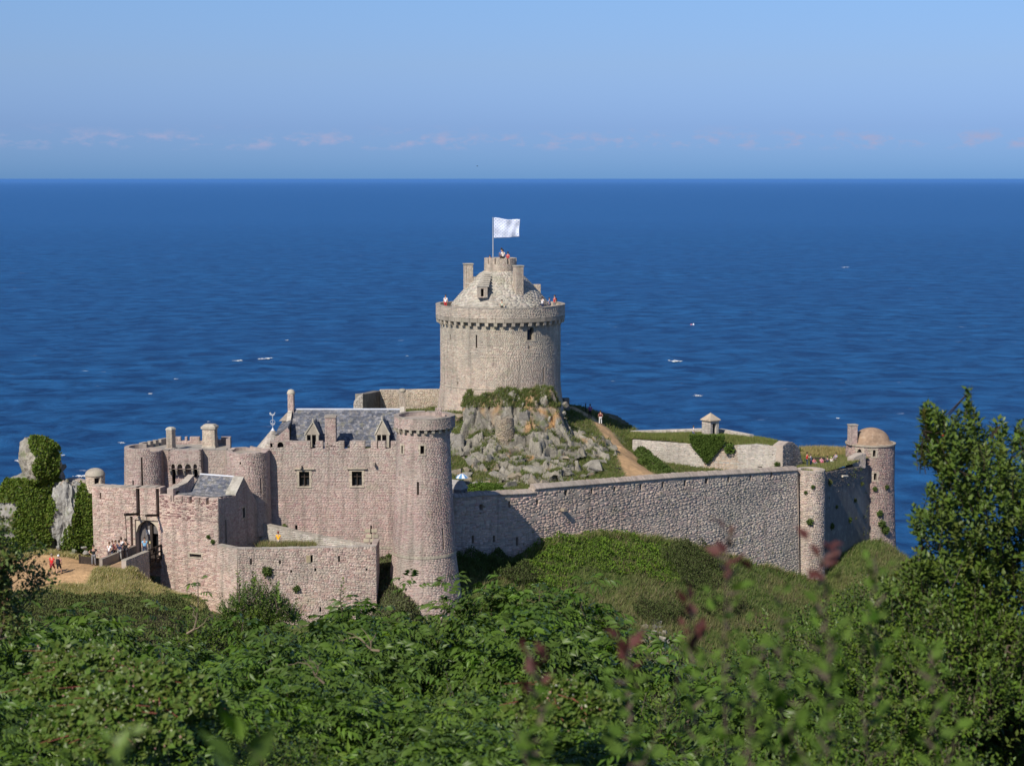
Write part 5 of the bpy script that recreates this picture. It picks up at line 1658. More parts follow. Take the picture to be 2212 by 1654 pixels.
def ext_col(X, Y, Zg):
    sand, dry, n, n2 = ground_kind(X, Y, Zg)
    c = lerp3(GRASS, OLIVE, smooth(-0.4, 0.5, n))
    c = lerp3(c, DRY, dry * smooth(-0.6, 0.2, n2))
    brk = ((X < -20) & (Y > 118) & (Y < 140)).astype(float) * smooth(140, 137, Y)
    c = lerp3(c, (0.07, 0.06, 0.04), brk * 0.8)
    rocky = smooth(0.15, 0.5, n2) * (Y > 135) * (Y < 160) * (X > 2) * (X < 22) * smooth(158, 150, Y)
    c = lerp3(c, ROCKC, rocky)
    c = lerp3(c, SAND, sand)
    near = (Y < 60).astype(float)
    c = lerp3(c, (0.035, 0.045, 0.02), near)
    sea = (Zg < 4).astype(float)
    return lerp3(c, (0.2, 0.18, 0.16), sea)


def h_ext_n(X, Y):
    z = h_ext(X, Y)
    sand, dry, n, n2 = ground_kind(X, Y, z)
    amp = 0.28 * (Y > 60) * (1 - sand) + 0.03
    return z + fbm(X * 0.55, Y * 0.55, 1.5) * amp + fbm(X * 2.1, Y * 2.1, 4.5) * amp * 0.35


ys1 = np.concatenate([np.arange(-20, 60, 2.0), np.arange(60, 124, 2.0), np.arange(124, 212, 0.5), np.arange(212, 262, 3.0)])
xs1 = np.concatenate([np.arange(-95, -52, 3.0), np.arange(-52, 60, 0.5), np.arange(60, 100, 3.0)])
ground = struct(grid_mesh('ground', xs1, ys1, h_ext_n, M_GROUND, ext_col))

# inside the walls
inn_pts = [P(*p) for p in (
    (985, 1078, 161.5), (1010, 1072, 163), (1150, 1066, 168), (1240, 1052, 172), (1340, 1046, 176.5), (1400, 1042, 182), (1500, 1034, 186), (1640, 1030, 192), (1700, 1030, 196),
    (985, 1005, 183), (1030, 1040, 175), (1080, 1055, 173), (1000, 960, 190), (1000, 905, 196), (960, 892, 199), (1100, 1045, 177), (1150, 1000, 184), (1200, 1030, 180), (1250, 1000, 186), (1200, 965, 191), (1290, 1020, 184),
    (1340, 1030, 184), (1385, 1030, 186), (1360, 990, 193), (1345, 965, 198), (1310, 940, 203), (1290, 915, 208), (1270, 900, 212), (1230, 886, 214), (1250, 880, 217), (1300, 896, 217.5), (1340, 922, 216.5), (1368, 946, 213),
    (1376, 985, 204), (1420, 1025, 193), (1260, 930, 203), (1230, 915, 204), (1215, 945, 197), (1450, 1030, 190), (1390, 1010, 197),
    (1100, 872, 196), (1050, 884, 195.5), (1180, 884, 196), (1020, 903, 194.5), (1100, 925, 192.5), (1200, 912, 195.5), (1060, 962, 189), (1150, 962, 189.5),
    (930, 893, 207), (850, 890, 210), (700, 960, 190), (760, 920, 200), (1080, 860, 204), (1080, 870, 212), (1160, 870, 210))]
h_in = rbf(inn_pts)
poly = [P(975, 1080, 159.5)[:2], P(1160, 1060, 166.5)[:2], P(1722, 1020, 191.5)[:2], P(1735, 1000, 203)[:2], P(1690, 1000, 199.4)[:2], P(1366, 960, 205.3)[:2], P(1382, 940, 216)[:2], P(1330, 920, 223)[:2], P(1200, 880, 222)[:2], P(900, 880, 216)[:2],
        P(820, 880, 212)[:2], P(700, 900, 200)[:2], P(880, 960, 164)[:2]]


def inside(poly, X, Y):
    r = np.zeros(np.shape(X), bool)
    n = len(poly)
    for i in range(n):
        x0, y0 = poly[i]; x1, y1 = poly[(i + 1) % n]
        cond = ((y0 > Y) != (y1 > Y)) & (X < (x1 - x0) * (Y - y0) / (y1 - y0 + 1e-12) + x0)
        r ^= cond
    return r


PATH = [P(1398, 1045, 183)[:2], P(1386, 1028, 186.5)[:2], P(1362, 990, 193.5)[:2], P(1345, 962, 199)[:2], P(1318, 938, 204.5)[:2], P(1296, 915, 209)[:2], P(1270, 900, 213)[:2], P(1235, 890, 216)[:2]]
PW = [2.0, 1.9, 1.65, 1.4, 1.15, 0.95, 0.8, 0.8]


def path_d(X, Y):
    best = np.full(np.shape(X), 99.0)
    for i in range(len(PATH) - 1):
        a, b = np.array(PATH[i]), np.array(PATH[i + 1])
        d = b - a; L2 = d @ d
        t = np.clip(((X - a[0]) * d[0] + (Y - a[1]) * d[1]) / L2, 0, 1)
        dist = np.hypot(X - (a[0] + d[0] * t), Y - (a[1] + d[1] * t)) - (PW[i] * (1 - t) + PW[i + 1] * t)
        best = np.minimum(best, dist)
    return best


def in_h(X, Y):
    z = h_in(X, Y)
    k = smooth(-0.2, 0.8, path_d(X, Y))
    return z + (fbm(X * 0.5, Y * 0.5, 9.0) * 0.3 + fbm(X * 1.9, Y * 1.9, 2.0) * 0.12) * k


def in_col(X, Y, Zg):
    n = fbm(X * 0.3, Y * 0.3, 5.0); n2 = fbm(X * 1.1, Y * 1.1, 8.0)
    c = lerp3(GRASS, (0.17, 0.15, 0.075), smooth(-0.3, 0.4, n))
    c = lerp3(c, ROCKC, smooth(0.25, 0.5, n2) * (X < 14) * 0.8)
    d = path_d(X, Y) + n2 * 0.25
    c = lerp3(c, (0.33, 0.26, 0.13), smooth(0.9, 0.2, d))
    return lerp3(c, SAND, smooth(0.15, -0.1, d))


inner = struct(grid_mesh('courtyard_ground', np.arange(-26, 36, 0.4), np.arange(160, 224, 0.4), in_h, M_GROUND, in_col, mask=lambda X, Y: inside(poly, X, Y)))

# raised grassy battery behind the pale wall, and the bastion behind the curtain's right end
bat_pts = [P(*p) for p in ((1368, 947, 205), (1450, 952, 203.5), (1530, 965, 202), (1600, 962, 201), (1690, 966, 199), (1732, 975, 204), (1400, 941, 213), (1535, 942, 209.5), (1600, 946, 207), (1660, 954, 204), (1500, 938, 212))]
h_bat = rbf(bat_pts)
polyb = [P(1362, 960, 205)[:2], P(1690, 960, 198.9)[:2], P(1734, 975, 204)[:2], P(1660, 950, 210)[:2], P(1540, 940, 214.5)[:2], P(1360, 940, 216)[:2]]
bat = struct(grid_mesh('battery_terrace', np.arange(12, 40, 0.4), np.arange(196, 218, 0.4), lambda X, Y: h_bat(X, Y) + fbm(X * .7, Y * .7, 3) * .15, M_GROUND,
                       lambda X, Y, Zg: lerp3((0.13, 0.15, 0.045), DRY, smooth(-0.4, 0.5, fbm(X * .4, Y * .4, 2))), mask=lambda X, Y: inside(polyb, X, Y)))
bas_pts = [P(*p) for p in ((1725, 1012, 195), (1740, 1010, 200), (1790, 1017, 194.5), (1830, 1003, 200), (1870, 990, 205), (1745, 1005, 206), (1790, 997, 208), (1830, 985, 210), (1733, 985, 213), (1780, 990, 213), (1826, 985, 214),
                           (1740, 974, 219), (1790, 972, 219), (1826, 978, 219), (1760, 1015, 196))]
h_bas = rbf(bas_pts)
polys = [P(1722, 1010, 192)[:2], P(1782, 1015, 193.5)[:2], P(1886, 1000, 207.2)[:2], P(1850, 980, 222)[:2], P(1730, 975, 222)[:2], P(1722, 980, 206)[:2]]
bas = struct(grid_mesh('bastion_terrace', np.arange(28, 52, 0.4), np.arange(190, 224, 0.4), lambda X, Y: h_bas(X, Y) + fbm(X * .7, Y * .7, 3) * .12, M_GROUND,
                       lambda X, Y, Zg: lerp3((0.13, 0.15, 0.045), (0.36, 0.27, 0.12), smooth(212, 216, Y + 2 * fbm(X * .4, Y * .4, 2))), mask=lambda X, Y: inside(polys, X, Y)))

# terrace behind the outer rampart
ter_pts = [P(*p) for p in ((562, 1184, 152.5), (700, 1184, 150.5), (812, 1186, 149), (562, 1190, 148), (520, 1188, 146.5), (700, 1188, 147.5), (480, 1188, 149))]
h_ter = rbf(ter_pts)
polyt = [q1[:2] + np.array([0.2, 0.4]), q2[:2] + np.array([-0.3, 0.3]), P(812, 1180, 150.2)[:2], P(557, 1150, 154.9)[:2], P(478, 1180, 150.5)[:2]] if False else \
    [P(514, 1188, 146.1)[:2], P(811, 1188, 147.8)[:2], P(812, 1180, 150.3)[:2], P(557, 1150, 154.8)[:2], P(474, 1180, 148)[:2]]
ter = struct(grid_mesh('rampart_terrace', np.arange(-30, -10, 0.3), np.arange(145, 156, 0.3), lambda X, Y: h_ter(X, Y) - 0.15 + fbm(X, Y, 1) * .05, M_GROUND, lambda X, Y, Zg: lerp3((0.22, 0.18, 0.10), OLIVE, smooth(-.3, .4, fbm(X, Y, 5))),
                       mask=lambda X, Y: inside(polyt, X, Y)))

# ================================================================== sea
m, nd, lk, p = new_mat('sea_water')
geo = nd.new('ShaderNodeNewGeometry')
cd = nd.new('ShaderNodeCameraData')


def sea_noise(scx, scy, rot, detail, rough, dist=0.0):
    mpn = N(nd, 'ShaderNodeMapping'); mpn.inputs['Scale'].default_value = (scx, scy, 1); mpn.inputs['Rotation'].default_value = (0, 0, rot)
    lk.new(geo.outputs['Position'], mpn.inputs[0])
    t = N(nd, 'ShaderNodeTexNoise', Scale=1.0, Detail=detail, Roughness=rough, Distortion=dist)
    lk.new(mpn.outputs[0], t.inputs['Vector'])
    return t.outputs[0]


nA = sea_noise(0.012, 0.05, 0.08, 3, 0.5, 0.4)       # long swell
nB = sea_noise(0.075, 0.085, -0.12, 8, 0.74, 0.5)
nE = sea_noise(0.009, 0.014, 0.3, 5, 0.6, 0.2)      # waves
nC = sea_noise(0.9, 2.0, 0.1, 4, 0.6)                # chop
nD = sea_noise(0.0012, 0.004, 0.2, 4, 0.55)          # wind patches
def mth(op, a, b=None):
    n_ = nd.new('ShaderNodeMath'); n_.operation = op
    for i, x in enumerate((a, b)):
        if x is None: continue
        if hasattr(x, 'is_linked'): lk.new(x, n_.inputs[i])
        else: n_.inputs[i].default_value = x
    return n_.outputs[0]
hgt = mth('ADD', mth('ADD', mth('MULTIPLY', nA, 1.2), mth('MULTIPLY', nB, 1.5)), mth('MULTIPLY', nC, 0.15))
bp = N(nd, 'ShaderNodeBump', Strength=1.0, Distance=1.0)
lk.new(hgt, bp.inputs['Height'])
lk.new(bp.outputs[0], p.inputs['Normal'])
body = ramp(nd, lk, nB, 0.40, 0.62, (0.0005, 0.022, 0.088), (0.016, 0.115, 0.29))
body = mixc(nd, lk, 1.0, body, ramp(nd, lk, nE, 0.35, 0.65, (0.86, 0.88, 0.9), (1.08, 1.07, 1.06)), 'MULTIPLY')
body = mixc(nd, lk, ramp(nd, lk, nD, 0.35, 0.7, (0, 0, 0), (0.5, 0.5, 0.5)), body, (0.008, 0.05, 0.16))
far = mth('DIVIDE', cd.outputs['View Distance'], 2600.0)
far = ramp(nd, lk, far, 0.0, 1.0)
body = mixc(nd, lk, mth('MULTIPLY', far, 0.6), body, (0.030, 0.135, 0.36))  # paler with distance: grazing sky reflection put into the water colour
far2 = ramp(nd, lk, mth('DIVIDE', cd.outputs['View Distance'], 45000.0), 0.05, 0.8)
body = mixc(nd, lk, far2, body, (0.055, 0.18, 0.46))  # grazing reflection towards the horizon, also painted into the colour
foam_n = sea_noise(0.10, 0.5, 0.0, 5, 0.6, 0.3)
foam_m = sea_noise(0.012, 0.03, 0.5, 2, 0.5)
foam = mth('MULTIPLY', ramp(nd, lk, foam_n, 0.69, 0.72), ramp(nd, lk, foam_m, 0.56, 0.60))
col = mixc(nd, lk, foam, body, (0.75, 0.8, 0.85))
lk.new(col, p.inputs['Base Color'])
p.inputs['Roughness'].default_value = 0.5
p.inputs['IOR'].default_value = 1.33
p.inputs['Specular IOR Level'].default_value = 0.2
sea = MB()
xsz, ysz = [-400000, -6000, 6000, 400000], [-2000, 3000, 600000]
vs = [(x, y, 0) for y in ysz for x in xsz]
fs = [(r * 4 + c, r * 4 + c + 1, (r + 1) * 4 + c + 1, (r + 1) * 4 + c) for r in range(2) for c in range(3)]
sea.add(vs, fs)
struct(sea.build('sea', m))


# ================================================================== leaves and scattering
def unit(a):
    return a / np.maximum(np.linalg.norm(a, axis=-1, keepdims=True), 1e-9)


def leafset(pos, d, nrm, L, w, fold=0.25, droop=0.15, simple=False, notch=0.5):
    """leaves at pos pointing along d with upper side nrm -> verts, faces"""
    d = unit(d); side = unit(np.cross(nrm, d)); up = np.cross(d, side)
    L = np.asarray(L, float).reshape(-1, 1); W = L * w
    n = len(pos)
    if simple:
        V = np.stack([pos, pos + d * L * 0.5 + side * W + up * W * fold, pos + d * L - up * L * droop, pos + d * L * 0.5 - side * W + up * W * fold], 1).reshape(-1, 3)
        F_ = (np.arange(n)[:, None, None] * 4 + np.array([[0, 1, 2], [0, 2, 3]])[None]).reshape(-1, 3)
        return V, F_, 4
    mid = pos + d * L * notch - up * W * fold * 0.6
    V = np.stack([pos, pos + d * L * 0.42 + side * W + up * W * fold * .5, pos + d * L - up * L * droop, pos + d * L * 0.42 - side * W + up * W * fold * .5, mid], 1).reshape(-1, 3)
    F_ = (np.arange(n)[:, None, None] * 5 + np.array([[0, 1, 4], [1, 2, 4], [2, 3, 4], [3, 0, 4]])[None]).reshape(-1, 3)
    return V, F_, 5


def cols(R, n, pal, vary=0.2, hue=0.06):
    pal = np.array(pal)
    return pal[R.integers(0, len(pal), n)] * R.uniform(1 - vary, 1 + vary, (n, 1)) * R.uniform(1 - hue, 1 + hue, (n, 3))


def rand_dirs(R, n):
    v = R.normal(size=(n, 3)); return unit(v)


def leaf_mesh(name, sets, mat, parent=None, link=True):
    """sets: list of (V, F, C) joined into one mesh"""
    V = np.concatenate([s[0] for s in sets]); C = np.concatenate([s[2] for s in sets])
    off = 0; Fs = []
    for s in sets:
        Fs.append(s[1] + off); off += len(s[0])
    return mesh_obj(name, V, np.concatenate(Fs), mat, parent, C)


def scatter_leaves(name, P_, Nm, R, L, w, pal, mat, parent=None, up=0.4, simple=True, lift=0.05, kind='stuff'):
    n = len(P_)
    d = unit(rand_dirs(R, n) + Nm * 0.8 + np.array([0, 0, up]))
    nn = unit(Nm + rand_dirs(R, n) * 0.7 + np.array([0, 0, 0.3]))
    Ls = R.uniform(*L, n)
    pos = P_ + Nm * R.uniform(0, lift, (n, 1))
    V, F_, k = leafset(pos, d, nn, Ls, w, simple=simple)
    C = np.repeat(cols(R, n, pal), k, 0)
    o = mesh_obj(name, V, F_, mat, parent, C)
    if kind: o['kind'] = kind
    return o


def blades(name, P_, R, h, pal, mat, per=4, spread=0.1, width=0.02, lean=0.35, parent=None, wind=(0.25, 0.05)):
    n = len(P_) * per
    b = np.repeat(P_, per, 0) + R.normal(size=(n, 3)) * np.array([spread, spread, 0.01])
    H = R.uniform(*h, n)[:, None]
    a = R.uniform(0, 2 * np.pi, n)
    sd = np.stack([np.cos(a), np.sin(a), a * 0], -1) * width * R.uniform(.7, 1.5, (n, 1))
    tip = b + np.concatenate([R.normal(size=(n, 2)) * lean + np.array(wind), np.ones((n, 1))], 1) * H
    V = np.stack([b - sd, b + sd, tip], 1).reshape(-1, 3)
    F_ = np.arange(n * 3).reshape(-1, 3)
    C = np.repeat(cols(R, n, pal, 0.25, 0.08), 3, 0)
    o = mesh_obj(name, V, F_, mat, parent, C)
    o['kind'] = 'stuff'
    return o


def hit(u, v, hf, y0, y1, step=0.4):
    """first point of a height field seen through (u, v)"""
    d = ray(u, v)
    ys = np.arange(y0, y1, step)
    X = d[0] / d[1] * ys; Zr = CAM_Z + d[2] / d[1] * ys
    g = hf(X, ys)
    k = np.argmax(Zr <= g)
    if not (Zr[k] <= g[k]): return None
    return np.array([X[k], ys[k], g[k]])


# ================================================================== rocks
def hull_rock(name, c, size, seed, parent, rot=None, n=16, mat=None, col=(0.33, 0.31, 0.28), flat=0.0):
    r = random.Random(seed)
    bm = bmesh.new()
    rz = rot if rot is not None else Vector((r.uniform(-.3, .3), r.uniform(-.3, .3), r.uniform(0, 6.3)))
    M_ = Matrix.Rotation(rz[2], 3, 'Z') @ Matrix.Rotation(rz[1], 3, 'Y') @ Matrix.Rotation(rz[0], 3, 'X')
    for _ in range(n):
        p = Vector((r.gauss(0, 1), r.gauss(0, 1), r.gauss(0, 1))).normalized()
        k = r.uniform(0.8, 1.1)
        m_ = max(abs(p.x), abs(p.y), abs(p.z))
        p = p * (0.55 + 0.45 / m_) * k * 0.5            # between a ball and a block
        p = M_ @ Vector((p.x * size[0], p.y * size[1], p.z * size[2]))
        bm.verts.new(p + Vector(c))
    ret = bmesh.ops.convex_hull(bm, input=bm.verts[:])
    bmesh.ops.delete(bm, geom=[v for v in bm.verts if not v.link_faces], context='VERTS')
    me = bpy.data.meshes.new(name)
    bm.to_mesh(me); bm.free()
    k = r.uniform(0.8, 1.15)
    a = me.color_attributes.new('Col', 'FLOAT_COLOR', 'POINT')
    a.data.foreach_set('color', [x for _ in me.vertices for x in (col[0] * k, col[1] * k, col[2] * k, 1)])
    me.materials.append(mat or M_ROCK)
    o = bpy.data.objects.new(name, me); COL.objects.link(o)
    if parent:
        o.parent = parent; o.matrix_parent_inverse = Matrix.Translation(-Vector(parent.location))
    return o


def blob(name, c, rad, seed, parent, amp=0.22, freq=1.1, sub=5, col=(0.33, 0.31, 0.28), mat=None, ridge=0.5, tilt=0.0, boxy=0.25):
    bm = bmesh.new()
    bmesh.ops.create_icosphere(bm, subdivisions=sub, radius=1.0)
    me = bpy.data.meshes.new(name); bm.to_mesh(me); bm.free()
    n = len(me.vertices)
    co = np.empty(n * 3, np.float32); me.vertices.foreach_get('co', co); co = co.reshape(-1, 3).astype(float)
    d = unit(co)
    box = d / np.max(np.abs(d), axis=1, keepdims=True)
    base = d * (1 - boxy) + box * boxy
    q = d * freq * 1.5 + seed * 7.3
    f = fbm(q[:, 0], q[:, 1], q[:, 2], 5)
    rg = 1 - np.abs(fbm(q[:, 0] * 1.7 + 5, q[:, 1] * 1.7, q[:, 2] * 0.8, 3)) * 2
    p_ = base * (1 + amp * f + amp * ridge * (rg - 0.5))[:, None] * np.array(rad)
    if tilt: p_[:, 0] += p_[:, 2] * tilt
    p_ += np.array(c)
    me.vertices.foreach_set('co', p_.astype(np.float32).ravel())
    a = me.color_attributes.new('Col', 'FLOAT_COLOR', 'POINT')
    k = (1 + 0.25 * fbm(q[:, 0] * 2, q[:, 1] * 2, q[:, 2] * 2, 3))[:, None]
    C = np.ones((n, 4), np.float32); C[:, :3] = np.array(col) * k
    a.data.foreach_set('color', C.ravel())
    me.materials.append(mat or M_ROCK)
    o = bpy.data.objects.new(name, me); COL.objects.link(o)
    if parent:
        o.parent = parent; o.matrix_parent_inverse = Matrix.Translation(-Vector(parent.location))
    return o


def surf_sample(objs, n, R, maskf=None):
    Ps, Ns = [], []
    areas = []
    data = []
    for o in objs:
        me = o.data; me.calc_loop_triangles()
        vs = np.empty(len(me.vertices) * 3, np.float32); me.vertices.foreach_get('co', vs); vs = vs.reshape(-1, 3).astype(float)
        t = np.empty(len(me.loop_triangles) * 3, np.int32); me.loop_triangles.foreach_get('vertices', t); t = t.reshape(-1, 3)
        A_, B_, C_ = vs[t[:, 0]], vs[t[:, 1]], vs[t[:, 2]]
        cr = np.cross(B_ - A_, C_ - A_); ar = np.linalg.norm(cr, axis=1) / 2
        data.append((A_, B_, C_, unit(cr), ar)); areas.append(ar.sum())
    tot = sum(areas)
    for (A_, B_, C_, nn, ar), s_ in zip(data, areas):
        m_ = int(n * s_ / tot)
        if m_ < 1: continue
        idx = R.choice(len(ar), m_, p=ar / ar.sum())
        a, b = R.random((m_, 1)), R.random((m_, 1))
        fl = (a + b) > 1; a = np.where(fl, 1 - a, a); b = np.where(fl, 1 - b, b)
        Ps.append(A_[idx] + (B_[idx] - A_[idx]) * a + (C_[idx] - A_[idx]) * b); Ns.append(nn[idx])
    P_, N_ = np.concatenate(Ps), np.concatenate(Ns)
    if maskf is not None:
        k = maskf(P_, N_); P_, N_ = P_[k], N_[k]
    return P_, N_


GREYR = (0.35, 0.335, 0.30)
ROCKPAL = [(0.30, 0.28, 0.24), (0.35, 0.325, 0.27), (0.24, 0.225, 0.20), (0.33, 0.28, 0.21)]
def c7(a, b): return 952.8 + a / 6.752, 816.7 + b / 6.752


oc = thing('rock_outcrop', 'craggy grey and orange rocks rising to the foot of the keep', 'rock', P(1110, 960, 191))
BIG = [  # crop a, b, depth, width, height, thickness (m), tilt
    (430, 480, 194.0, 1.8, 2.4, 1.6, 0), (640, 560, 193.8, 2.0, 1.6, 1.6, 0),
    (1030, 330, 194.6, 1.2, 2.8, 1.4, .25), (1120, 500, 194.0, 1.0, 3.2, 1.4, .3), (1200, 360, 194.8, 1.4, 2.8, 1.4, .1), (1330, 400, 194.9, 1.0, 3.0, 1.3, .15),
    (1230, 640, 193.2, 1.5, 2.6, 1.4, .1), (1500, 420, 195.2, 1.6, 3.8, 1.6, -.35), (1600, 520, 195.4, 1.3, 2.6, 1.6, -.1),
    (1430, 560, 194.4, 1.1, 1.8, 1.3, 0), (1480, 690, 193.2, 1.6, 1.8, 1.4, 0.05), (250, 1000, 188.2, 1.5, 2.6, 1.4, 0),
    (650, 1320, 182.0, 1.8, 1.3, 1.5, 0), (780, 1330, 181.6, 1.3, 1.4, 1.3, 0),
]
big_objs = []
for i, (a, b, Y, w, h, t, tl_) in enumerate(BIG):
    u, v = c7(a, b)
    c = P(u, v, Y - 0.2)
    orange = (a < 800 and 560 < b < 860) or (1180 < a < 1420 and 300 < b < 560)
    big_objs.append(hull_rock('rock', c, (w * 1.15, t * 1.2, h * 1.15), 300 + i, oc, rot=Vector((rnd.uniform(-.25, .25), tl_ + rnd.uniform(-.1, .1), rnd.uniform(-.5, .5))), n=16,
                              col=(0.44, 0.27, 0.14) if orange else rnd.choice(ROCKPAL)))
for i in range(90):
    u, v = rnd.uniform(985, 1290), rnd.uniform(955, 1058)
    if v < 975 + abs(u - 1140) * .1 - 20 or v > 1062 - (u - 1100) * .12: continue
    p_ = hit(u, v, h_in, 165, 212)
    if p_ is None: continue
    s = rnd.uniform(0.8, 1.9)
    hull_rock('rock', p_ + np.array([0, -.3, .2]), (s * 1.3, s, s * rnd.uniform(.6, 1.0)), 1600 + i, oc, n=12, col=rnd.choice(ROCKPAL))
for i in range(230):    # smaller blocks wedged between the big ones
    a, b, Y, w, h, t, tl_ = rnd.choice(BIG)
    u, v = c7(a + rnd.gauss(0, 110), b + rnd.gauss(0, 70))
    if not (955 < u < 1260 and 850 < v < 1062): continue
    s = rnd.uniform(0.35, 1.1)
    c = P(u, v, Y + rnd.uniform(-.3, .8))
    hull_rock('rock', c, (s * 1.2, s, s * rnd.uniform(.6, 1.2)), 600 + i, oc, n=14, col=rnd.choice(ROCKPAL))
ROCKPOLY = [(1004, 872), (1014, 858), (1090, 846), (1160, 846), (1205, 858), (1218, 900), (1262, 925), (1300, 950), (1335, 985), (1318, 998), (1262, 975), (1222, 998), (1262, 1010), (1235, 1040), (1160, 1058), (1060, 1064), (1078, 1026), (1020, 1012), (1008, 985), (975, 990), (968, 940), (1000, 930)]


def cells(x, y, s, seed, ax=1.0):
    """faceted cells: each has its own offset and tilt, with the distance to its border"""
    X_, Y_ = x / s, y / (s * ax)
    gx, gy = np.floor(X_).astype(int), np.floor(Y_).astype(int)
    best = np.full(X_.shape, 9.0); sec = np.full(X_.shape, 9.0); val = np.zeros(X_.shape)
    for dx in (-1, 0, 1):
        for dy in (-1, 0, 1):
            cx_, cy_ = gx + dx, gy + dy
            hh = _prm[(_prm[(cx_ + seed) & 255] + cy_) & 255]
            h2 = _prm[(hh + 71) & 255]; h3 = _prm[(hh + 133) & 255]
            px_, py_ = cx_ + (_val[hh] + 1) / 2, cy_ + (_val[h2] + 1) / 2
            dd = np.hypot(X_ - px_, Y_ - py_)
            v_ = _val[h3] + (X_ - px_) * _val[(hh * 3) & 255] * 0.9 + (Y_ - py_) * _val[(h2 * 5) & 255] * 0.9
            closer = dd < best
            sec = np.where(closer, best, np.minimum(sec, dd))
            val = np.where(closer, v_, val); best = np.minimum(best, dd)
    return val, sec - best


def crag(name, x0, x1, y0, y1, step, hf, poly_uv, amp, seed):
    xs_, ys_ = np.arange(x0, x1, step), np.arange(y0, y1, step)
    X, Y = np.meshgrid(xs_, ys_)
    base = hf(X, Y)
    wx = X + 0.35 * Y + fbm(X * .7, Y * .7, 2.0, 3) * 0.9
    wy = Y - 0.2 * X + fbm(X * .7 + 9, Y * .7, 3.0, 3) * 0.9
    a1_, e1_ = cells(wx, wy, 2.5, seed, 0.75)
    a2_, e2_ = cells(wx, wy, 0.9, seed + 9, 0.8)
    a3_, e3_ = cells(wx, wy, 0.28, seed + 19, 0.8)
    u, v = PX(np.stack([X, Y, base], -1))
    n = fbm(X * .8, Y * .8, 6.0, 3)
    m_ = inside(poly_uv, u + n * 14, v + fbm(X * .8, Y * .8, 16.0, 3) * 10).astype(float)
    for _ in range(3):   # soften the edge of the mask
        m_ = (m_ + np.roll(m_, 1, 0) + np.roll(m_, -1, 0) + np.roll(m_, 1, 1) + np.roll(m_, -1, 1)) / 5
    crack = -0.8 * np.exp(-(e1_ / 0.06) ** 2) - 0.15 * np.exp(-(e2_ / 0.08) ** 2)
    Zr = base + m_ * (0.25 + amp * a1_ + amp * .34 * a2_ + amp * .08 * a3_ + crack) - (1 - m_) * 0.3
    c_ = np.array((0.255, 0.235, 0.195))[None, None] * (0.95 + 0.2 * a1_ + 0.15 * a2_ + .08 * a3_)[..., None]
    rust = smooth(0.12, 0.4, fbm(X * .45, Y * .45, 11.0, 3)) * (v < 950)
    c_ = lerp3(c_, (0.46, 0.27, 0.12), rust * 0.85)
    pale = smooth(0.2, 0.5, fbm(X * 1.2, Y * 1.2, 21.0, 3))
    c_ = lerp3(c_, (0.42, 0.39, 0.33), pale * 0.4)
    gz_, gx_ = np.gradient(Zr, step)
    flat_ = smooth(0.75, 0.35, np.hypot(gz_, gx_)) * smooth(-0.15, 0.3, fbm(X * .9, Y * .9, 31.0, 3))
    c_ = lerp3(c_, (0.14, 0.14, 0.05), flat_ * 0.85)
    nx, ny = len(xs_), len(ys_)
    V = np.stack([X.ravel(), Y.ravel(), Zr.ravel()], -1)
    i = np.arange(nx - 1)[None] + np.arange(ny - 1)[:, None] * nx
    F_ = np.stack([i, i + 1, i + 1 + nx, i + nx], -1).reshape(-1, 4)
    k = m_.ravel()[F_].mean(1) > 0.02
    o = mesh_obj(name, V, F_[k], M_ROCK, oc, c_.reshape(-1, 3))
    return o


def h_mound(X, Y):
    """the slope with the crag's steep upper face stacked on it"""
    z = h_in(X, Y)
    up = smooth(191.2, 194.8, Y + 0.25 * np.abs(X)) * smooth(-8.5, -5.5, X) * smooth(7.2, 5.2, X)
    return z + up * 2.2 + smooth(183.0, 187.5, Y + .1 * X) * smooth(192, 188, Y) * smooth(-6, -3, X) * smooth(11, 7, X) * 0.9


crag1 = crag('rock_face', -8.5, 14.0, 176.0, 199.5, 0.1, h_mound, ROCKPOLY, 0.68, 3)
# rock ribs on the open slope right of the keep
for i in range(26):
    u = rnd.uniform(1190, 1335); v = rnd.uniform(925, 1020)
    p_ = hit(u, v, h_in, 176, 214)
    if p_ is None or path_d(p_[0], p_[1]) < 0.4: continue
    s = rnd.uniform(0.3, 1.0)
    hull_rock('rock', p_ + np.array([0, 0, .05]), (s * 1.8, s * 1.2, s * .8), 900 + i, oc, n=12, col=rnd.choice(ROCKPAL))

# ivy-covered stack at the left
iv = thing('ivy_rock_stack', 'tall rock stack with balanced boulder, draped in ivy, at the far left', 'rock', P(90, 1200, 154))
top = blob('boulder', P(86, 993, 154), (1.75, 1.6, 2.0), 11, iv, amp=0.26, freq=1.2, sub=5, col=(0.40, 0.37, 0.31), tilt=-0.12, boxy=0.05)
b1 = blob('rock', P(116, 1040, 154.6), (0.95, 1.2, 1.3), 12, iv, amp=0.34, freq=1.6, col=GREYR)
b2 = blob('rock', P(70, 1125, 155.2), (2.7, 2.4, 4.3), 13, iv, amp=0.16, freq=0.9, col=GREYR)
b3 = blob('rock', P(22, 1150, 156), (2.4, 2.4, 4.0), 14, iv, amp=0.16, freq=0.9, col=GREYR)
b4 = blob('rock', P(150, 1118, 153.6), (1.45, 1.4, 3.2), 15, iv, amp=0.34, freq=1.7, col=(0.42, 0.41, 0.38))
b5 = blob('rock', P(188, 1128, 153.9), (1.25, 1.2, 3.3), 16, iv, amp=0.12, col=GREYR)
b6 = blob('rock', P(-40, 1175, 156), (2.6, 2.4, 3.0), 17, iv, amp=0.22, col=GREYR)
hull_rock('rock', P(136, 1010, 154.8), (0.7, 0.7, 0.7), 44, iv, col=GREYR); hull_rock('rock', P(128, 1030, 154.4), (0.9, 0.8, 0.9), 45, iv, col=GREYR)
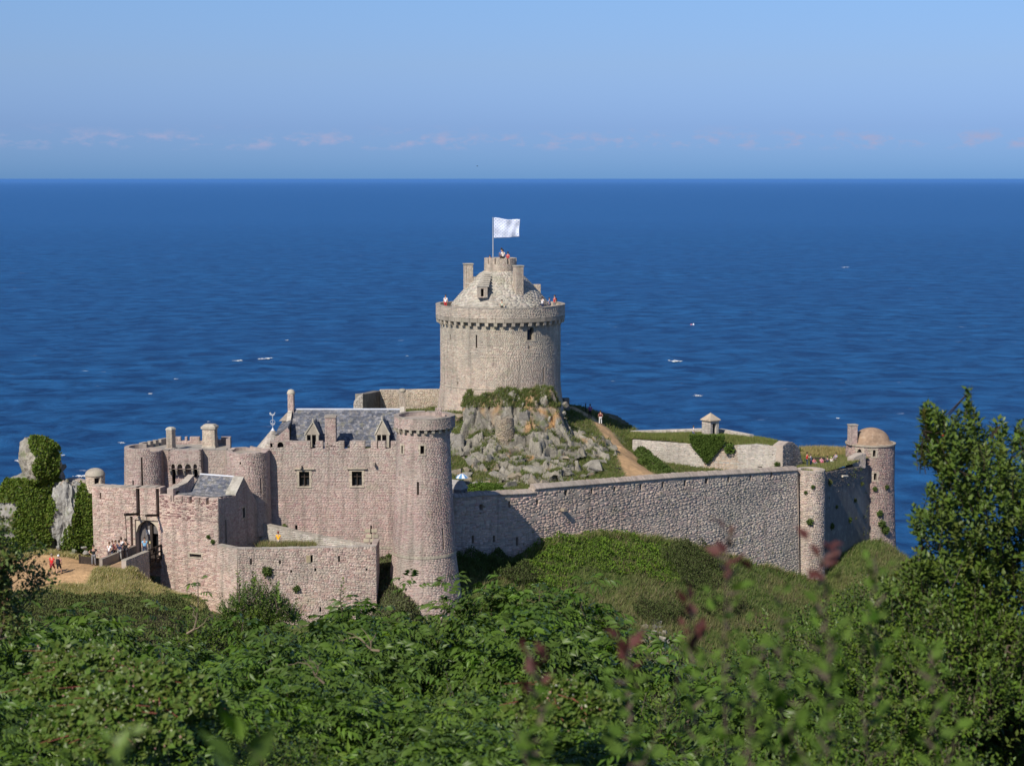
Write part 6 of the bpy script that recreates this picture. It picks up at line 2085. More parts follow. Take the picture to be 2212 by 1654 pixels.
for i in range(8):
    hull_rock('rock', P(rnd.uniform(95, 190), rnd.uniform(1175, 1205), 151.5), (0.6, 0.5, 0.5), 50 + i, iv, col=GREYR)


def ivy_mask(P_, N_):
    u, v = PX(P_)
    n = fbm(P_[:, 0] * .9, P_[:, 1] * .9, P_[:, 2] * .9, 5) * 1.7
    face = (N_[:, 1] < 0.5)
    m1 = (u > 78 + n * 12 - (1040 - v) * .12) & (u < 126) & (v < 1042)
    m2 = (u < 118 + n * 16 - (v - 1040) * 0.1) & (v >= 1036) & ~((u < 34 + n * 20) & (v > 1085) & (v < 1160)) & (n > -.75)
    m3 = (u > 172 - (v - 1050) * 0.28 + n * 8) & (v > 1042)
    return face & (m1 | m2 | m3)


R = np.random.default_rng(101)
IVY = [(0.095, 0.15, 0.014), (0.125, 0.18, 0.018), (0.05, 0.09, 0.014), (0.17, 0.205, 0.03), (0.12, 0.11, 0.03)]
Pq, Nq = surf_sample([top, b1, b2, b3, b4, b5, b6], 150000, R, ivy_mask)
scatter_leaves('ivy', Pq, Nq, R, (0.14, 0.27), 0.45, IVY, M_DULL, iv, lift=0.2)
# grassy caps and tufts on the outcrop
def cap_mask(P_, N_):
    u, v = PX(P_)
    n = fbm(P_[:, 0] * .9, P_[:, 1] * .9, P_[:, 2] * .9, 3)
    return ((N_[:, 2] > 0.66) & (n > 0.12)) | ((v < 880) & (N_[:, 2] > .12) & (n > -.35))
GR = [(0.13, 0.15, 0.045), (0.10, 0.125, 0.035), (0.20, 0.17, 0.08), (0.15, 0.14, 0.06), (0.07, 0.11, 0.03)]
Pq, Nq = surf_sample([crag1] + big_objs, 60000, R, cap_mask)
blades('outcrop_grass', Pq, R, (0.15, 0.5), GR, M_DULL, per=4, spread=0.12, width=0.03, parent=oc)

# ================================================================== grass and ground cover
def sample_ground(hf, x0, x1, y0, y1, n, R, keep=None):
    X, Y = R.uniform(x0, x1, n), R.uniform(y0, y1, n)
    Z_ = hf(X, Y)
    P_ = np.stack([X, Y, Z_], -1)
    if keep is not None:
        P_ = P_[keep(P_)]
    return P_


def lin_side(a, b, P_, marg=0.0):
    """distance of points in front (towards the camera) of the line a-b"""
    t = (b - a)[:2] / np.linalg.norm((b - a)[:2]); n = np.array([t[1], -t[0]])
    return (P_[:, :2] - a[:2]) @ n


def hill_keep(P_):
    u, v = PX(P_)
    return (u > 985) & (u < 2010) & (v < 1480) & ((lin_side(CW.A, CW.B, P_) > 0.2) | (P_[:, 0] > 33)) & ((P_[:, 0] < 34) | (lin_side(EW.A, EW.B, P_) > 0.1))


R = np.random.default_rng(5)
HG = [(0.095, 0.135, 0.035), (0.075, 0.115, 0.03), (0.13, 0.15, 0.055), (0.18, 0.17, 0.09), (0.055, 0.09, 0.025)]
Pg = sample_ground(h_ext_n, -8, 52, 143, 206, 60000, R, hill_keep)
n1 = fbm(Pg[:, 0] * .16, Pg[:, 1] * .16, 2.0) + .5 * fbm(Pg[:, 0] * .6, Pg[:, 1] * .6, 2.0)
blades('hill_grass_dry', Pg[n1 > .12], R, (0.25, 0.7), [(0.17, 0.165, 0.075), (0.22, 0.195, 0.10), (0.13, 0.14, 0.055), (0.16, 0.12, 0.075)], M_DULL, per=4, spread=0.15, width=0.03)
Pg = Pg[n1 <= .12]
blades('hill_grass', Pg, R, (0.2, 0.6), HG, M_DULL, per=4, spread=0.15, width=0.03)


def uvmask(P_, blobs, jitter=0.25):
    u, v = PX(P_)
    m_ = np.zeros(len(P_), bool)
    n = fbm(P_[:, 0] * .5, P_[:, 1] * .5, 8.0) * jitter
    for (cu, cv, ru, rv) in blobs:
        m_ |= ((u - cu) / ru) ** 2 + ((v - cv) / rv) ** 2 < (1 + n * 2)
    return m_


# bright bramble cover on the hill
Pg = sample_ground(h_ext_n, 0, 36, 150, 186, 110000, R, lambda P_: hill_keep(P_) & uvmask(P_, [(1270, 1185, 110, 42), (1380, 1210, 110, 32), (1190, 1215, 70, 30), (1180, 1262, 60, 14), (1445, 1232, 50, 30)]))
lump = np.maximum(0, fbm(Pg[:, 0] * 1.1, Pg[:, 1] * 1.1, 3.0)) * 0.9
Pg[:, 2] += lump
scatter_leaves('bramble_cover', Pg, np.tile([0, -.3, .95], (len(Pg), 1)), R, (0.12, 0.24), 0.42, [(0.11, 0.20, 0.014), (0.085, 0.165, 0.014), (0.17, 0.25, 0.02), (0.05, 0.10, 0.012)], M_DULL, lift=0.3)
# heather and dark scrub patches
def scrub(name, blobs, hf, box, n, pal, R, hgt=0.7, keep=hill_keep, L=(0.1, 0.22)):
    parts_ = []
    for bl in blobs:
        h_ = hit(bl[0], bl[1], h_ext, 140, 200)
        rx_ = bl[2] / FPX * h_[1] * 1.5
        parts_.append(sample_ground(hf, h_[0] - rx_, h_[0] + rx_, h_[1] - 7, h_[1] + 7, 30000, R, lambda P_: keep(P_) & uvmask(P_, [bl])))
    Pg = np.concatenate(parts_)
    lump = (0.5 + np.clip(fbm(Pg[:, 0] * .8, Pg[:, 1] * .8, 5.0), -.5, 1)) * hgt
    Pg[:, 2] += lump * R.random(len(Pg)) ** 0.35
    return scatter_leaves(name, Pg, np.tile([0, -.2, .98], (len(Pg), 1)), R, L, 0.22, pal, M_DULL, lift=0.2, up=0.9)


scrub('heather', [(1490, 1215, 60, 28), (1520, 1250, 55, 26), (1130, 1255, 40, 16), (1430, 1330, 60, 22), (1300, 1370, 60, 25), (1560, 1320, 50, 20)], h_ext_n, (0, 36, 150, 186), 70000, [(0.07, 0.045, 0.045), (0.05, 0.045, 0.03), (0.085, 0.065, 0.055), (0.035, 0.045, 0.02)], R, 1.2)
scrub('dark_scrub', [(1030, 1215, 55, 40), (1090, 1230, 50, 20)], h_ext_n, (-8, 8, 150, 166), 45000, [(0.05, 0.08, 0.025), (0.07, 0.09, 0.03), (0.09, 0.10, 0.05)], R, 1.3)
bank = lambda P_: (PX(P_)[0] > 806) & (PX(P_)[0] < 905) & (P_[:, 1] > 146.5 - 3) & (P_[:, 1] < 157)
Pg = sample_ground(h_ext_n, -12.5, -7.5, 143, 157, 40000, R, bank)
Pg[:, 2] += 0.5 * R.random(len(Pg))
scatter_leaves('shaded_heather', Pg, np.tile([0, -.2, .98], (len(Pg), 1)), R, (0.12, 0.3), 0.2, [(0.13, 0.10, 0.09), (0.11, 0.105, 0.06), (0.15, 0.12, 0.10)], M_DULL, up=0.9)

# grey rock breaking through the foot of the hill
hr = thing('hill_rocks', 'broken grey rocks showing through the grass low on the hill', 'rock', hit(1400, 1390, h_ext, 130, 190))
for i in range(110):
    cu_, cv_ = rnd.choice([(1405, 1370), (1420, 1410), (1180, 1330), (1440, 1440), (1160, 1375), (1350, 1420)])
    p_ = hit(cu_ + rnd.gauss(0, 16), cv_ + rnd.gauss(0, 18), h_ext, 130, 190)
    if p_ is None: continue
    s = rnd.uniform(0.3, 1.0)
    hull_rock('rock', p_ + np.array([0, 0, .1]), (s * 1.3, s * 1.1, s * 1.1), 1300 + i, hr, n=12, col=rnd.choice(ROCKPAL))

# left causeway bank: dry grass above, dark bracken below
def left_keep(P_):
    u, v = PX(P_)
    sand, dry, n, n2 = ground_kind(P_[:, 0], P_[:, 1], P_[:, 2])
    off = (P_[:, :2] - side) @ nrm
    acr = (P_[:, :2] - side) @ (wv / np.linalg.norm(wv))
    return (sand < 0.3) & (u < 440) & (u > -60) & ~((off > -1) & (off < 7) & (acr > -0.05) & (acr < 2.7)) & ~((P_[:, 1] > 147.6) & (u > 330))


Pg = sample_ground(h_ext_n, -50, -26, 138, 154, 60000, R, left_keep)
blades('dry_grass', Pg, R, (0.12, 0.4), [(0.56, 0.44, 0.24), (0.48, 0.37, 0.19), (0.38, 0.32, 0.14), (0.22, 0.22, 0.08), (0.60, 0.49, 0.31)], M_DULL, per=4, spread=0.12, width=0.022)
Pg = sample_ground(h_ext_n, -50, -22, 122, 141, 60000, R, lambda P_: (PX(P_)[1] > 1288) & (PX(P_)[0] < 450) & (h_ext_n(P_[:, 0], P_[:, 1]) > 24))
lump = (0.5 + np.clip(fbm(Pg[:, 0] * .5, Pg[:, 1] * .5, 5.0), -.5, 1)) * 0.7
Pg[:, 2] += lump * R.random(len(Pg)) ** 0.35
scatter_leaves('bracken', Pg, np.tile([0, -.2, .98], (len(Pg), 1)), R, (0.12, 0.26), 0.25, [(0.075, 0.075, 0.035), (0.10, 0.085, 0.045), (0.055, 0.065, 0.03), (0.12, 0.11, 0.06), (0.09, 0.06, 0.045)], M_DULL, up=0.8)

# courtyard slope grass
Pg = sample_ground(in_h, -14, 34, 162, 218, 52000, R, lambda P_: inside(poly, P_[:, 0], P_[:, 1]) & (path_d(P_[:, 0], P_[:, 1]) > 0.25))
blades('slope_grass', Pg, R, (0.12, 0.4), GR, M_DULL, per=4, spread=0.14, width=0.03)
Pg = sample_ground(lambda X, Y: h_bat(X, Y) + .02, 12, 40, 196, 218, 30000, R, lambda P_: inside(polyb, P_[:, 0], P_[:, 1]))
blades('battery_grass', Pg, R, (0.15, 0.45), [(0.13, 0.16, 0.045), (0.16, 0.17, 0.05), (0.22, 0.19, 0.08)], M_DULL, per=4, spread=0.12, width=0.03)
Pg = sample_ground(lambda X, Y: h_bas(X, Y) + .02, 28, 52, 190, 224, 22000, R, lambda P_: inside(polys, P_[:, 0], P_[:, 1]))
far_ = Pg[:, 1] > 213
blades('bastion_grass', Pg[~far_], R, (0.15, 0.4), [(0.20, 0.19, 0.08), (0.15, 0.16, 0.05), (0.28, 0.23, 0.12)], M_DULL, per=4, spread=0.12, width=0.03)
blades('dry_sea_grass', Pg[far_], R, (0.3, 0.7), [(0.42, 0.31, 0.15), (0.36, 0.26, 0.12), (0.30, 0.24, 0.12)], M_DULL, per=4, spread=0.14, width=0.03)
# weeds on the rampart terrace
Pg = sample_ground(lambda X, Y: h_ter(X, Y) - .1, -25, -15, 147.5, 153.5, 2600, R, lambda P_: inside(polyt, P_[:, 0], P_[:, 1]) & (PX(P_)[0] < 676) & (PX(P_)[0] > 560))
blades('terrace_weeds', Pg, R, (0.3, 0.95), [(0.26, 0.20, 0.11), (0.18, 0.17, 0.07), (0.20, 0.12, 0.09), (0.13, 0.15, 0.05)], M_DULL, per=6, spread=0.12, width=0.035)

# shrubs standing inside the walls: each one a thing
def dome_bush(name, label, cat, c, rad, n, pal, L, R, mat=None, group=None, w=0.42):
    t = thing(name, label, cat, c, group)
    d = rand_dirs(R, n); d[:, 2] = np.abs(d[:, 2])
    f = 0.75 + 0.35 * fbm(d[:, 0] * 2.2 + c[0], d[:, 1] * 2.2 + c[1], d[:, 2] * 2.2, 4)
    rr = f * (1 - 0.3 * R.random(n) ** 2)
    P_ = np.array(c) + d * rr[:, None] * np.array(rad)
    o = scatter_leaves('foliage', P_, d, R, L, w, pal, mat or M_DULL, t, kind=None)
    m_ = MB()
    for k in range(7):
        a = k * 0.9
        m_.tube([c, (c[0] + math.cos(a) * rad[0] * .3, c[1] + math.sin(a) * rad[1] * .3, c[2] + rad[2] * .45), (c[0] + math.cos(a) * rad[0] * .6, c[1] + math.sin(a) * rad[1] * .6, c[2] + rad[2] * .75)], [0.05, 0.035, 0.015], 5)
    m_.build('stem', M_BARK, t)
    return t


BR = [(0.085, 0.15, 0.02), (0.11, 0.18, 0.03), (0.065, 0.12, 0.02)]
dome_bush('round_shrub', 'bright green shrub just behind the low part of the curtain wall', 'shrub', P(1050, 1070, 166.5), (2.4, 1.6, 1.5), 16000, BR, (0.08, 0.16), R)
pb_ = [(1385, 985, 200.5, 1.3), (1402, 1000, 197, 1.5), (1425, 1018, 193, 1.5), (1440, 1028, 190.5, 1.1)]
lab = ['highest green shrub beside the sand path, against the pale battery wall', 'second green shrub down beside the sand path', 'third green shrub down beside the sand path', 'lowest green shrub by the sand path, at the curtain wall coping']
for (u, v, Y, s), l in zip(pb_, lab):
    dome_bush('path_shrub', l, 'shrub', P(u, v, Y), (s * 1.1, s, s * .9), 7000, [(0.075, 0.11, 0.03), (0.10, 0.14, 0.04), (0.06, 0.09, 0.03)], (0.08, 0.17), R, group='shrubs beside the sand path')
# ivy filling the notch of the battery wall
n = 16000
U = R.uniform(1490, 1565, n); V_ = R.uniform(940, 1000, n)
wd = np.interp(V_, [940, 960, 998], [38, 34, 2])
k = (np.abs(U - 1528) < wd + R.normal(size=n) * 2)
U, V_ = U[k], V_[k]
Pi = np.array([IW.map(*IW.inv(a, b), 0.05 + 0.35 * rnd.random()) for a, b in zip(U, V_)])
Pi2 = Pi.copy()
t = thing('notch_ivy', 'mass of green ivy spilling through the notch of the pale battery wall', 'ivy', IW.map(*IW.inv(1528, 980), 0.1))
scatter_leaves('foliage', Pi, np.tile([0, -.8, .5], (len(Pi), 1)), R, (0.12, 0.22), 0.45, [(0.07, 0.115, 0.025), (0.10, 0.15, 0.03), (0.05, 0.09, 0.02)], M_DULL, t, lift=0.25, kind=None)
m_ = MB()
for a in (1505, 1520, 1535, 1550):
    m_.tube([IW.map(*IW.inv(a, 950), .1), IW.map(*IW.inv((a + 1528) / 2, 972), .12), IW.map(*IW.inv(1528, 996), .1)], 0.03, 5)
m_.build('stem', M_BARK, t)
m_ = MB()   # earth filling behind the ivy
q = [IW.map(*IW.inv(a, b), -0.15) for a, b in ((1492, 948), (1531, 1000), (1562, 952), (1562, 946), (1492, 944))]
m_.add(list(q) + [x + np.array([0.3, 1.4, 0]) for x in q], [(0, 1, 2, 3, 4), (9, 8, 7, 6, 5)] + [(i, 5 + i, 5 + (i + 1) % 5, (i + 1) % 5) for i in range(5)], (0.16, 0.13, 0.09))
m_.build('earth', M_GROUND, t)


# wall plants: small tufts rooted in the joints
def wall_plant(surf, u, v, r_, label, pal, R, n=260):
    s, z = surf.inv(u, v)
    c = surf.map(s, z, 0.05)
    nn = surf.map(s, z, 1.0) - surf.map(s, z, 0.0)
    t = thing('wall_plant', label, 'plant', c, 'plants rooted in the masonry')
    d = unit(rand_dirs(R, n) + nn * 0.6)
    scatter_leaves('foliage', c + d * R.random((n, 1)) ** .5 * r_, d, R, (r_ * .35, r_ * .7), 0.35, pal, M_DULL, t, kind=None)


WP = [(0.05, 0.08, 0.03), (0.08, 0.10, 0.04)]
WY = [(0.13, 0.14, 0.06), (0.17, 0.15, 0.08)]
for (su, cf, a, b, r_, l, pl_) in (
        (BU, c5, 1403, 997, 0.32, 'dark round tuft half way up the rounded buttress', WP), (BU, c5, 1425, 722, 0.2, 'small plant high on the right of the rounded buttress', WP), (BU, c5, 1372, 768, 0.17, 'small plant left of centre high on the rounded buttress', WP),
        (W1, c2, 305, 1265, 0.38, 'big dark green cushion plant on the outer rampart', WP), (W1, c2, 497, 1378, 0.26, 'smaller green cushion plant low on the outer rampart', WP),
        (HW, c6, 1520, 925, 0.16, 'upper sprig growing on the square gatehouse front', WP), (HW, c6, 1570, 985, 0.18, 'lower sprig growing on the square gatehouse front', WP),
        (EW, c5, 1550, 690, 0.3, 'pale tuft at the upper left of the shaded wall', WY), (EW, c5, 1745, 830, 0.25, 'tuft in the middle of the shaded wall', WY), (EW, c5, 1700, 980, 0.3, 'tuft low in the middle of the shaded wall', WP), (EW, c5, 1560, 1030, 0.35, 'dark tuft low at the left of the shaded wall', WP),
        (EW, c5, 1600, 880, 0.22, 'dry tuft left of the middle of the shaded wall', WY), (EW, c5, 1800, 700, 0.22, 'tuft at the upper right of the shaded wall', WY),
        (DR, c5, 1998, 725, 0.25, 'tuft on the right side of the domed tower', WP), (DR, c5, 1945, 930, 0.35, 'bushy tuft half way up the domed tower', WP), (DR, c5, 1985, 1060, 0.45, 'lowest bushy plant on the domed tower', WP), (DR, c5, 1910, 740, 0.25, 'tuft under the lower window of the domed tower', WP), (DR, c5, 1960, 1010, 0.4, 'wide plant just above the lowest one on the domed tower', WP),
        (FA, c2, 1105, 1175, 0.3, 'green plant in the corner between residence and corner tower', WP), (FA, c2, 420, 975, 0.25, 'tuft at the foot of the residence above the ramp', WY),
        (IW, c5, 1150, 548, 0.3, 'green tuft at the right end of the pale battery wall', WP), (IW, c5, 775, 425, 0.6, 'small ivy patch right of the notch in the battery wall', [(0.07, 0.115, 0.025)])):
    wall_plant(su, *cf(a, b), r_, l, pl_, R)

# ================================================================== people
def skin_mesh(name, verts, edges, rad, mat, parent, root=0, sub=1):
    me = bpy.data.meshes.new(name)
    me.from_pydata([tuple(v) for v in verts], edges, [])
    me.materials.append(mat)
    o = bpy.data.objects.new(name, me); COL.objects.link(o)
    o.parent = parent
    o.modifiers.new('skin', 'SKIN')
    if not me.skin_vertices:
        me.skin_vertices.new(name='')
    for i, r_ in enumerate(rad):
        sv = me.skin_vertices[0].data[i]
        sv.radius = r_ if hasattr(r_, '__len__') else (r_, r_)
        sv.use_root = (i == root)
    s = o.modifiers.new('sub', 'SUBSURF'); s.levels = sub; s.render_levels = sub
    return o


CM = {}


def cloth(c):
    if c not in CM:
        CM[c] = plain('cloth_%d' % len(CM), c, 0.85, vary=0.1, scale=12)
    return CM[c]


SKIN = (0.50, 0.30, 0.21)


def person(label, u, v, Y, h, heading, shirt, legs, hair=(0.05, 0.035, 0.025), pose='stand', shorts=False, group=None, z=None, skin=SKIN, bag=None, hat=None, dress=False):
    """heading: degrees, 0 = facing the camera, 90 = facing right in the picture"""
    loc = P(u, v, Y)
    if z is not None: loc[2] = z
    t = thing('person', label, 'person', loc, group)
    s = h / 1.75
    t.rotation_euler = (0, 0, math.radians(heading))
    t.scale = (s, s, s)
    sit = pose == 'sit'
    hz = 0.93 if not sit else 0.22
    knee = [(-.12, -.03, .50), (.12, -.05, .50)]; ankle = [(-.13, 0.03, .09), (.13, 0.0, .09)]; toe = [(-.14, -.14, .04), (.14, -.16, .04)]
    if pose == 'walk':
        knee = [(-.10, -.22, .52), (.10, .04, .50)]; ankle = [(-.10, -.28, .10), (.10, .32, .16)]; toe = [(-.10, -.46, .06), (.10, .20, .04)]
    if sit:
        knee = [(-.17, -.42, .46), (.17, -.42, .44)]; ankle = [(-.16, -.48, .09), (.16, -.5, .09)]; toe = [(-.16, -.66, .05), (.16, -.68, .05)]
    ch, nk, hd = hz + .42, hz + .56, hz + .70
    el = [(-.27, .03, hz + .22), (.27, .03, hz + .22)]; ha = [(-.25, -.08, hz - .02), (.25, -.08, hz - .02)]
    if pose == 'hips':
        el = [(-.40, .06, hz + .24), (.40, .06, hz + .24)]; ha = [(-.20, -.04, hz + .05), (.20, -.04, hz + .05)]
    if pose in ('lean', 'sit'):
        el = [(-.28, -.10, hz + .24), (.28, -.10, hz + .24)]; ha = [(-.16, -.34, hz + .20), (.14, -.34, hz + .22)]
    if pose == 'point':
        el = [(-.27, .03, hz + .22), (.33, -.20, hz + .45)]; ha = [(-.25, -.08, hz - .02), (.36, -.44, hz + .55)]
    vs = [(0, 0, hz), (0, .01, hz + .2), (0, 0, ch), (0, 0, nk), (0, -.01, hd), (0, -.02, hd + .13),
          (-.20, 0, ch), el[0], ha[0], (ha[0][0] * .98, ha[0][1] - .04, ha[0][2] - .09), (.20, 0, ch), el[1], ha[1], (ha[1][0] * .98, ha[1][1] - .04, ha[1][2] - .09),
          (-.10, 0, hz - .05), knee[0], ankle[0], toe[0], (.10, 0, hz - .05), knee[1], ankle[1], toe[1], (0, -.095, hd + .03)]
    ed = [(0, 1), (1, 2), (2, 3), (3, 4), (4, 5), (2, 6), (6, 7), (7, 8), (8, 9), (2, 10), (10, 11), (11, 12), (12, 13), (0, 14), (14, 15), (15, 16), (16, 17), (0, 18), (18, 19), (19, 20), (20, 21)]
    rd = [(.14, .10), (.12, .09), (.14, .10), .055, .085, .075, .06, .042, .03, .028, .06, .042, .03, .028, .085, .055, .04, .045, .085, .055, .04, .045, .02]
    skin_mesh('body', vs[:22], ed, rd[:22], cloth(skin), t)
    # nose, ears
    m_ = MB(); m_.box((0, -.10, hd + .03), (.025, .03, .04)); m_.box((-.088, 0, hd + .03), (.02, .03, .05)); m_.box((.088, 0, hd + .03), (.02, .03, .05))
    f = m_.build('face_features', cloth(skin)); f.parent = t; 
    sv = [vs[0], vs[1], vs[2], vs[6], ((vs[6][0] + vs[7][0]) / 2, (vs[6][1] + vs[7][1]) / 2, (vs[6][2] + vs[7][2]) / 2), vs[10], ((vs[10][0] + vs[11][0]) / 2, (vs[10][1] + vs[11][1]) / 2, (vs[10][2] + vs[11][2]) / 2), (0, 0, nk - .04)]
    skin_mesh('shirt', sv, [(0, 1), (1, 2), (2, 3), (3, 4), (2, 5), (5, 6), (2, 7)], [(.165, .125), (.15, .115), (.165, .12), .085, .07, .085, .07, .07], cloth(shirt), t, root=1)
    if dress:
        m2 = MB(); m2.lathe((0, 0), [(.26, .45), (.2, hz - .1), (.15, hz + .15)], 12)
        o = m2.build('skirt', cloth(legs)); o.parent = t
    else:
        lk_ = [vs[0], vs[14], vs[15], vs[18], vs[19]]
        e_ = [(0, 1), (1, 2), (0, 3), (3, 4)]; r_ = [(.16, .12), .10, .075, .10, .075]
        if not shorts:
            lk_ += [vs[16], vs[20]]; e_ += [(2, 5), (4, 6)]; r_ += [.06, .06]
        skin_mesh('shorts' if shorts else 'trousers', lk_, e_, r_, cloth(legs), t)
    for i in (0, 1):
        m2 = MB(); a = ankle[i]; b = toe[i]
        m2.box(((a[0] + b[0]) / 2, (a[1] + b[1]) / 2, min(a[2], b[2])), (.1, .27, .09))
        o = m2.build('shoe', cloth((0.05, 0.045, 0.04))); o.parent = t
    m2 = MB()
    m2.lathe((0, .02), [(.085, hd - .02), (.105, hd + .05), (.10, hd + .12), (.06, hd + .17), (.01, hd + .18)], 12)
    o = m2.build('hat' if hat else 'hair', cloth(hat or hair), smooth=True); o.parent = t
    if bag:
        m2 = MB(); m2.box((0, .19, hz + .3), (.3, .16, .42), taper=.8)
        o = m2.build('rucksack', cloth(bag)); o.parent = t
    return t


def c10(a, b): return (100 + a / 5.267) / 1.4693, (1680 + b / 5.267) / 1.4693
def c11(a, b): return 1687.8 + a / 12.5, 952.8 + b / 12.5


W_ = (0.78, 0.78, 0.78); RED = (0.6, 0.03, 0.03); BLK = (0.02, 0.02, 0.022); NAV = (0.04, 0.05, 0.10); JEAN = (0.10, 0.14, 0.24); PNK = (0.75, 0.20, 0.30); MAR = (0.16, 0.03, 0.04); GRY = (0.22, 0.22, 0.23)
gh_z = lambda u, v, Y: float(h_ext_n(np.array([P(u, v, Y)[0]]), np.array([Y]))[0])
person('person in bright red shirt and dark red shorts walking up the sand path', *c10(348, 750), 143.4, 1.8, 160, RED, (0.28, 0.03, 0.04), hair=(.25, .2, .15), pose='walk', shorts=True, z=gh_z(*c10(348, 750), 143.4))
person('person with white cap and dark clothes beside the one in red', *c10(460, 752), 143.2, 1.72, 170, (0.45, 0.22, 0.2), BLK, pose='walk', hat=(.75, .75, .75), bag=BLK, shorts=True, z=gh_z(*c10(460, 752), 143.2))
person('man in black t-shirt and grey jeans, hands on hips, by the barrier', *c10(1042, 580), 147.0, 1.8, 10, BLK, GRY, pose='hips', z=gh_z(*c10(1042, 580), 147.0))
GB_ = 'visitors waiting on the bridge'
for (a, Yq, hh_, hdg, sh_, lg_, hr, ps, lab_) in (
        (1305, 147.6, 1.68, -40, W_, (0.16, 0.12, 0.12), (.12, .07, .04), 'hips', 'woman in white top, leftmost of the visitors on the bridge'),
        (1362, 148.4, 1.66, 60, (0.4, 0.36, 0.34), JEAN, (.1, .06, .04), 'stand', 'person in pale grey top between the white and maroon tops'),
        (1412, 148.0, 1.74, 30, MAR, BLK, (.08, .05, .03), 'stand', 'person in maroon top on the bridge'),
        (1472, 147.9, 1.78, 200, NAV, (0.35, 0.35, 0.33), (.05, .03, .02), 'stand', 'person in navy top with pale trousers on the bridge'),
        (1510, 149.2, 1.76, 150, W_, JEAN, (.08, .05, .03), 'stand', 'person in white shirt right of the navy top on the bridge'),
        (1580, 148.4, 1.80, 190, BLK, (0.05, 0.05, 0.06), (.07, .05, .04), 'hips', 'man in black seen from behind, rightmost of the bridge group')):
    person(lab_, c10(a, 400)[0], 1210, Yq, hh_, hdg, sh_, lg_, hair=hr, pose=ps, group=GB_, z=zbr - 0.02)
person('person in light blue top standing at the wicket of the gate', c10(1895, 400)[0], 1200, 149.6, 1.7, 20, (0.25, 0.55, 0.8), NAV, z=zbr - 0.02)
person('person in yellow top among the weeds on the terrace', 601.5, 1180, 151.2, 1.6, 170, (0.85, 0.45, 0.02), (0.5, 0.42, 0.36), hair=(.25, .06, .04), z=float(h_ter(np.array([P(601.5, 1180, 151.2)[0]]), np.array([151.2]))[0]))
# on the keep
kz = zwalk
def on_keep(a, b, ang_deg, rad, h_, hdg, sh_, lg_, lab_, z=kz, **kw):
    a_ = math.radians(ang_deg)
    x, y = kc[0] + rad * math.sin(a_), kc[1] - rad * math.cos(a_)
    uu, vv = PX(np.array([x, y, z]))
    person(lab_, float(uu), float(vv), y, h_, hdg, sh_, lg_, z=z, **kw)


on_keep(0, 0, -70, 6.9, 1.8, -30, W_, (0.5, 0.05, 0.05), 'person in white with red shorts alone at the left of the keep walk', shorts=True)
on_keep(0, 0, 2, 6.55, 1.55, 0, (0.55, 0.6, 0.45), BLK, 'dark-haired person in pale top in the middle of the keep walk')
on_keep(0, 0, 47, 6.8, 1.75, 120, W_, NAV, 'person in white shirt leaning at the right of the keep walk', pose='lean')
on_keep(0, 0, 56, 7.0, 1.6, 60, (0.25, 0.3, 0.5), NAV, 'person in blue shirt between white and red shirts on the keep walk')
on_keep(0, 0, 67, 7.0, 1.8, -60, (0.5, 0.04, 0.05), GRY, 'person in red shirt with rucksack at the right end of the keep walk', bag=BLK)
fz = ztc - 0.15
on_keep(0, 0, -75, 1.3, 1.5, 0, (0.45, 0.25, 0.2), BLK, 'child peering over the left of the look-out turret', z=fz - .35)
on_keep(0, 0, 20, 0.9, 1.75, 200, (0.85, 0.8, 0.7), BLK, 'dark-haired person in cream top on the look-out turret', z=fz + .1)
on_keep(0, 0, 45, 0.2, 1.9, 200, (0.05, 0.15, 0.45), BLK, 'tallest person in blue on the look-out turret', z=fz + .1)
on_keep(0, 0, 36, 1.55, 1.7, 150, (0.5, 0.05, 0.06), BLK, 'person in red standing in the gap of the look-out turret', z=fz - .1)
ih_ = lambda u, v, Y: float(in_h(np.array([P(u, v, Y)[0]]), np.array([Y]))[0])
person('person in purple standing on the shaded path right of the keep', 1274.5, 908, 211.5, 1.75, 190, (0.22, 0.06, 0.25), BLK, z=ih_(1274.5, 908, 211.5))
person('person in dark red with white trousers on the shaded path', 1297, 914, 209.6, 1.72, 180, (0.16, 0.04, 0.05), (.7, .7, .7), hair=(.04, .03, .02), z=ih_(1297, 914, 209.6))
person('person in white shirt walking along the battery towards the sentry box', 1498, 942, 209.8, 1.65, 90, W_, JEAN, pose='walk', z=float(h_bat(np.array([P(1498, 942, 209.8)[0]]), np.array([209.8]))[0]) - .35)
bz_ = lambda u, Y: float(h_bas(np.array([P(u, 1000, Y)[0]]), np.array([Y]))[0])
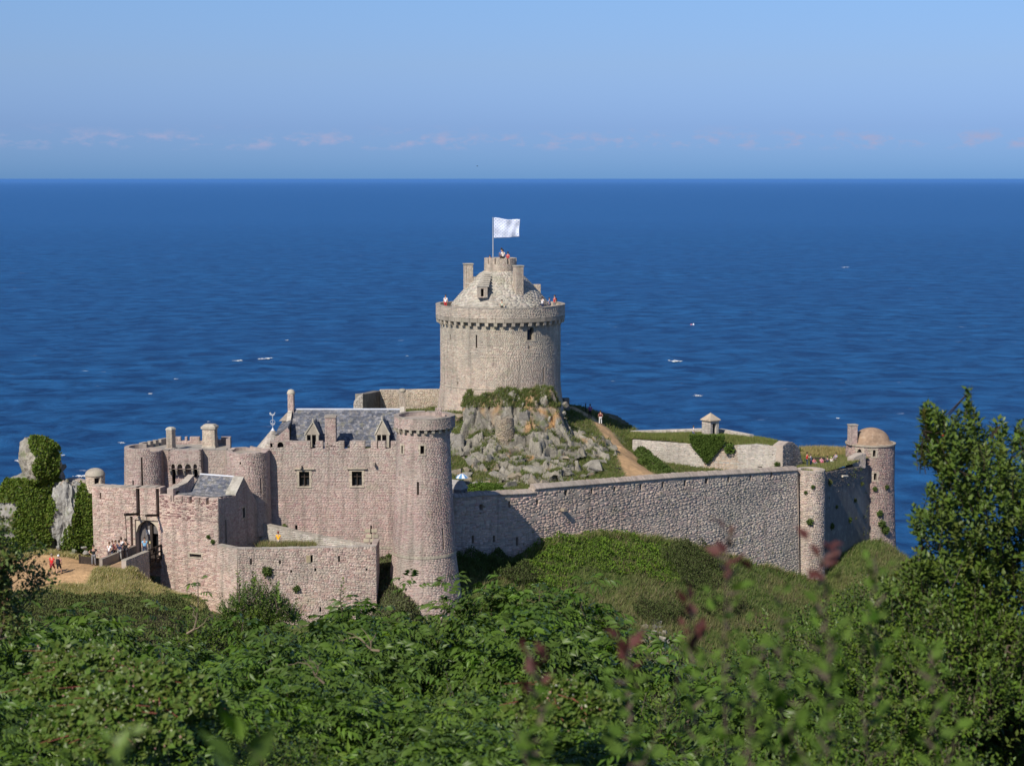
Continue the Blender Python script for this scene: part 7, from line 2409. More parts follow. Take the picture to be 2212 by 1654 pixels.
for (a, b, Yq, h_, hdg, sh_, lg_, ps, lab_, kw) in (
        (690, 690, 201, 1.8, 100, RED, (0.05, 0.07, 0.09), 'lean', 'person in red vest and dark trousers at the right battery', {}),
        (790, 670, 202, 1.5, 60, (0.45, 0.5, 0.65), JEAN, 'stand', 'person in pale striped top and jeans beside the red vest', {}),
        (880, 620, 205, 1.6, 30, (0.8, 0.16, 0.27), (0.3, .3, .35), 'sit', 'person in strong pink top sitting left at the picnic table', {}),
        (1080, 610, 205, 1.6, 20, (0.8, 0.3, 0.45), (0.6, .12, .2), 'sit', 'person in pale pink top sitting right at the picnic table', {}),
        (1240, 590, 204, 1.7, 200, NAV, BLK, 'sit', 'person in dark navy clothes sitting right of the picnic table', {}),
        (1345, 560, 205.5, 1.2, 10, W_, W_, 'sit', 'small child in white sitting on the bastion grass', {'hat': (.75, .75, .3)}),
        (1415, 540, 206, 1.5, 30, (0.16, 0.2, 0.22), BLK, 'sit', 'person in dark grey sitting beside the child in white', {}),
        (1470, 520, 208, 1.6, -40, (0.3, 0.33, 0.5), (0.1, .14, .12), 'sit', 'person in blue-grey sitting at the right end of the group', {})):
    u, v = c11(a, b)
    person(lab_, u, v, Yq, h_, hdg, sh_, lg_, pose=ps, group='visitors on the right bastion', z=bz_(u, Yq), **kw)
u, v = c11(985, 560)
pt_ = P(u, v, 206.5); pz = bz_(u, 206.5)
pt = thing('picnic_table', 'weathered brown picnic table among the visitors on the bastion', 'table', (pt_[0], pt_[1], pz))
for k in range(4):
    MB().box((pt_[0], pt_[1] - .3 + k * .2, pz + .74), (1.8, .17, .05), .05).build('tabletop_board', M_WOOD, pt)
for k in (-1, 1):
    MB().box((pt_[0], pt_[1] + k * .75, pz + .44), (1.8, .25, .05), .05).build('bench', M_WOOD, pt)
    MB().box((pt_[0] + k * .7, pt_[1] - .05, pz + .36), (.09, 1.3, .72), .05).build('leg_frame', M_WOOD, pt)

# ================================================================== small things
fp = P(1065, 560, 203.2)
fz0, fz1 = ztc - .2, Z(469.5, 203.2)
fl = thing('flag', 'large white flag with rows of small blue marks flying from the keep', 'flag', (fp[0], fp[1], fz0))
MB().tube([(fp[0], fp[1], fz0), (fp[0], fp[1], fz1)], [0.06, 0.04], 8, (0.6, 0.6, 0.58)).build('pole', plain('pole_paint', (0.5, 0.5, 0.47), 0.5), fl)
m, nd, lk, p = new_mat('flag_cloth')
uvn = N(nd, 'ShaderNodeAttribute', attribute_name='Col')
mpn = N(nd, 'ShaderNodeMapping'); mpn.inputs['Rotation'].default_value = (0, 0, math.pi / 4); mpn.inputs['Scale'].default_value = (8.4, 8.4, 1)
lk.new(uvn.outputs['Vector'], mpn.inputs[0])
vo = N(nd, 'ShaderNodeTexVoronoi', Scale=1.0, Randomness=0.0); vo.voronoi_dimensions = '2D'
lk.new(mpn.outputs[0], vo.inputs['Vector'])
lk.new(ramp(nd, lk, vo.outputs['Distance'], 0.22, 0.36, (0.20, 0.27, 0.52), (0.76, 0.80, 0.88)), p.inputs['Base Color'])
p.inputs['Roughness'].default_value = 0.8
a0, b0 = P(1066.5, 471, 203.2), P(1066.5, 514.5, 203.2)
nx_, nz_ = 36, 20
Wd, Hd = (1121 - 1066.5) / FPX * 204.5, a0[2] - b0[2]
vs, cs, fs = [], [], []
for i in range(nx_ + 1):
    for j in range(nz_ + 1):
        s, t_ = i / nx_, j / nz_
        x = a0[0] + 0.03 + s * Wd * (1 - 0.02 * math.sin(t_ * 5))
        y = a0[1] + 0.16 * math.sin(s * 8.5 + t_ * 1.6) * s ** 0.6 + 0.07 * math.sin(s * 17 - t_ * 4) * s + .05 * math.sin(t_ * 9 + s * 3)
        z = b0[2] + t_ * Hd - 0.10 * s * t_ * Hd * (0.9) + 0.06 * s * (1 - t_) * Hd + 0.05 * math.sin(s * 7 + 1) * (0.3 + t_) - .08 * math.sin(math.pi * t_) * 0
        vs.append((x, y, z)); cs.append((s * 1.25, t_, 0.0))
for i in range(nx_):
    for j in range(nz_):
        a = i * (nz_ + 1) + j
        fs.append((a, a + nz_ + 1, a + nz_ + 2, a + 1))
fo = mesh_obj('flag_cloth', vs, fs, m, fl, np.array(cs), smooth=True)
sm_ = fo.modifiers.new('thickness', 'SOLIDIFY'); sm_.thickness = 0.01


def gull(name, label, c, span, heading, colb, colw, roll=0.3, flap=0.5):
    t = thing(name, label, 'bird', c)
    s = span
    m_ = MB()
    co, si = math.cos(heading), math.sin(heading)
    def w(x, y, z): return (c[0] + (x * co - y * si) * s, c[1] + (x * si + y * co) * s, c[2] + z * s)
    prof = [(-.26, .005, .0), (-.16, .035, .0), (-.02, .055, .0), (.12, .045, .012), (.19, .035, .02), (.24, .01, .018)]
    vs, fs = [], []
    for (x, r_, dz) in prof:
        for k in range(8):
            a = k * math.pi / 4
            vs.append(w(x, r_ * math.cos(a), dz + r_ * math.sin(a)))
    for i in range(5):
        for k in range(8):
            fs.append((i * 8 + k, i * 8 + (k + 1) % 8, (i + 1) * 8 + (k + 1) % 8, (i + 1) * 8 + k))
    fs += [tuple(range(8))[::-1], tuple(40 + k for k in range(8))]
    m_.add(vs, fs).build('body', cloth(colb), t)
    for sg in (-1, 1):
        m2 = MB()
        f_ = flap * (1 if sg > 0 else 0.55)
        pts = [(.10, .03, .02), (.13, .24, .02 + .2 * f_), (.0, .5, .02 + .12 * f_), (-.06, .44, .02 + .12 * f_), (-.04, .22, .01 + .2 * f_), (-.08, .03, .02)]
        top_ = [w(x, y * sg, z + .008) for x, y, z in pts]; bot = [w(x, y * sg, z - .004) for x, y, z in pts]
        m2.add(top_ + bot, [(0, 1, 4, 5), (1, 2, 3, 4), (11, 10, 7, 6), (10, 9, 8, 7)] + [(i, 6 + i, 6 + (i + 1) % 6, (i + 1) % 6) for i in range(6)])
        m2.build('wing', cloth(colw), t)
    return t


# breaking crests on the sea
R = np.random.default_rng(31)
wcs = []
for (u, v, w_) in ((175, 1030, 16), (40, 997, 9), (135, 985, 6), (515, 780, 9), (572, 776, 12), (1458, 781, 12), (1507, 856, 9), (1545, 905, 6), (620, 736, 4), (325, 852, 5), (262, 958, 6), (1930, 1010, 5), (380, 820, 4), (5, 1062, 5), (930, 1120, 1),
                   (1810, 905, 5), (880, 770, 3), (450, 912, 3)):
    d_ = ray(u, v); k_ = -CAM_Z / d_[2]; c_ = np.array([d_[0] * k_, d_[1] * k_, 0.0])
    m2 = w_ / FPX * c_[1]
    n_ = 26
    for i in range(n_):
        o_ = np.array([R.normal() * m2 * .5, R.normal() * m2 * .45, 0.12 + .25 * R.random()])
        s_ = m2 * R.uniform(.06, .2)
        hexv = [c_ + o_ + np.array([math.cos(t) * s_ * 1.8, math.sin(t) * s_ * 1.3, 0]) for t in np.linspace(0, 6.28, 7)[:-1]] + [c_ + o_ + np.array([0, 0, s_ * .3])]
        wcs.append(hexv)
mw = MB()
for hv in wcs:
    mw.add(hv, [(i, (i + 1) % 6, 6) for i in range(6)] + [(5, 4, 3, 2, 1, 0)], (.8, .82, .85))
stuff(mw.build('sea_foam', M_SIGN))
gull('seagull', 'white-winged seagull with dark body gliding over the sea at the right', P(1826.5, 577, 300), 1.35, 1.5, (0.10, 0.09, 0.10), (0.8, 0.82, 0.85), flap=-.35)
gull('dark_bird', 'tiny dark bird in the sky above the keep', P(1031, 359, 420), 1.0, 0.3, BLK, BLK, flap=.4)
bw = P(1498, 702, 1); k_ = CAM_Z / (CAM_Z - bw[2]); bpz = np.array([bw[0] * k_, k_, 0.0])
by = thing('buoy', 'small pale and pink buoy floating on the open sea', 'buoy', bpz)
MB().lathe((bpz[0], bpz[1]), [(0.3, -.3), (0.42, 0.1), (0.4, .3), (.2, .5), (.08, .8), (.02, .85)], 12).build('float', cloth((.75, .75, .8)), by, True)
MB().lathe((bpz[0] - 1.0, bpz[1]), [(0.2, -.3), (0.35, 0.1), (0.3, .3), (.1, .5), (.02, .55)], 12).build('marker', cloth((.6, .25, .3)), by, True)

pu = P(998, 1045, 170)
um = thing('parasol', 'blue and white striped parasol in the courtyard by the corner tower', 'parasol', (pu[0], pu[1], ih_(998, 1040, 170)))
zt_ = Z(1022.5, 170); rb_ = 0.66
for k in range(12):
    m_ = MB()
    for q_ in range(3):
        a0_, a1_ = 2 * math.pi * (k + q_ / 3) / 12, 2 * math.pi * (k + (q_ + 1) / 3) / 12
        pr = [(rb_, zt_ - .42), (rb_ * .75, zt_ - .22), (rb_ * .4, zt_ - .07), (0.02, zt_)]
        for (r0_, z0_), (r1_, z1_) in zip(pr[:-1], pr[1:]):
            m_.add([(pu[0] + r0_ * math.sin(a0_), pu[1] - r0_ * math.cos(a0_), z0_), (pu[0] + r0_ * math.sin(a1_), pu[1] - r0_ * math.cos(a1_), z0_),
                    (pu[0] + r1_ * math.sin(a1_), pu[1] - r1_ * math.cos(a1_), z1_), (pu[0] + r1_ * math.sin(a0_), pu[1] - r1_ * math.cos(a0_), z1_)], [(0, 1, 2, 3)])
    o = m_.build('canopy_panel', cloth((0.12, 0.28, 0.5) if k % 2 else (0.7, 0.75, 0.8)), um)
    o.modifiers.new('thickness', 'SOLIDIFY').thickness = 0.008
MB().tube([(pu[0], pu[1], um.location.z), (pu[0], pu[1], zt_)], 0.03, 6).build('pole', M_IRON, um)
# little hut roof behind the curtain wall beside the tower
hp = P(990, 1060, 160.6)
hut = thing('stone_hut', 'small shaded stone hut with pale roof tucked behind the corner tower', 'building', (hp[0], hp[1], Z(1095, 160.6)))
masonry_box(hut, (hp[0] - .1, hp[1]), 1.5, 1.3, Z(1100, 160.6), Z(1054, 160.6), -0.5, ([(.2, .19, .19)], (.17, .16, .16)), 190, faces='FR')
m_ = MB()
zz0, zz1 = Z(1054, 160.6), Z(1036, 160.6)
co, si = math.cos(-.5), math.sin(-.5)
def hw_(x, y, z): return (hp[0] - .1 + x * co - y * si, hp[1] + x * si + y * co, z)
m_.add([hw_(-.85, -.7, zz0), hw_(.85, -.7, zz0), hw_(.85, .7, zz0), hw_(-.85, .7, zz0), hw_(-.85, 0, zz1), hw_(.7, 0, zz1)], [(3, 2, 1, 0), (0, 1, 5, 4), (2, 3, 4, 5), (1, 2, 5), (3, 0, 4)], (0.36, 0.34, 0.33))
m_.build('roof', M_SLATE, hut)
q = P(1265, 886, 215); MB_ = MB().box((q[0], q[1], q[2] + .35), (.12, .12, 1.1)).build('wooden_post', M_WOOD)
tag(MB_, 'lone wooden post on the crest right of the keep', 'post')
q = P(1222, 876, 211)
kb = thing('stone_pier', 'dark stone pier close against the right foot of the keep', 'pier', q)
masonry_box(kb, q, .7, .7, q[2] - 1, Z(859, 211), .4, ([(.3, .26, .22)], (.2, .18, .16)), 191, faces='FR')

# weeds against the foot of the walls and in the joints, too many to count
R = np.random.default_rng(404)
def wall_weeds(name, surf, s0, s1, z0f, z1f, n, size, pal, parent):
    s = R.uniform(s0, s1, n)
    z = np.array([R.uniform(z0f(x), z1f(x)) for x in s])
    k = fbm(s * .35, z * .35, 3.0, 3) > 0.12
    s, z = s[k], z[k]
    Pq = []
    for a_, b_ in zip(s, z):
        c_ = surf.map(a_, b_, .04)
        Pq.append(c_ + R.normal(size=(14, 3)) * size * .6)
    Pq = np.concatenate(Pq)
    nn = np.tile(surf.map(s0 + .1, z0f(s0), 1.) - surf.map(s0 + .1, z0f(s0), 0.), (len(Pq), 1))
    o = scatter_leaves(name, Pq, nn, R, (size * .5, size * 1.3), .3, pal, M_DULL, parent, up=.6)


wall_weeds('joint_plants', EW, .3, EW.L - .3, lambda s: Z(1240, 200), lambda s: et(s) - .2, 260, .16, [(0.12, .13, .06), (.09, .10, .045), (.16, .14, .08)], ret)
wall_weeds('joint_plants', CW, 3, CW.L - .3, lambda s: ct(s) - 11, lambda s: ct(s) - .6, 120, .09, [(0.14, .14, .07), (.10, .11, .05), (.2, .17, .1)], cur)
# tall weeds ruffling the line where hill and curtain wall meet
q_ = []
for s in np.arange(3, CW.L, .07):
    p_ = CW.map(s, 20, .35 + .5 * R.random())
    z_ = float(h_ext_n(np.array([p_[0]]), np.array([p_[1]]))[0])
    q_.append((p_[0], p_[1], z_))
q_ = np.array(q_)
q_ = q_[fbm(q_[:, 0] * .5, q_[:, 1] * .5, 4.0, 3) > -.2]
blades('foot_weeds', q_, R, (0.3, 1.0), [(0.12, .15, .04), (.20, .18, .09), (.09, .12, .03), (.26, .21, .12)], M_DULL, per=7, spread=.2, width=.035)


# ================================================================== the thicket in front
def elder_template(seed, rx, ry, rz, shoots, pal, size=1.0, inner=0.35, spiky=0.12):
    """dome of leafy shoots; every shoot carries arching compound leaves of seven leaflets"""
    R = np.random.default_rng(seed)
    m_ = int(shoots * (1 + inner))
    d = rand_dirs(R, m_); d[:, 2] = np.abs(d[:, 2]) * 1.1 - 0.12; d = unit(d)
    f = 0.80 + 0.55 * fbm(d[:, 0] * 2.3 + seed, d[:, 1] * 2.3, d[:, 2] * 2.3, 4)
    f[shoots:] *= R.uniform(0.55, 0.85, m_ - shoots)
    f *= 1 + spiky * (R.random(m_) < 0.15) * R.random(m_) * 2
    tip = d * f[:, None] * np.array([rx, ry, rz])
    ax = unit(d * 0.8 + np.array([0, 0, 0.9]) + R.normal(size=(m_, 3)) * 0.25)
    nl = 7
    pos = np.repeat(tip, nl, 0) - np.repeat(ax, nl, 0) * R.uniform(0, 0.22, (m_ * nl, 1)) * size
    axr = np.repeat(ax, nl, 0)
    a = np.tile(np.arange(nl) * 2.4, m_) + np.repeat(R.uniform(0, 6.3, m_), nl)
    e1 = unit(np.cross(axr, np.array([0.3, 0.9, 0.1]))); e2 = np.cross(axr, e1)
    out = unit(e1 * np.cos(a)[:, None] + e2 * np.sin(a)[:, None] + axr * R.uniform(0.1, 1.1, (len(a), 1)))
    LL = R.uniform(0.16, 0.30, len(a))[:, None] * size
    base_c = np.repeat(cols(R, m_, pal, 0.22, 0.08), nl, 0) * R.uniform(0.7, 1.25, (m_ * nl, 1))
    sets = []
    # stations along the rachis
    side = unit(np.cross(out, np.array([0, 0, 1.0]) + R.normal(size=out.shape) * 0.15)); upv = np.cross(side, out)
    for (t, sg, k) in ((0.42, 1, 0.42), (0.42, -1, 0.42), (0.68, 1, 0.45), (0.68, -1, 0.45), (0.92, 1, 0.40), (0.92, -1, 0.40), (1.0, 0, 0.5)):
        droop = 0.35 * t * t
        p0 = pos + out * LL * t - np.array([0, 0, 1]) * LL * droop
        dd = unit(out * (0.75 if sg else 1.0) + side * sg * 0.8 - np.array([0, 0, 1]) * (0.25 + 0.5 * t) + R.normal(size=out.shape) * 0.12)
        V, F_, kk = leafset(p0, dd, upv + R.normal(size=out.shape) * .15, (LL * k).ravel(), 0.17, fold=0.35, droop=0.22)
        sets.append((V, F_, np.repeat(base_c * R.uniform(0.9, 1.1, (len(p0), 1)), kk, 0)))
    stems = MB()
    r_ = random.Random(seed)
    idx = r_.sample(range(m_), min(m_, 70))
    for i in idx:
        t_ = tip[i]
        b_ = np.array([t_[0] * .15, t_[1] * .15, -0.5])
        md = (t_ + b_) / 2 + np.array([r_.uniform(-.1, .1), r_.uniform(-.1, .1), 0.15])
        stems.tube([b_, md, t_ - ax[i] * .05], [0.018, 0.012, 0.004], 5)
    return sets, stems


def oval_template(seed, rx, ry, rz, shoots, pal, size=1.0, leaf=0.055, per=16, upr=1.4, stem_len=0.34, spiky=0.25):
    """twigs set with small oval leaves; tips of shoots stand up out of the mass"""
    R = np.random.default_rng(seed)
    d = rand_dirs(R, shoots); d[:, 2] = np.abs(d[:, 2]) * 1.1 - 0.15; d = unit(d)
    f = 0.8 + 0.36 * fbm(d[:, 0] * 2.0 + seed, d[:, 1] * 2.0, d[:, 2] * 2.0, 4)
    deep = R.random(shoots)
    f *= np.where(deep < 0.35, R.uniform(0.55, 0.9, shoots), 1.0) * (1 + spiky * (R.random(shoots) < 0.08))
    tip = d * f[:, None] * np.array([rx, ry, rz])
    ax = unit(d * 0.8 + np.array([0, 0, upr]) + R.normal(size=(shoots, 3)) * 0.35)
    t = np.tile(np.linspace(0.05, 1.0, per), shoots)
    axr = np.repeat(ax, per, 0)
    pos = np.repeat(tip, per, 0) - axr * ((1 - t) * stem_len * size)[:, None]
    a = np.tile(np.arange(per) * 2.4, shoots) + np.repeat(R.uniform(0, 6.3, shoots), per)
    e1 = unit(np.cross(axr, np.array([0.3, 0.9, 0.1]))); e2 = np.cross(axr, e1)
    out = unit(e1 * np.cos(a)[:, None] + e2 * np.sin(a)[:, None] + axr * (0.35 + 0.8 * t)[:, None] + R.normal(size=(len(a), 3)) * 0.2)
    up_ = unit(axr + np.array([0, 0, 0.6]) + R.normal(size=(len(a), 3)) * 0.3)
    Ls = leaf * size * R.uniform(0.65, 1.25, len(a)) * (1.05 - 0.3 * t)
    V, F_, kk = leafset(pos, out, up_, Ls, 0.27, fold=0.3, droop=0.1)
    C = np.repeat(np.repeat(cols(R, shoots, pal, 0.22, 0.08), per, 0) * R.uniform(0.7, 1.25, (len(a), 1)), kk, 0)
    stems = MB()
    r_ = random.Random(seed)
    for i in range(shoots):
        if r_.random() < 0.45:
            stems.tube([tip[i] - ax[i] * stem_len * size, tip[i] + ax[i] * .03], [0.005 * size, 0.002 * size], 3, cap=False)
        if r_.random() < 0.06:
            stems.tube([np.array([tip[i][0] * .1, tip[i][1] * .1, -.5]), tip[i] * .6 + np.array([0, 0, .05]), tip[i] - ax[i] * stem_len * size], [0.022, 0.014, 0.005], 5)
    return [(V, F_, C)], stems


ELD = [(0.040, 0.100, 0.007), (0.056, 0.125, 0.008), (0.024, 0.062, 0.007), (0.088, 0.16, 0.012), (0.034, 0.074, 0.010), (0.017, 0.044, 0.006)]
OVL = [(0.045, 0.098, 0.007), (0.068, 0.13, 0.008), (0.024, 0.056, 0.007), (0.11, 0.17, 0.012), (0.07, 0.085, 0.016), (0.017, 0.042, 0.006)]
TREEL = [(0.050, 0.086, 0.010), (0.068, 0.108, 0.012), (0.03, 0.054, 0.009), (0.10, 0.135, 0.02), (0.09, 0.092, 0.022)]
TPL = []
for k, (rx, ry, rz) in enumerate(((1.6, 1.5, 1.15), (1.4, 1.6, 1.3), (1.7, 1.3, 1.0))):
    sets, st_ = elder_template(40 + k, rx, ry, rz, 290, ELD, size=1.24, inner=0.25, spiky=0.3)
    TPL.append(('elder_bush', sets, st_))
for k, (rx, ry, rz) in enumerate(((1.3, 1.3, 1.3), (1.5, 1.3, 1.1))):
    sets, st_ = oval_template(60 + k, rx, ry, rz, 800, OVL, leaf=0.085, per=12, upr=0.9)
    TPL.append(('privet_bush', sets, st_))
MESH = []
for nm, sets, st_ in TPL:
    o = leaf_mesh('foliage', sets, M_LEAF); me = o.data; bpy.data.objects.remove(o)
    o = st_.build('branches', M_BARK); ms_ = o.data; bpy.data.objects.remove(o)
    MESH.append((nm, me, ms_))


def place_bush(kind, u, vtop, Y, scale, rz, label, group=None, squash=1.0):
    nm, me, ms_ = MESH[kind]
    top_ = P(u, vtop, Y)
    hgt = (1.15, 1.3, 1.0, 1.3, 1.1)[kind] * scale * squash * 0.98
    loc = (top_[0], top_[1], top_[2] - hgt)
    t = thing(nm, label, 'bush', loc, group)
    t.rotation_euler = (0, 0, rz); t.scale = (scale, scale, scale * squash)
    for n_, mm in (('foliage', me), ('branches', ms_)):
        o = bpy.data.objects.new(n_, mm); COL.objects.link(o); o.parent = t
    return t


def topcurve(u):
    """upper edge of the thicket across the photograph"""
    return float(np.interp(u, [-100, 0, 100, 250, 400, 480, 560, 640, 720, 800, 900, 980, 1060, 1160, 1260, 1320, 1380, 1450, 1520, 1600, 1700, 1800, 1900, 1960, 2100, 2300],
                           [1330, 1330, 1345, 1350, 1350, 1300, 1262, 1290, 1325, 1300, 1310, 1330, 1300, 1290, 1305, 1350, 1440, 1440, 1390, 1360, 1330, 1290, 1270, 1300, 1300, 1300]))


place_bush(4, 560, 1254, 24.5, 0.5, .6, 'tall leafy bush standing above the thicket before the outer rampart', 'bushes of the thicket in front')
place_bush(0, 1150, 1287, 24, 1.05, 2.2, 'elder bush with pointed top below the tall round corner tower', 'bushes of the thicket in front')
place_bush(3, 1850, 1262, 21.5, 0.9, .9, 'small-leaved bush below the shaded wall and domed tower', 'bushes of the thicket in front')
place_bush(3, 1885, 1265, 15.5, 0.5, 1.9, 'small-leaved bush leaning out left below the tall shrub', 'bushes of the thicket in front')
place_bush(4, 1985, 1255, 14.0, 0.6, 4.0, 'small-leaved bush filling the foot of the tall shrub', 'bushes of the thicket in front')
place_bush(3, 2110, 1260, 12.0, 0.6, 3.0, 'small-leaved bush in front of the tall shrub', 'bushes of the thicket in front')
rows = [(24.0, 1.05, 0), (19.5, 0.95, 62), (15.5, 0.8, 140), (12.3, 0.66, 215), (10.0, 0.52, 285)]
LM = [(0, 'at the left edge'), (150, 'below the ivy rock'), (330, 'below the gateway'), (470, 'below the square gatehouse'), (640, 'below the left of the outer rampart'), (810, 'below the right of the outer rampart'),
      (1000, 'below the corner tower'), (1180, 'below the shadow on the curtain wall'), (1340, 'below the green mound'), (1520, 'below the grey hill rocks'), (1700, 'below the middle of the curtain wall'), (1800, 'below the rounded buttress'),
      (1960, 'below the domed tower'), (2120, 'in front of the tall shrub'), (9999, 'at the right edge')]
RN = ['in the back row of the thicket', 'in the second row from the back', 'in the middle row', 'in the second row from the front', 'in the front row at the bottom']
SEEN = {}


def bush_label(kind, uu, ri):
    pl_ = next(t_ for lim, t_ in LM if uu < lim)
    base_ = ('elder' if kind < 3 else 'small-leaved') + ' bush ' + pl_ + ', ' + RN[ri]
    SEEN[base_] = SEEN.get(base_, 0) + 1
    return base_ + (', right-hand one' if SEEN[base_] > 1 else '')


cnt = 0
for ri, (Y, sc_, dv) in enumerate(rows):
    stepu = sc_ * 1.9 / Y * FPX
    u = -120 + (ri % 2) * stepu * .5
    while u < 2330:
        uu = u + rnd.uniform(-.15, .15) * stepu
        vv = topcurve(uu) + dv + rnd.uniform(-6, 16)
        if ri == 0 and (1330 < uu < 1500): vv += 10
        rightish = uu > 1300 or (480 < uu < 620 and ri == 0)
        kind = rnd.choice([3, 4]) if (rightish and rnd.random() < 0.75) or rnd.random() < 0.12 else rnd.choice([0, 1, 2])
        lab_ = bush_label(kind, uu, ri)
        place_bush(kind, uu, vv, Y + rnd.uniform(-.6, .6), sc_ * rnd.uniform(.9, 1.12), rnd.uniform(0, 6.3), lab_, 'elder bushes of the thicket in front' if kind < 3 else 'small-leaved bushes of the thicket in front')
        cnt += 1
        u += stepu


M_RED = attr_mat('red_leaf', rough=0.6, bump=0, base=(0.10, 0.035, 0.03))


# free-standing shoots that rise above the thicket
def shoot(label, u, v0, v1, Y, leafpal, seed, leaf=0.07, n=26, spread=0.16, elder=False, lean=0.0, cat='shrub', name='leafy_shoot', mat=None, stemcol=None, wid=0.27, up=0.6, nside=0, tipcol=None):
    R = np.random.default_rng(seed)
    a, b = P(u, v0, Y), P(u + lean, v1, Y)
    t = thing(name, label, cat, a)
    mid = (a + b) / 2 + np.array([R.normal() * .04, 0, 0])
    k0 = min(1.0, Y / 14)
    st_ = MB().tube([a, mid, b], [0.011 * k0, 0.007 * k0, 0.003 * k0], 5)
    tt = np.linspace(0.15, 1, n)
    base = a * (1 - tt)[:, None] + b * tt[:, None]
    ang = np.arange(n) * 2.4
    out = unit(np.stack([np.cos(ang), np.sin(ang), 0.5 + 0.6 * tt], -1) + R.normal(size=(n, 3)) * .15)
    if elder:
        sets = []
        LL = R.uniform(.16, .26, n)[:, None]
        side = unit(np.cross(out, np.array([0, 0, 1.0]))); upv = np.cross(side, out)
        C0 = cols(R, n, leafpal)
        for (q, sg, k) in ((0.42, 1, 0.42), (0.42, -1, 0.42), (0.68, 1, 0.45), (0.68, -1, 0.45), (0.92, 1, 0.40), (0.92, -1, 0.40), (1.0, 0, 0.5)):
            p0 = base + out * LL * q - np.array([0, 0, 1]) * LL * .35 * q * q
            dd = unit(out * .75 + side * sg * .8 - np.array([0, 0, 1]) * (.25 + .5 * q))
            V, F_, kk = leafset(p0, dd, upv, (LL * k).ravel(), 0.17, fold=.35, droop=.2)
            sets.append((V, F_, np.repeat(C0, kk, 0)))
    else:
        pos = base + out * 0.01
        Ls = leaf * R.uniform(.6, 1.2, n) * (1.1 - .4 * tt)
        if nside:
            pos = np.concatenate([pos] + [base + out * spread * R.uniform(.3, 1, (n, 1)) for _ in range(nside)])
            out = np.concatenate([out] + [unit(out + R.normal(size=(n, 3)) * .6) for _ in range(nside)])
            Ls = np.concatenate([Ls] * (nside + 1))
            for i in range(0, n, 2):
                st_.tube([base[i], base[i] + out[n + i % n] * spread * .6], [0.004, 0.002], 3, cap=False)
        V, F_, kk = leafset(pos, out, unit(np.tile([0, -.3, 1.], (len(pos), 1)) + R.normal(size=(len(pos), 3)) * .35), Ls, wid, fold=.3, droop=.1)
        C0 = cols(R, len(pos), leafpal)
        if tipcol is not None:
            tz = np.tile(tt, nside + 1)
            C0[tz > 0.78] = np.array(tipcol)
        if tipcol is not None:
            q_ = np.tile(tt, nside + 1) > 0.78
            for msk, nm_ in ((q_, 'red_leaves'), (~q_, None)):
                V, F_, kk = leafset(pos[msk], out[msk], unit(np.tile([0, -.3, 1.], (int(msk.sum()), 1)) + R.normal(size=(int(msk.sum()), 3)) * .35), Ls[msk] * (1.25 if nm_ else 1), wid, fold=.3, droop=.1)
                sets = [(V, F_, np.repeat(C0[msk], kk, 0))]
                if nm_: leaf_mesh(nm_, sets, M_RED, t)
        else:
            sets = [(V, F_, np.repeat(C0, kk, 0))]
    st_.build('stem', M_BARK, t)
    leaf_mesh('foliage', sets, mat or M_LEAF, t)
    return t


shoot('elder sprig with spread leaves before the square gatehouse', 424, 1345, 1256, 22, ELD, 1, elder=True, n=9, lean=4)
shoot('upright leafy shoot against the outer rampart, left of the pair', 517, 1300, 1236, 24, OVL, 2, n=26, leaf=.085, lean=-2)
shoot('upright leafy shoot against the outer rampart, right of the pair', 546, 1300, 1238, 24, OVL, 3, n=26, leaf=.085, lean=4)
shoot('yellow-green leafy shoot before the outer rampart', 598, 1310, 1262, 24, [(0.11, 0.19, 0.03), (0.13, 0.20, 0.04)], 4, n=30, leaf=.09)
shoot('thin shoot standing before the right end of the outer rampart', 740, 1330, 1252, 24, OVL, 5, n=20, leaf=.07)
shoot('leafy shoot at the foot of the corner tower', 953, 1345, 1289, 24, OVL, 6, n=22, leaf=.07, lean=2)
shoot('elder sprig right of the corner tower foot', 1165, 1330, 1268, 24, ELD, 7, elder=True, n=8)
shoot('leafy shoot on the skyline of the thicket before the green hill', 1265, 1340, 1280, 24, OVL, 8, n=26, leaf=.08)

# bare dead wood showing among the leaves
DEADW = attr_mat('dead_wood', base=(0.26, 0.20, 0.14), bump=0.2, a1=0.3)
def dead_branch(label, u, v, Y, L, ang, seed):
    r_ = random.Random(seed)
    c = P(u, v, Y)
    t = thing('dead_branch', label, 'branch', c, 'dead branches in the thicket')
    def grow(p, a, L, r0, lev, mb):
        q = p + np.array([math.cos(a) * L, r_.uniform(-.2, .2) * L, math.sin(a) * L])
        m = (p + q) / 2 + np.array([r_.gauss(0, .04), 0, r_.gauss(0, .04)]) * L * 3
        mb.tube([p, m, q], [r0, r0 * .8, r0 * .5], 5, cap=False)
        if lev < 2:
            for s_ in (-1, 1):
                grow(q if s_ > 0 else m, a + s_ * r_.uniform(.3, .8), L * r_.uniform(.5, .8), r0 * .55, lev + 1, mb)
    mb = MB(); grow(c, ang, L, 0.016 * Y / 20, 0, mb)
    mb.build('branch', DEADW, t)
dead_branch('pale bare branch rising under the elder sprig left of centre', 404, 1368, 20.5, .24, 1.0, 1)
0 and dead_branch('pale bare twig in the thicket right of the elder sprig', 442, 1362, 20.3, .2, .25, 2)
dead_branch('bare brown twig in the thicket below the outer rampart', 700, 1475, 13, .16, 2.2, 3)
0 and dead_branch('bare brown twig in the thicket at the lower middle', 940, 1560, 9, .12, .5, 4)
dead_branch('bare brown twig low in the thicket below the corner tower', 820, 1405, 16.5, .2, 2.6, 5)
0 and dead_branch('bare twig in the bushes below the curtain wall', 1530, 1480, 12.4, .16, 2.4, 6)
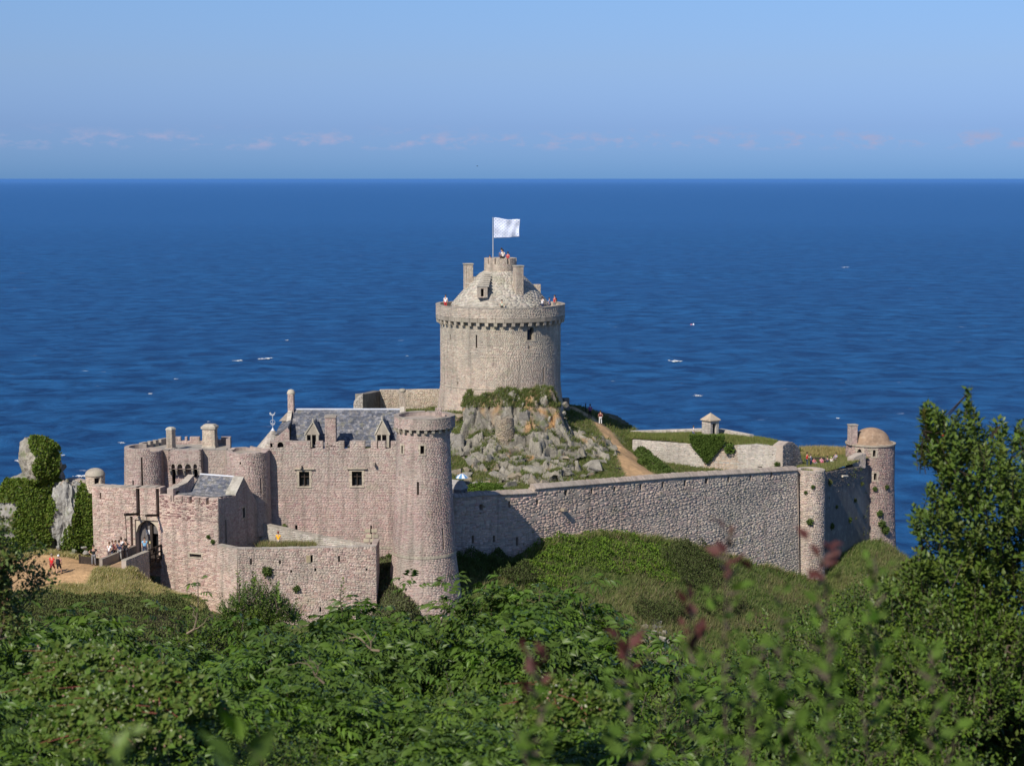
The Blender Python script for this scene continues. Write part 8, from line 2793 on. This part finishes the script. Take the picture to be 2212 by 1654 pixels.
0 and dead_branch('bare twig in front of the tall shrub', 1980, 1440, 11.2, .18, 2.7, 7)


# ---- the big shrub that closes the right side
DARKB = attr_mat('dark_bark', base=(0.055, 0.042, 0.03), bump=0.2)


def big_shrub():
    R = np.random.default_rng(77)
    Y0 = 13.0
    base = P(2190, 1560, Y0 + .4)
    t = thing('tall_shrub', 'tall small-leaved shrub rising against the sea at the right edge', 'shrub', base)
    outline = [(1890, 1470), (1862, 1350), (1890, 1262), (1950, 1215), (1990, 1170), (1962, 1128), (1975, 1085), (2035, 1092), (1985, 1046), (2045, 1035), (2015, 992), (1978, 958), (2000, 925), (1983, 890), (2010, 862), (2050, 905), (2075, 880), (2090, 835), (2110, 900), (2140, 905), (2165, 890), (2190, 920), (2215, 895), (2260, 930), (2360, 900), (2480, 1000), (2480, 1560), (1880, 1560)]
    ou = np.array(outline, float)
    n = 4400
    U, V_ = R.uniform(1860, 2480, n * 3), R.uniform(835, 1560, n * 3)
    k = inside([tuple(p) for p in ou], U, V_)
    U, V_ = U[k][:n], V_[k][:n]
    # depth grows away from the outline so the mass is rounded; centre of the mass lies off to the right
    m_ = len(U)
    cx = np.clip((U - 1960) / 240, 0.05, 1) * np.clip((V_ - 850) / 160, 0.2, 1)
    dep = R.uniform(-1, 1, m_) * 1.3 * np.sqrt(cx) * 0.9
    gapn = fbm(U / 55.0, V_ / 55.0, dep * 1.5 + 9, 3)
    k = gapn > -0.32 + 0.25 * (1 - cx)
    U, V_, dep = U[k], V_[k], dep[k]
    m_ = len(U)
    tip = np.array([P(a, b, Y0 + d_) for a, b, d_ in zip(U, V_, dep)])
    hub = P(2230, 1400, Y0)
    ax = unit(unit(tip - hub) * 0.9 + np.array([0, -.1, 0.75]) + R.normal(size=(m_, 3)) * .35)
    per = 13; sl = 0.17
    tt = np.tile(np.linspace(0.05, 1, per), m_)
    axr = np.repeat(ax, per, 0)
    pos = np.repeat(tip, per, 0) - axr * ((1 - tt) * sl)[:, None]
    a = np.tile(np.arange(per) * 2.4, m_) + np.repeat(R.uniform(0, 6.3, m_), per)
    e1 = unit(np.cross(axr, np.array([.3, .9, .1]))); e2 = np.cross(axr, e1)
    out = unit(e1 * np.cos(a)[:, None] + e2 * np.sin(a)[:, None] + axr * (.4 + .8 * tt)[:, None] + R.normal(size=(len(a), 3)) * .2)
    up_ = unit(axr + np.array([0, 0, .5]) + R.normal(size=(len(a), 3)) * .3)
    Ls = 0.062 * R.uniform(.6, 1.3, len(a)) * (1.05 - .3 * tt)
    V, F_, kk = leafset(pos, out, up_, Ls, .27, fold=.3, droop=.1)
    C = np.repeat(np.repeat(cols(R, m_, TREEL, .22, .08), per, 0) * R.uniform(.8, 1.2, (len(a), 1)), kk, 0)
    leaf_mesh('foliage', [(V, F_, C)], M_LEAF, t)
    br = MB()
    r_ = random.Random(3)
    root = np.array([base[0], base[1], base[2] - .6])
    limbs = []
    for (u, v) in ((1995, 930), (2090, 850), (2010, 1060), (1990, 1180), (2160, 920), (2240, 950), (2060, 1010), (2120, 1080), (2200, 1100), (2300, 1000), (2150, 1250)):
        e_ = P(u, v, Y0 + r_.uniform(-.6, .6)); md = root * .45 + e_ * .55 + np.array([.15, 0, -.05]); m0 = root * .75 + e_ * .25 + np.array([.12, 0, -.12])
        br.tube([root, m0, md, e_], [.022, .012, .005, .0015], 6)
        limbs += [m0, md, e_]
    for i in range(0, m_, 2):
        L_ = min(limbs, key=lambda q_: np.linalg.norm(q_ - tip[i]) + r_.random() * .3)
        s0_ = tip[i] - ax[i] * sl
        br.tube([tip[i] - ax[i] * sl * 1.2, tip[i]], [.004, .0015], 3, cap=False)
        if i % 14 == 0:
            br.tube([L_, (L_ + s0_) / 2 + np.array([0, 0, -.03]), s0_], [.005, .004, .002], 4, cap=False) if np.linalg.norm(L_ - s0_) < .5 else None
    for (u, v, v2) in ((2137, 985, 905), (2037, 930, 905), (2098, 880, 828)):
        br.tube([P(u, v, Y0), P(u + 1, v2, Y0)], [.003, .001], 4)
    br.build('branches', DARKB, t)
    q = P(2037, 940, Y0 - .2)
    m2 = MB(); m2.lathe((q[0], q[1]), [(.002, q[2] - .008), (.008, q[2]), (.002, q[2] + .008)], 8); m2.build('berry', cloth((.6, .01, .01)), t)


big_shrub()


# ---- twiggy shrub at the left edge
def left_shrub():
    R = np.random.default_rng(88)
    Y0 = 15.5
    base = P(-30, 1420, Y0)
    t = thing('twiggy_shrub', 'sparse twiggy shrub at the left edge before the ivy rock and path', 'shrub', base)
    br = MB(); r_ = random.Random(9)
    tips = []
    def grow(p0, d, L, r0, lev):
        p1 = p0 + d * L * .5 + np.array([r_.gauss(0, .03), r_.gauss(0, .03), 0]); p2 = p0 + d * L
        br.tube([p0, p1, p2], [r0, r0 * .75, r0 * .5], 5 if lev < 2 else 3, cap=False)
        tips.append((p1, d)); tips.append((p2, d))
        if lev < 3:
            for _ in range(3):
                dd = unit(d + np.array([r_.gauss(0, .4), r_.gauss(0, .3), r_.gauss(.05, .3)]))
                grow(p1 if r_.random() < .4 else p2, dd, L * r_.uniform(.35, .6), r0 * .5, lev + 1)
    for (u, v) in ((5, 1080), (20, 1150), (-20, 1080), (30, 1210), (100, 1240), (-60, 1150), (50, 1260), (-10, 1200)):
        e_ = P(u, v, Y0 + r_.uniform(-.5, .5))
        d = e_ - base; L = np.linalg.norm(d) * .5
        grow(base, unit(d), L, .016, 0)
    br.build('branches', M_BARK, t)
    tp = np.array([a for a, _ in tips]); dr = np.array([b for _, b in tips])
    rep = 7
    pos = np.repeat(tp, rep, 0) + R.normal(size=(len(tp) * rep, 3)) * .045
    d = unit(np.repeat(dr, rep, 0) * .5 + rand_dirs(R, len(pos)) + np.array([0, 0, .2]))
    V, F_, kk = leafset(pos, d, unit(np.tile([0, -.2, 1.], (len(pos), 1)) + R.normal(size=(len(pos), 3)) * .5), R.uniform(.03, .06, len(pos)), .3)
    C = np.repeat(cols(R, len(pos), [(0.07, .10, .03), (.10, .14, .04), (.13, .11, .05), (.16, .08, .05), (.05, .08, .025)], .25, .1), kk, 0)
    leaf_mesh('foliage', [(V, F_, C)], M_LEAF, t)


left_shrub()
dome_bush('edge_bush', 'dark bush at the left edge under the twiggy shrub', 'bush', P(-75, 1345, 17), (0.6, 0.8, 0.9), 6000, OVL, (0.04, 0.08), np.random.default_rng(9), M_LEAF)

# ---- bramble: pale flower heads and reddish stems woven through the lower left
def bramble(label, u, v, Y, w, h, seed, n=2600):
    R = np.random.default_rng(seed)
    c = P(u, v, Y)
    t = thing('bramble', label, 'bramble', c, 'brambles in the thicket')
    d = rand_dirs(R, n); d[:, 2] = np.abs(d[:, 2]); d[:, 1] = -np.abs(d[:, 1])
    f = (0.75 + 0.4 * fbm(d[:, 0] * 3 + seed, d[:, 1] * 3, d[:, 2] * 3, 3))[:, None]
    pos = c + d * f * np.array([w, w * .8, h])
    dd = unit(rand_dirs(R, n) + np.array([0, -.3, -.1]))
    V, F_, kk = leafset(pos, dd, unit(np.tile([0, -.5, 1.], (n, 1)) + R.normal(size=(n, 3)) * .4), R.uniform(.035, .062, n), .36, fold=.25)
    C = np.repeat(cols(R, n, [(0.05, .10, .012), (.07, .13, .015), (.10, .14, .03), (.08, .085, .02)], .25, .1), kk, 0)
    leaf_mesh('foliage', [(V, F_, C)], M_LEAF, t)
    st_ = MB()
    r_ = random.Random(seed)
    for k in range(26):
        i = r_.randrange(n)
        p1 = pos[i]
        st_.tube([c + (p1 - c) * .3, c + (p1 - c) * .75 + np.array([0, 0, .06]), p1 + np.array([r_.gauss(0, .08), -.05, .02])], [.006, .005, .002], 4, (0.22, .06, .05))
    st_.build('cane', attr_mat('red_cane_%d' % seed, base=(0.22, .07, .05), bump=0), t)
    k_ = 220
    ii = R.integers(0, 60, k_)
    cl = pos[R.integers(0, n, 60)]
    fp_ = cl[ii] + R.normal(size=(k_, 3)) * .035 + np.array([0, -.03, .03])
    V, F_, kk = leafset(fp_, rand_dirs(R, k_), rand_dirs(R, k_), R.uniform(.010, .019, k_), .5)
    C = np.repeat(cols(R, k_, [(.42, .42, .30), (.32, .35, .2), (.38, .2, .18)], .2, .05), kk, 0)
    leaf_mesh('blossom', [(V, F_, C)], M_DULL, t)


bramble('bramble with buds and red canes low at the left, upper patch', 190, 1480, 11.3, .55, .34, 201)
bramble('bramble with pale buds in the middle of the lower left', 330, 1530, 10.4, .6, .34, 202)
bramble('bramble with buds just below the first patches, near the bottom left', 250, 1590, 9.6, .5, .3, 203)
bramble('bramble with pale buds right of centre at the bottom', 1210, 1540, 9.8, .35, .25, 204)

# ---- very near sprays, out of focus
NEARP = [(0.045, 0.10, 0.010), (0.065, 0.13, 0.012), (0.03, 0.065, 0.008)] or [(0.0496, 0.0992, 0.0186), (0.062, 0.1178, 0.0217), (0.0372, 0.0744, 0.0186)]
for i, (u, v0, v1, Y, lab_, tip_) in enumerate((
        (1573, 1700, 1150, 3.3, 'tallest blurred bramble spray with a reddish tip right of centre', (0.24, .014, .02)),
        (1765, 1700, 1195, 3.0, 'blurred spray with a dark red tip before the rounded buttress', (0.26, .012, .02)),
        (1690, 1720, 1290, 2.8, 'blurred green spray between the two red-tipped sprays', None),
        (1885, 1700, 1235, 3.2, 'blurred green spray below the domed tower', None),
        (1500, 1720, 1330, 3.1, 'blurred spray left of the tallest bramble spray', (0.2, .08, .06)),
        (1360, 1700, 1395, 2.9, 'short blurred spray with a reddish tip near the lower middle', (0.24, .02, .03)),
        (1170, 1730, 1440, 2.6, 'blurred spray with pinkish leaves at the bottom middle', (0.26, .03, .04)),
        (1620, 1730, 1400, 2.7, 'low blurred spray at the bottom right of centre', None),
        (2020, 1720, 1420, 2.8, 'low blurred spray before the tall shrub', None),
        (1790, 1740, 1400, 2.5, 'lowest blurred spray before the thicket at the right', None))):
    nsp = int(8 + (v0 - v1) / 30)
    shoot(lab_, u, v0, v1, Y, NEARP, 300 + i, leaf=.038, n=nsp, nside=1, spread=.05, lean=rnd.uniform(-14, 14), name='near_spray', cat='plant', wid=.33, tipcol=tip_, mat=M_DULL)
shoot('large blurred elder leaf cluster at the bottom, left of centre', 530, 1760, 1600, 2.3, ELD, 320, elder=False, leaf=.10, n=8, name='near_spray', cat='plant', wid=.16, lean=-12)
shoot('blurred leaves in the bottom left corner', 10, 1760, 1570, 2.1, ELD, 321, leaf=.07, n=8, name='near_spray', cat='plant', wid=.26, lean=-30)
shoot('blurred yellow-green spray low at the left', 210, 1740, 1615, 2.2, [(0.11, .17, .04)], 322, leaf=.04, n=10, name='near_spray', cat='plant', nside=1, spread=.05, lean=40)
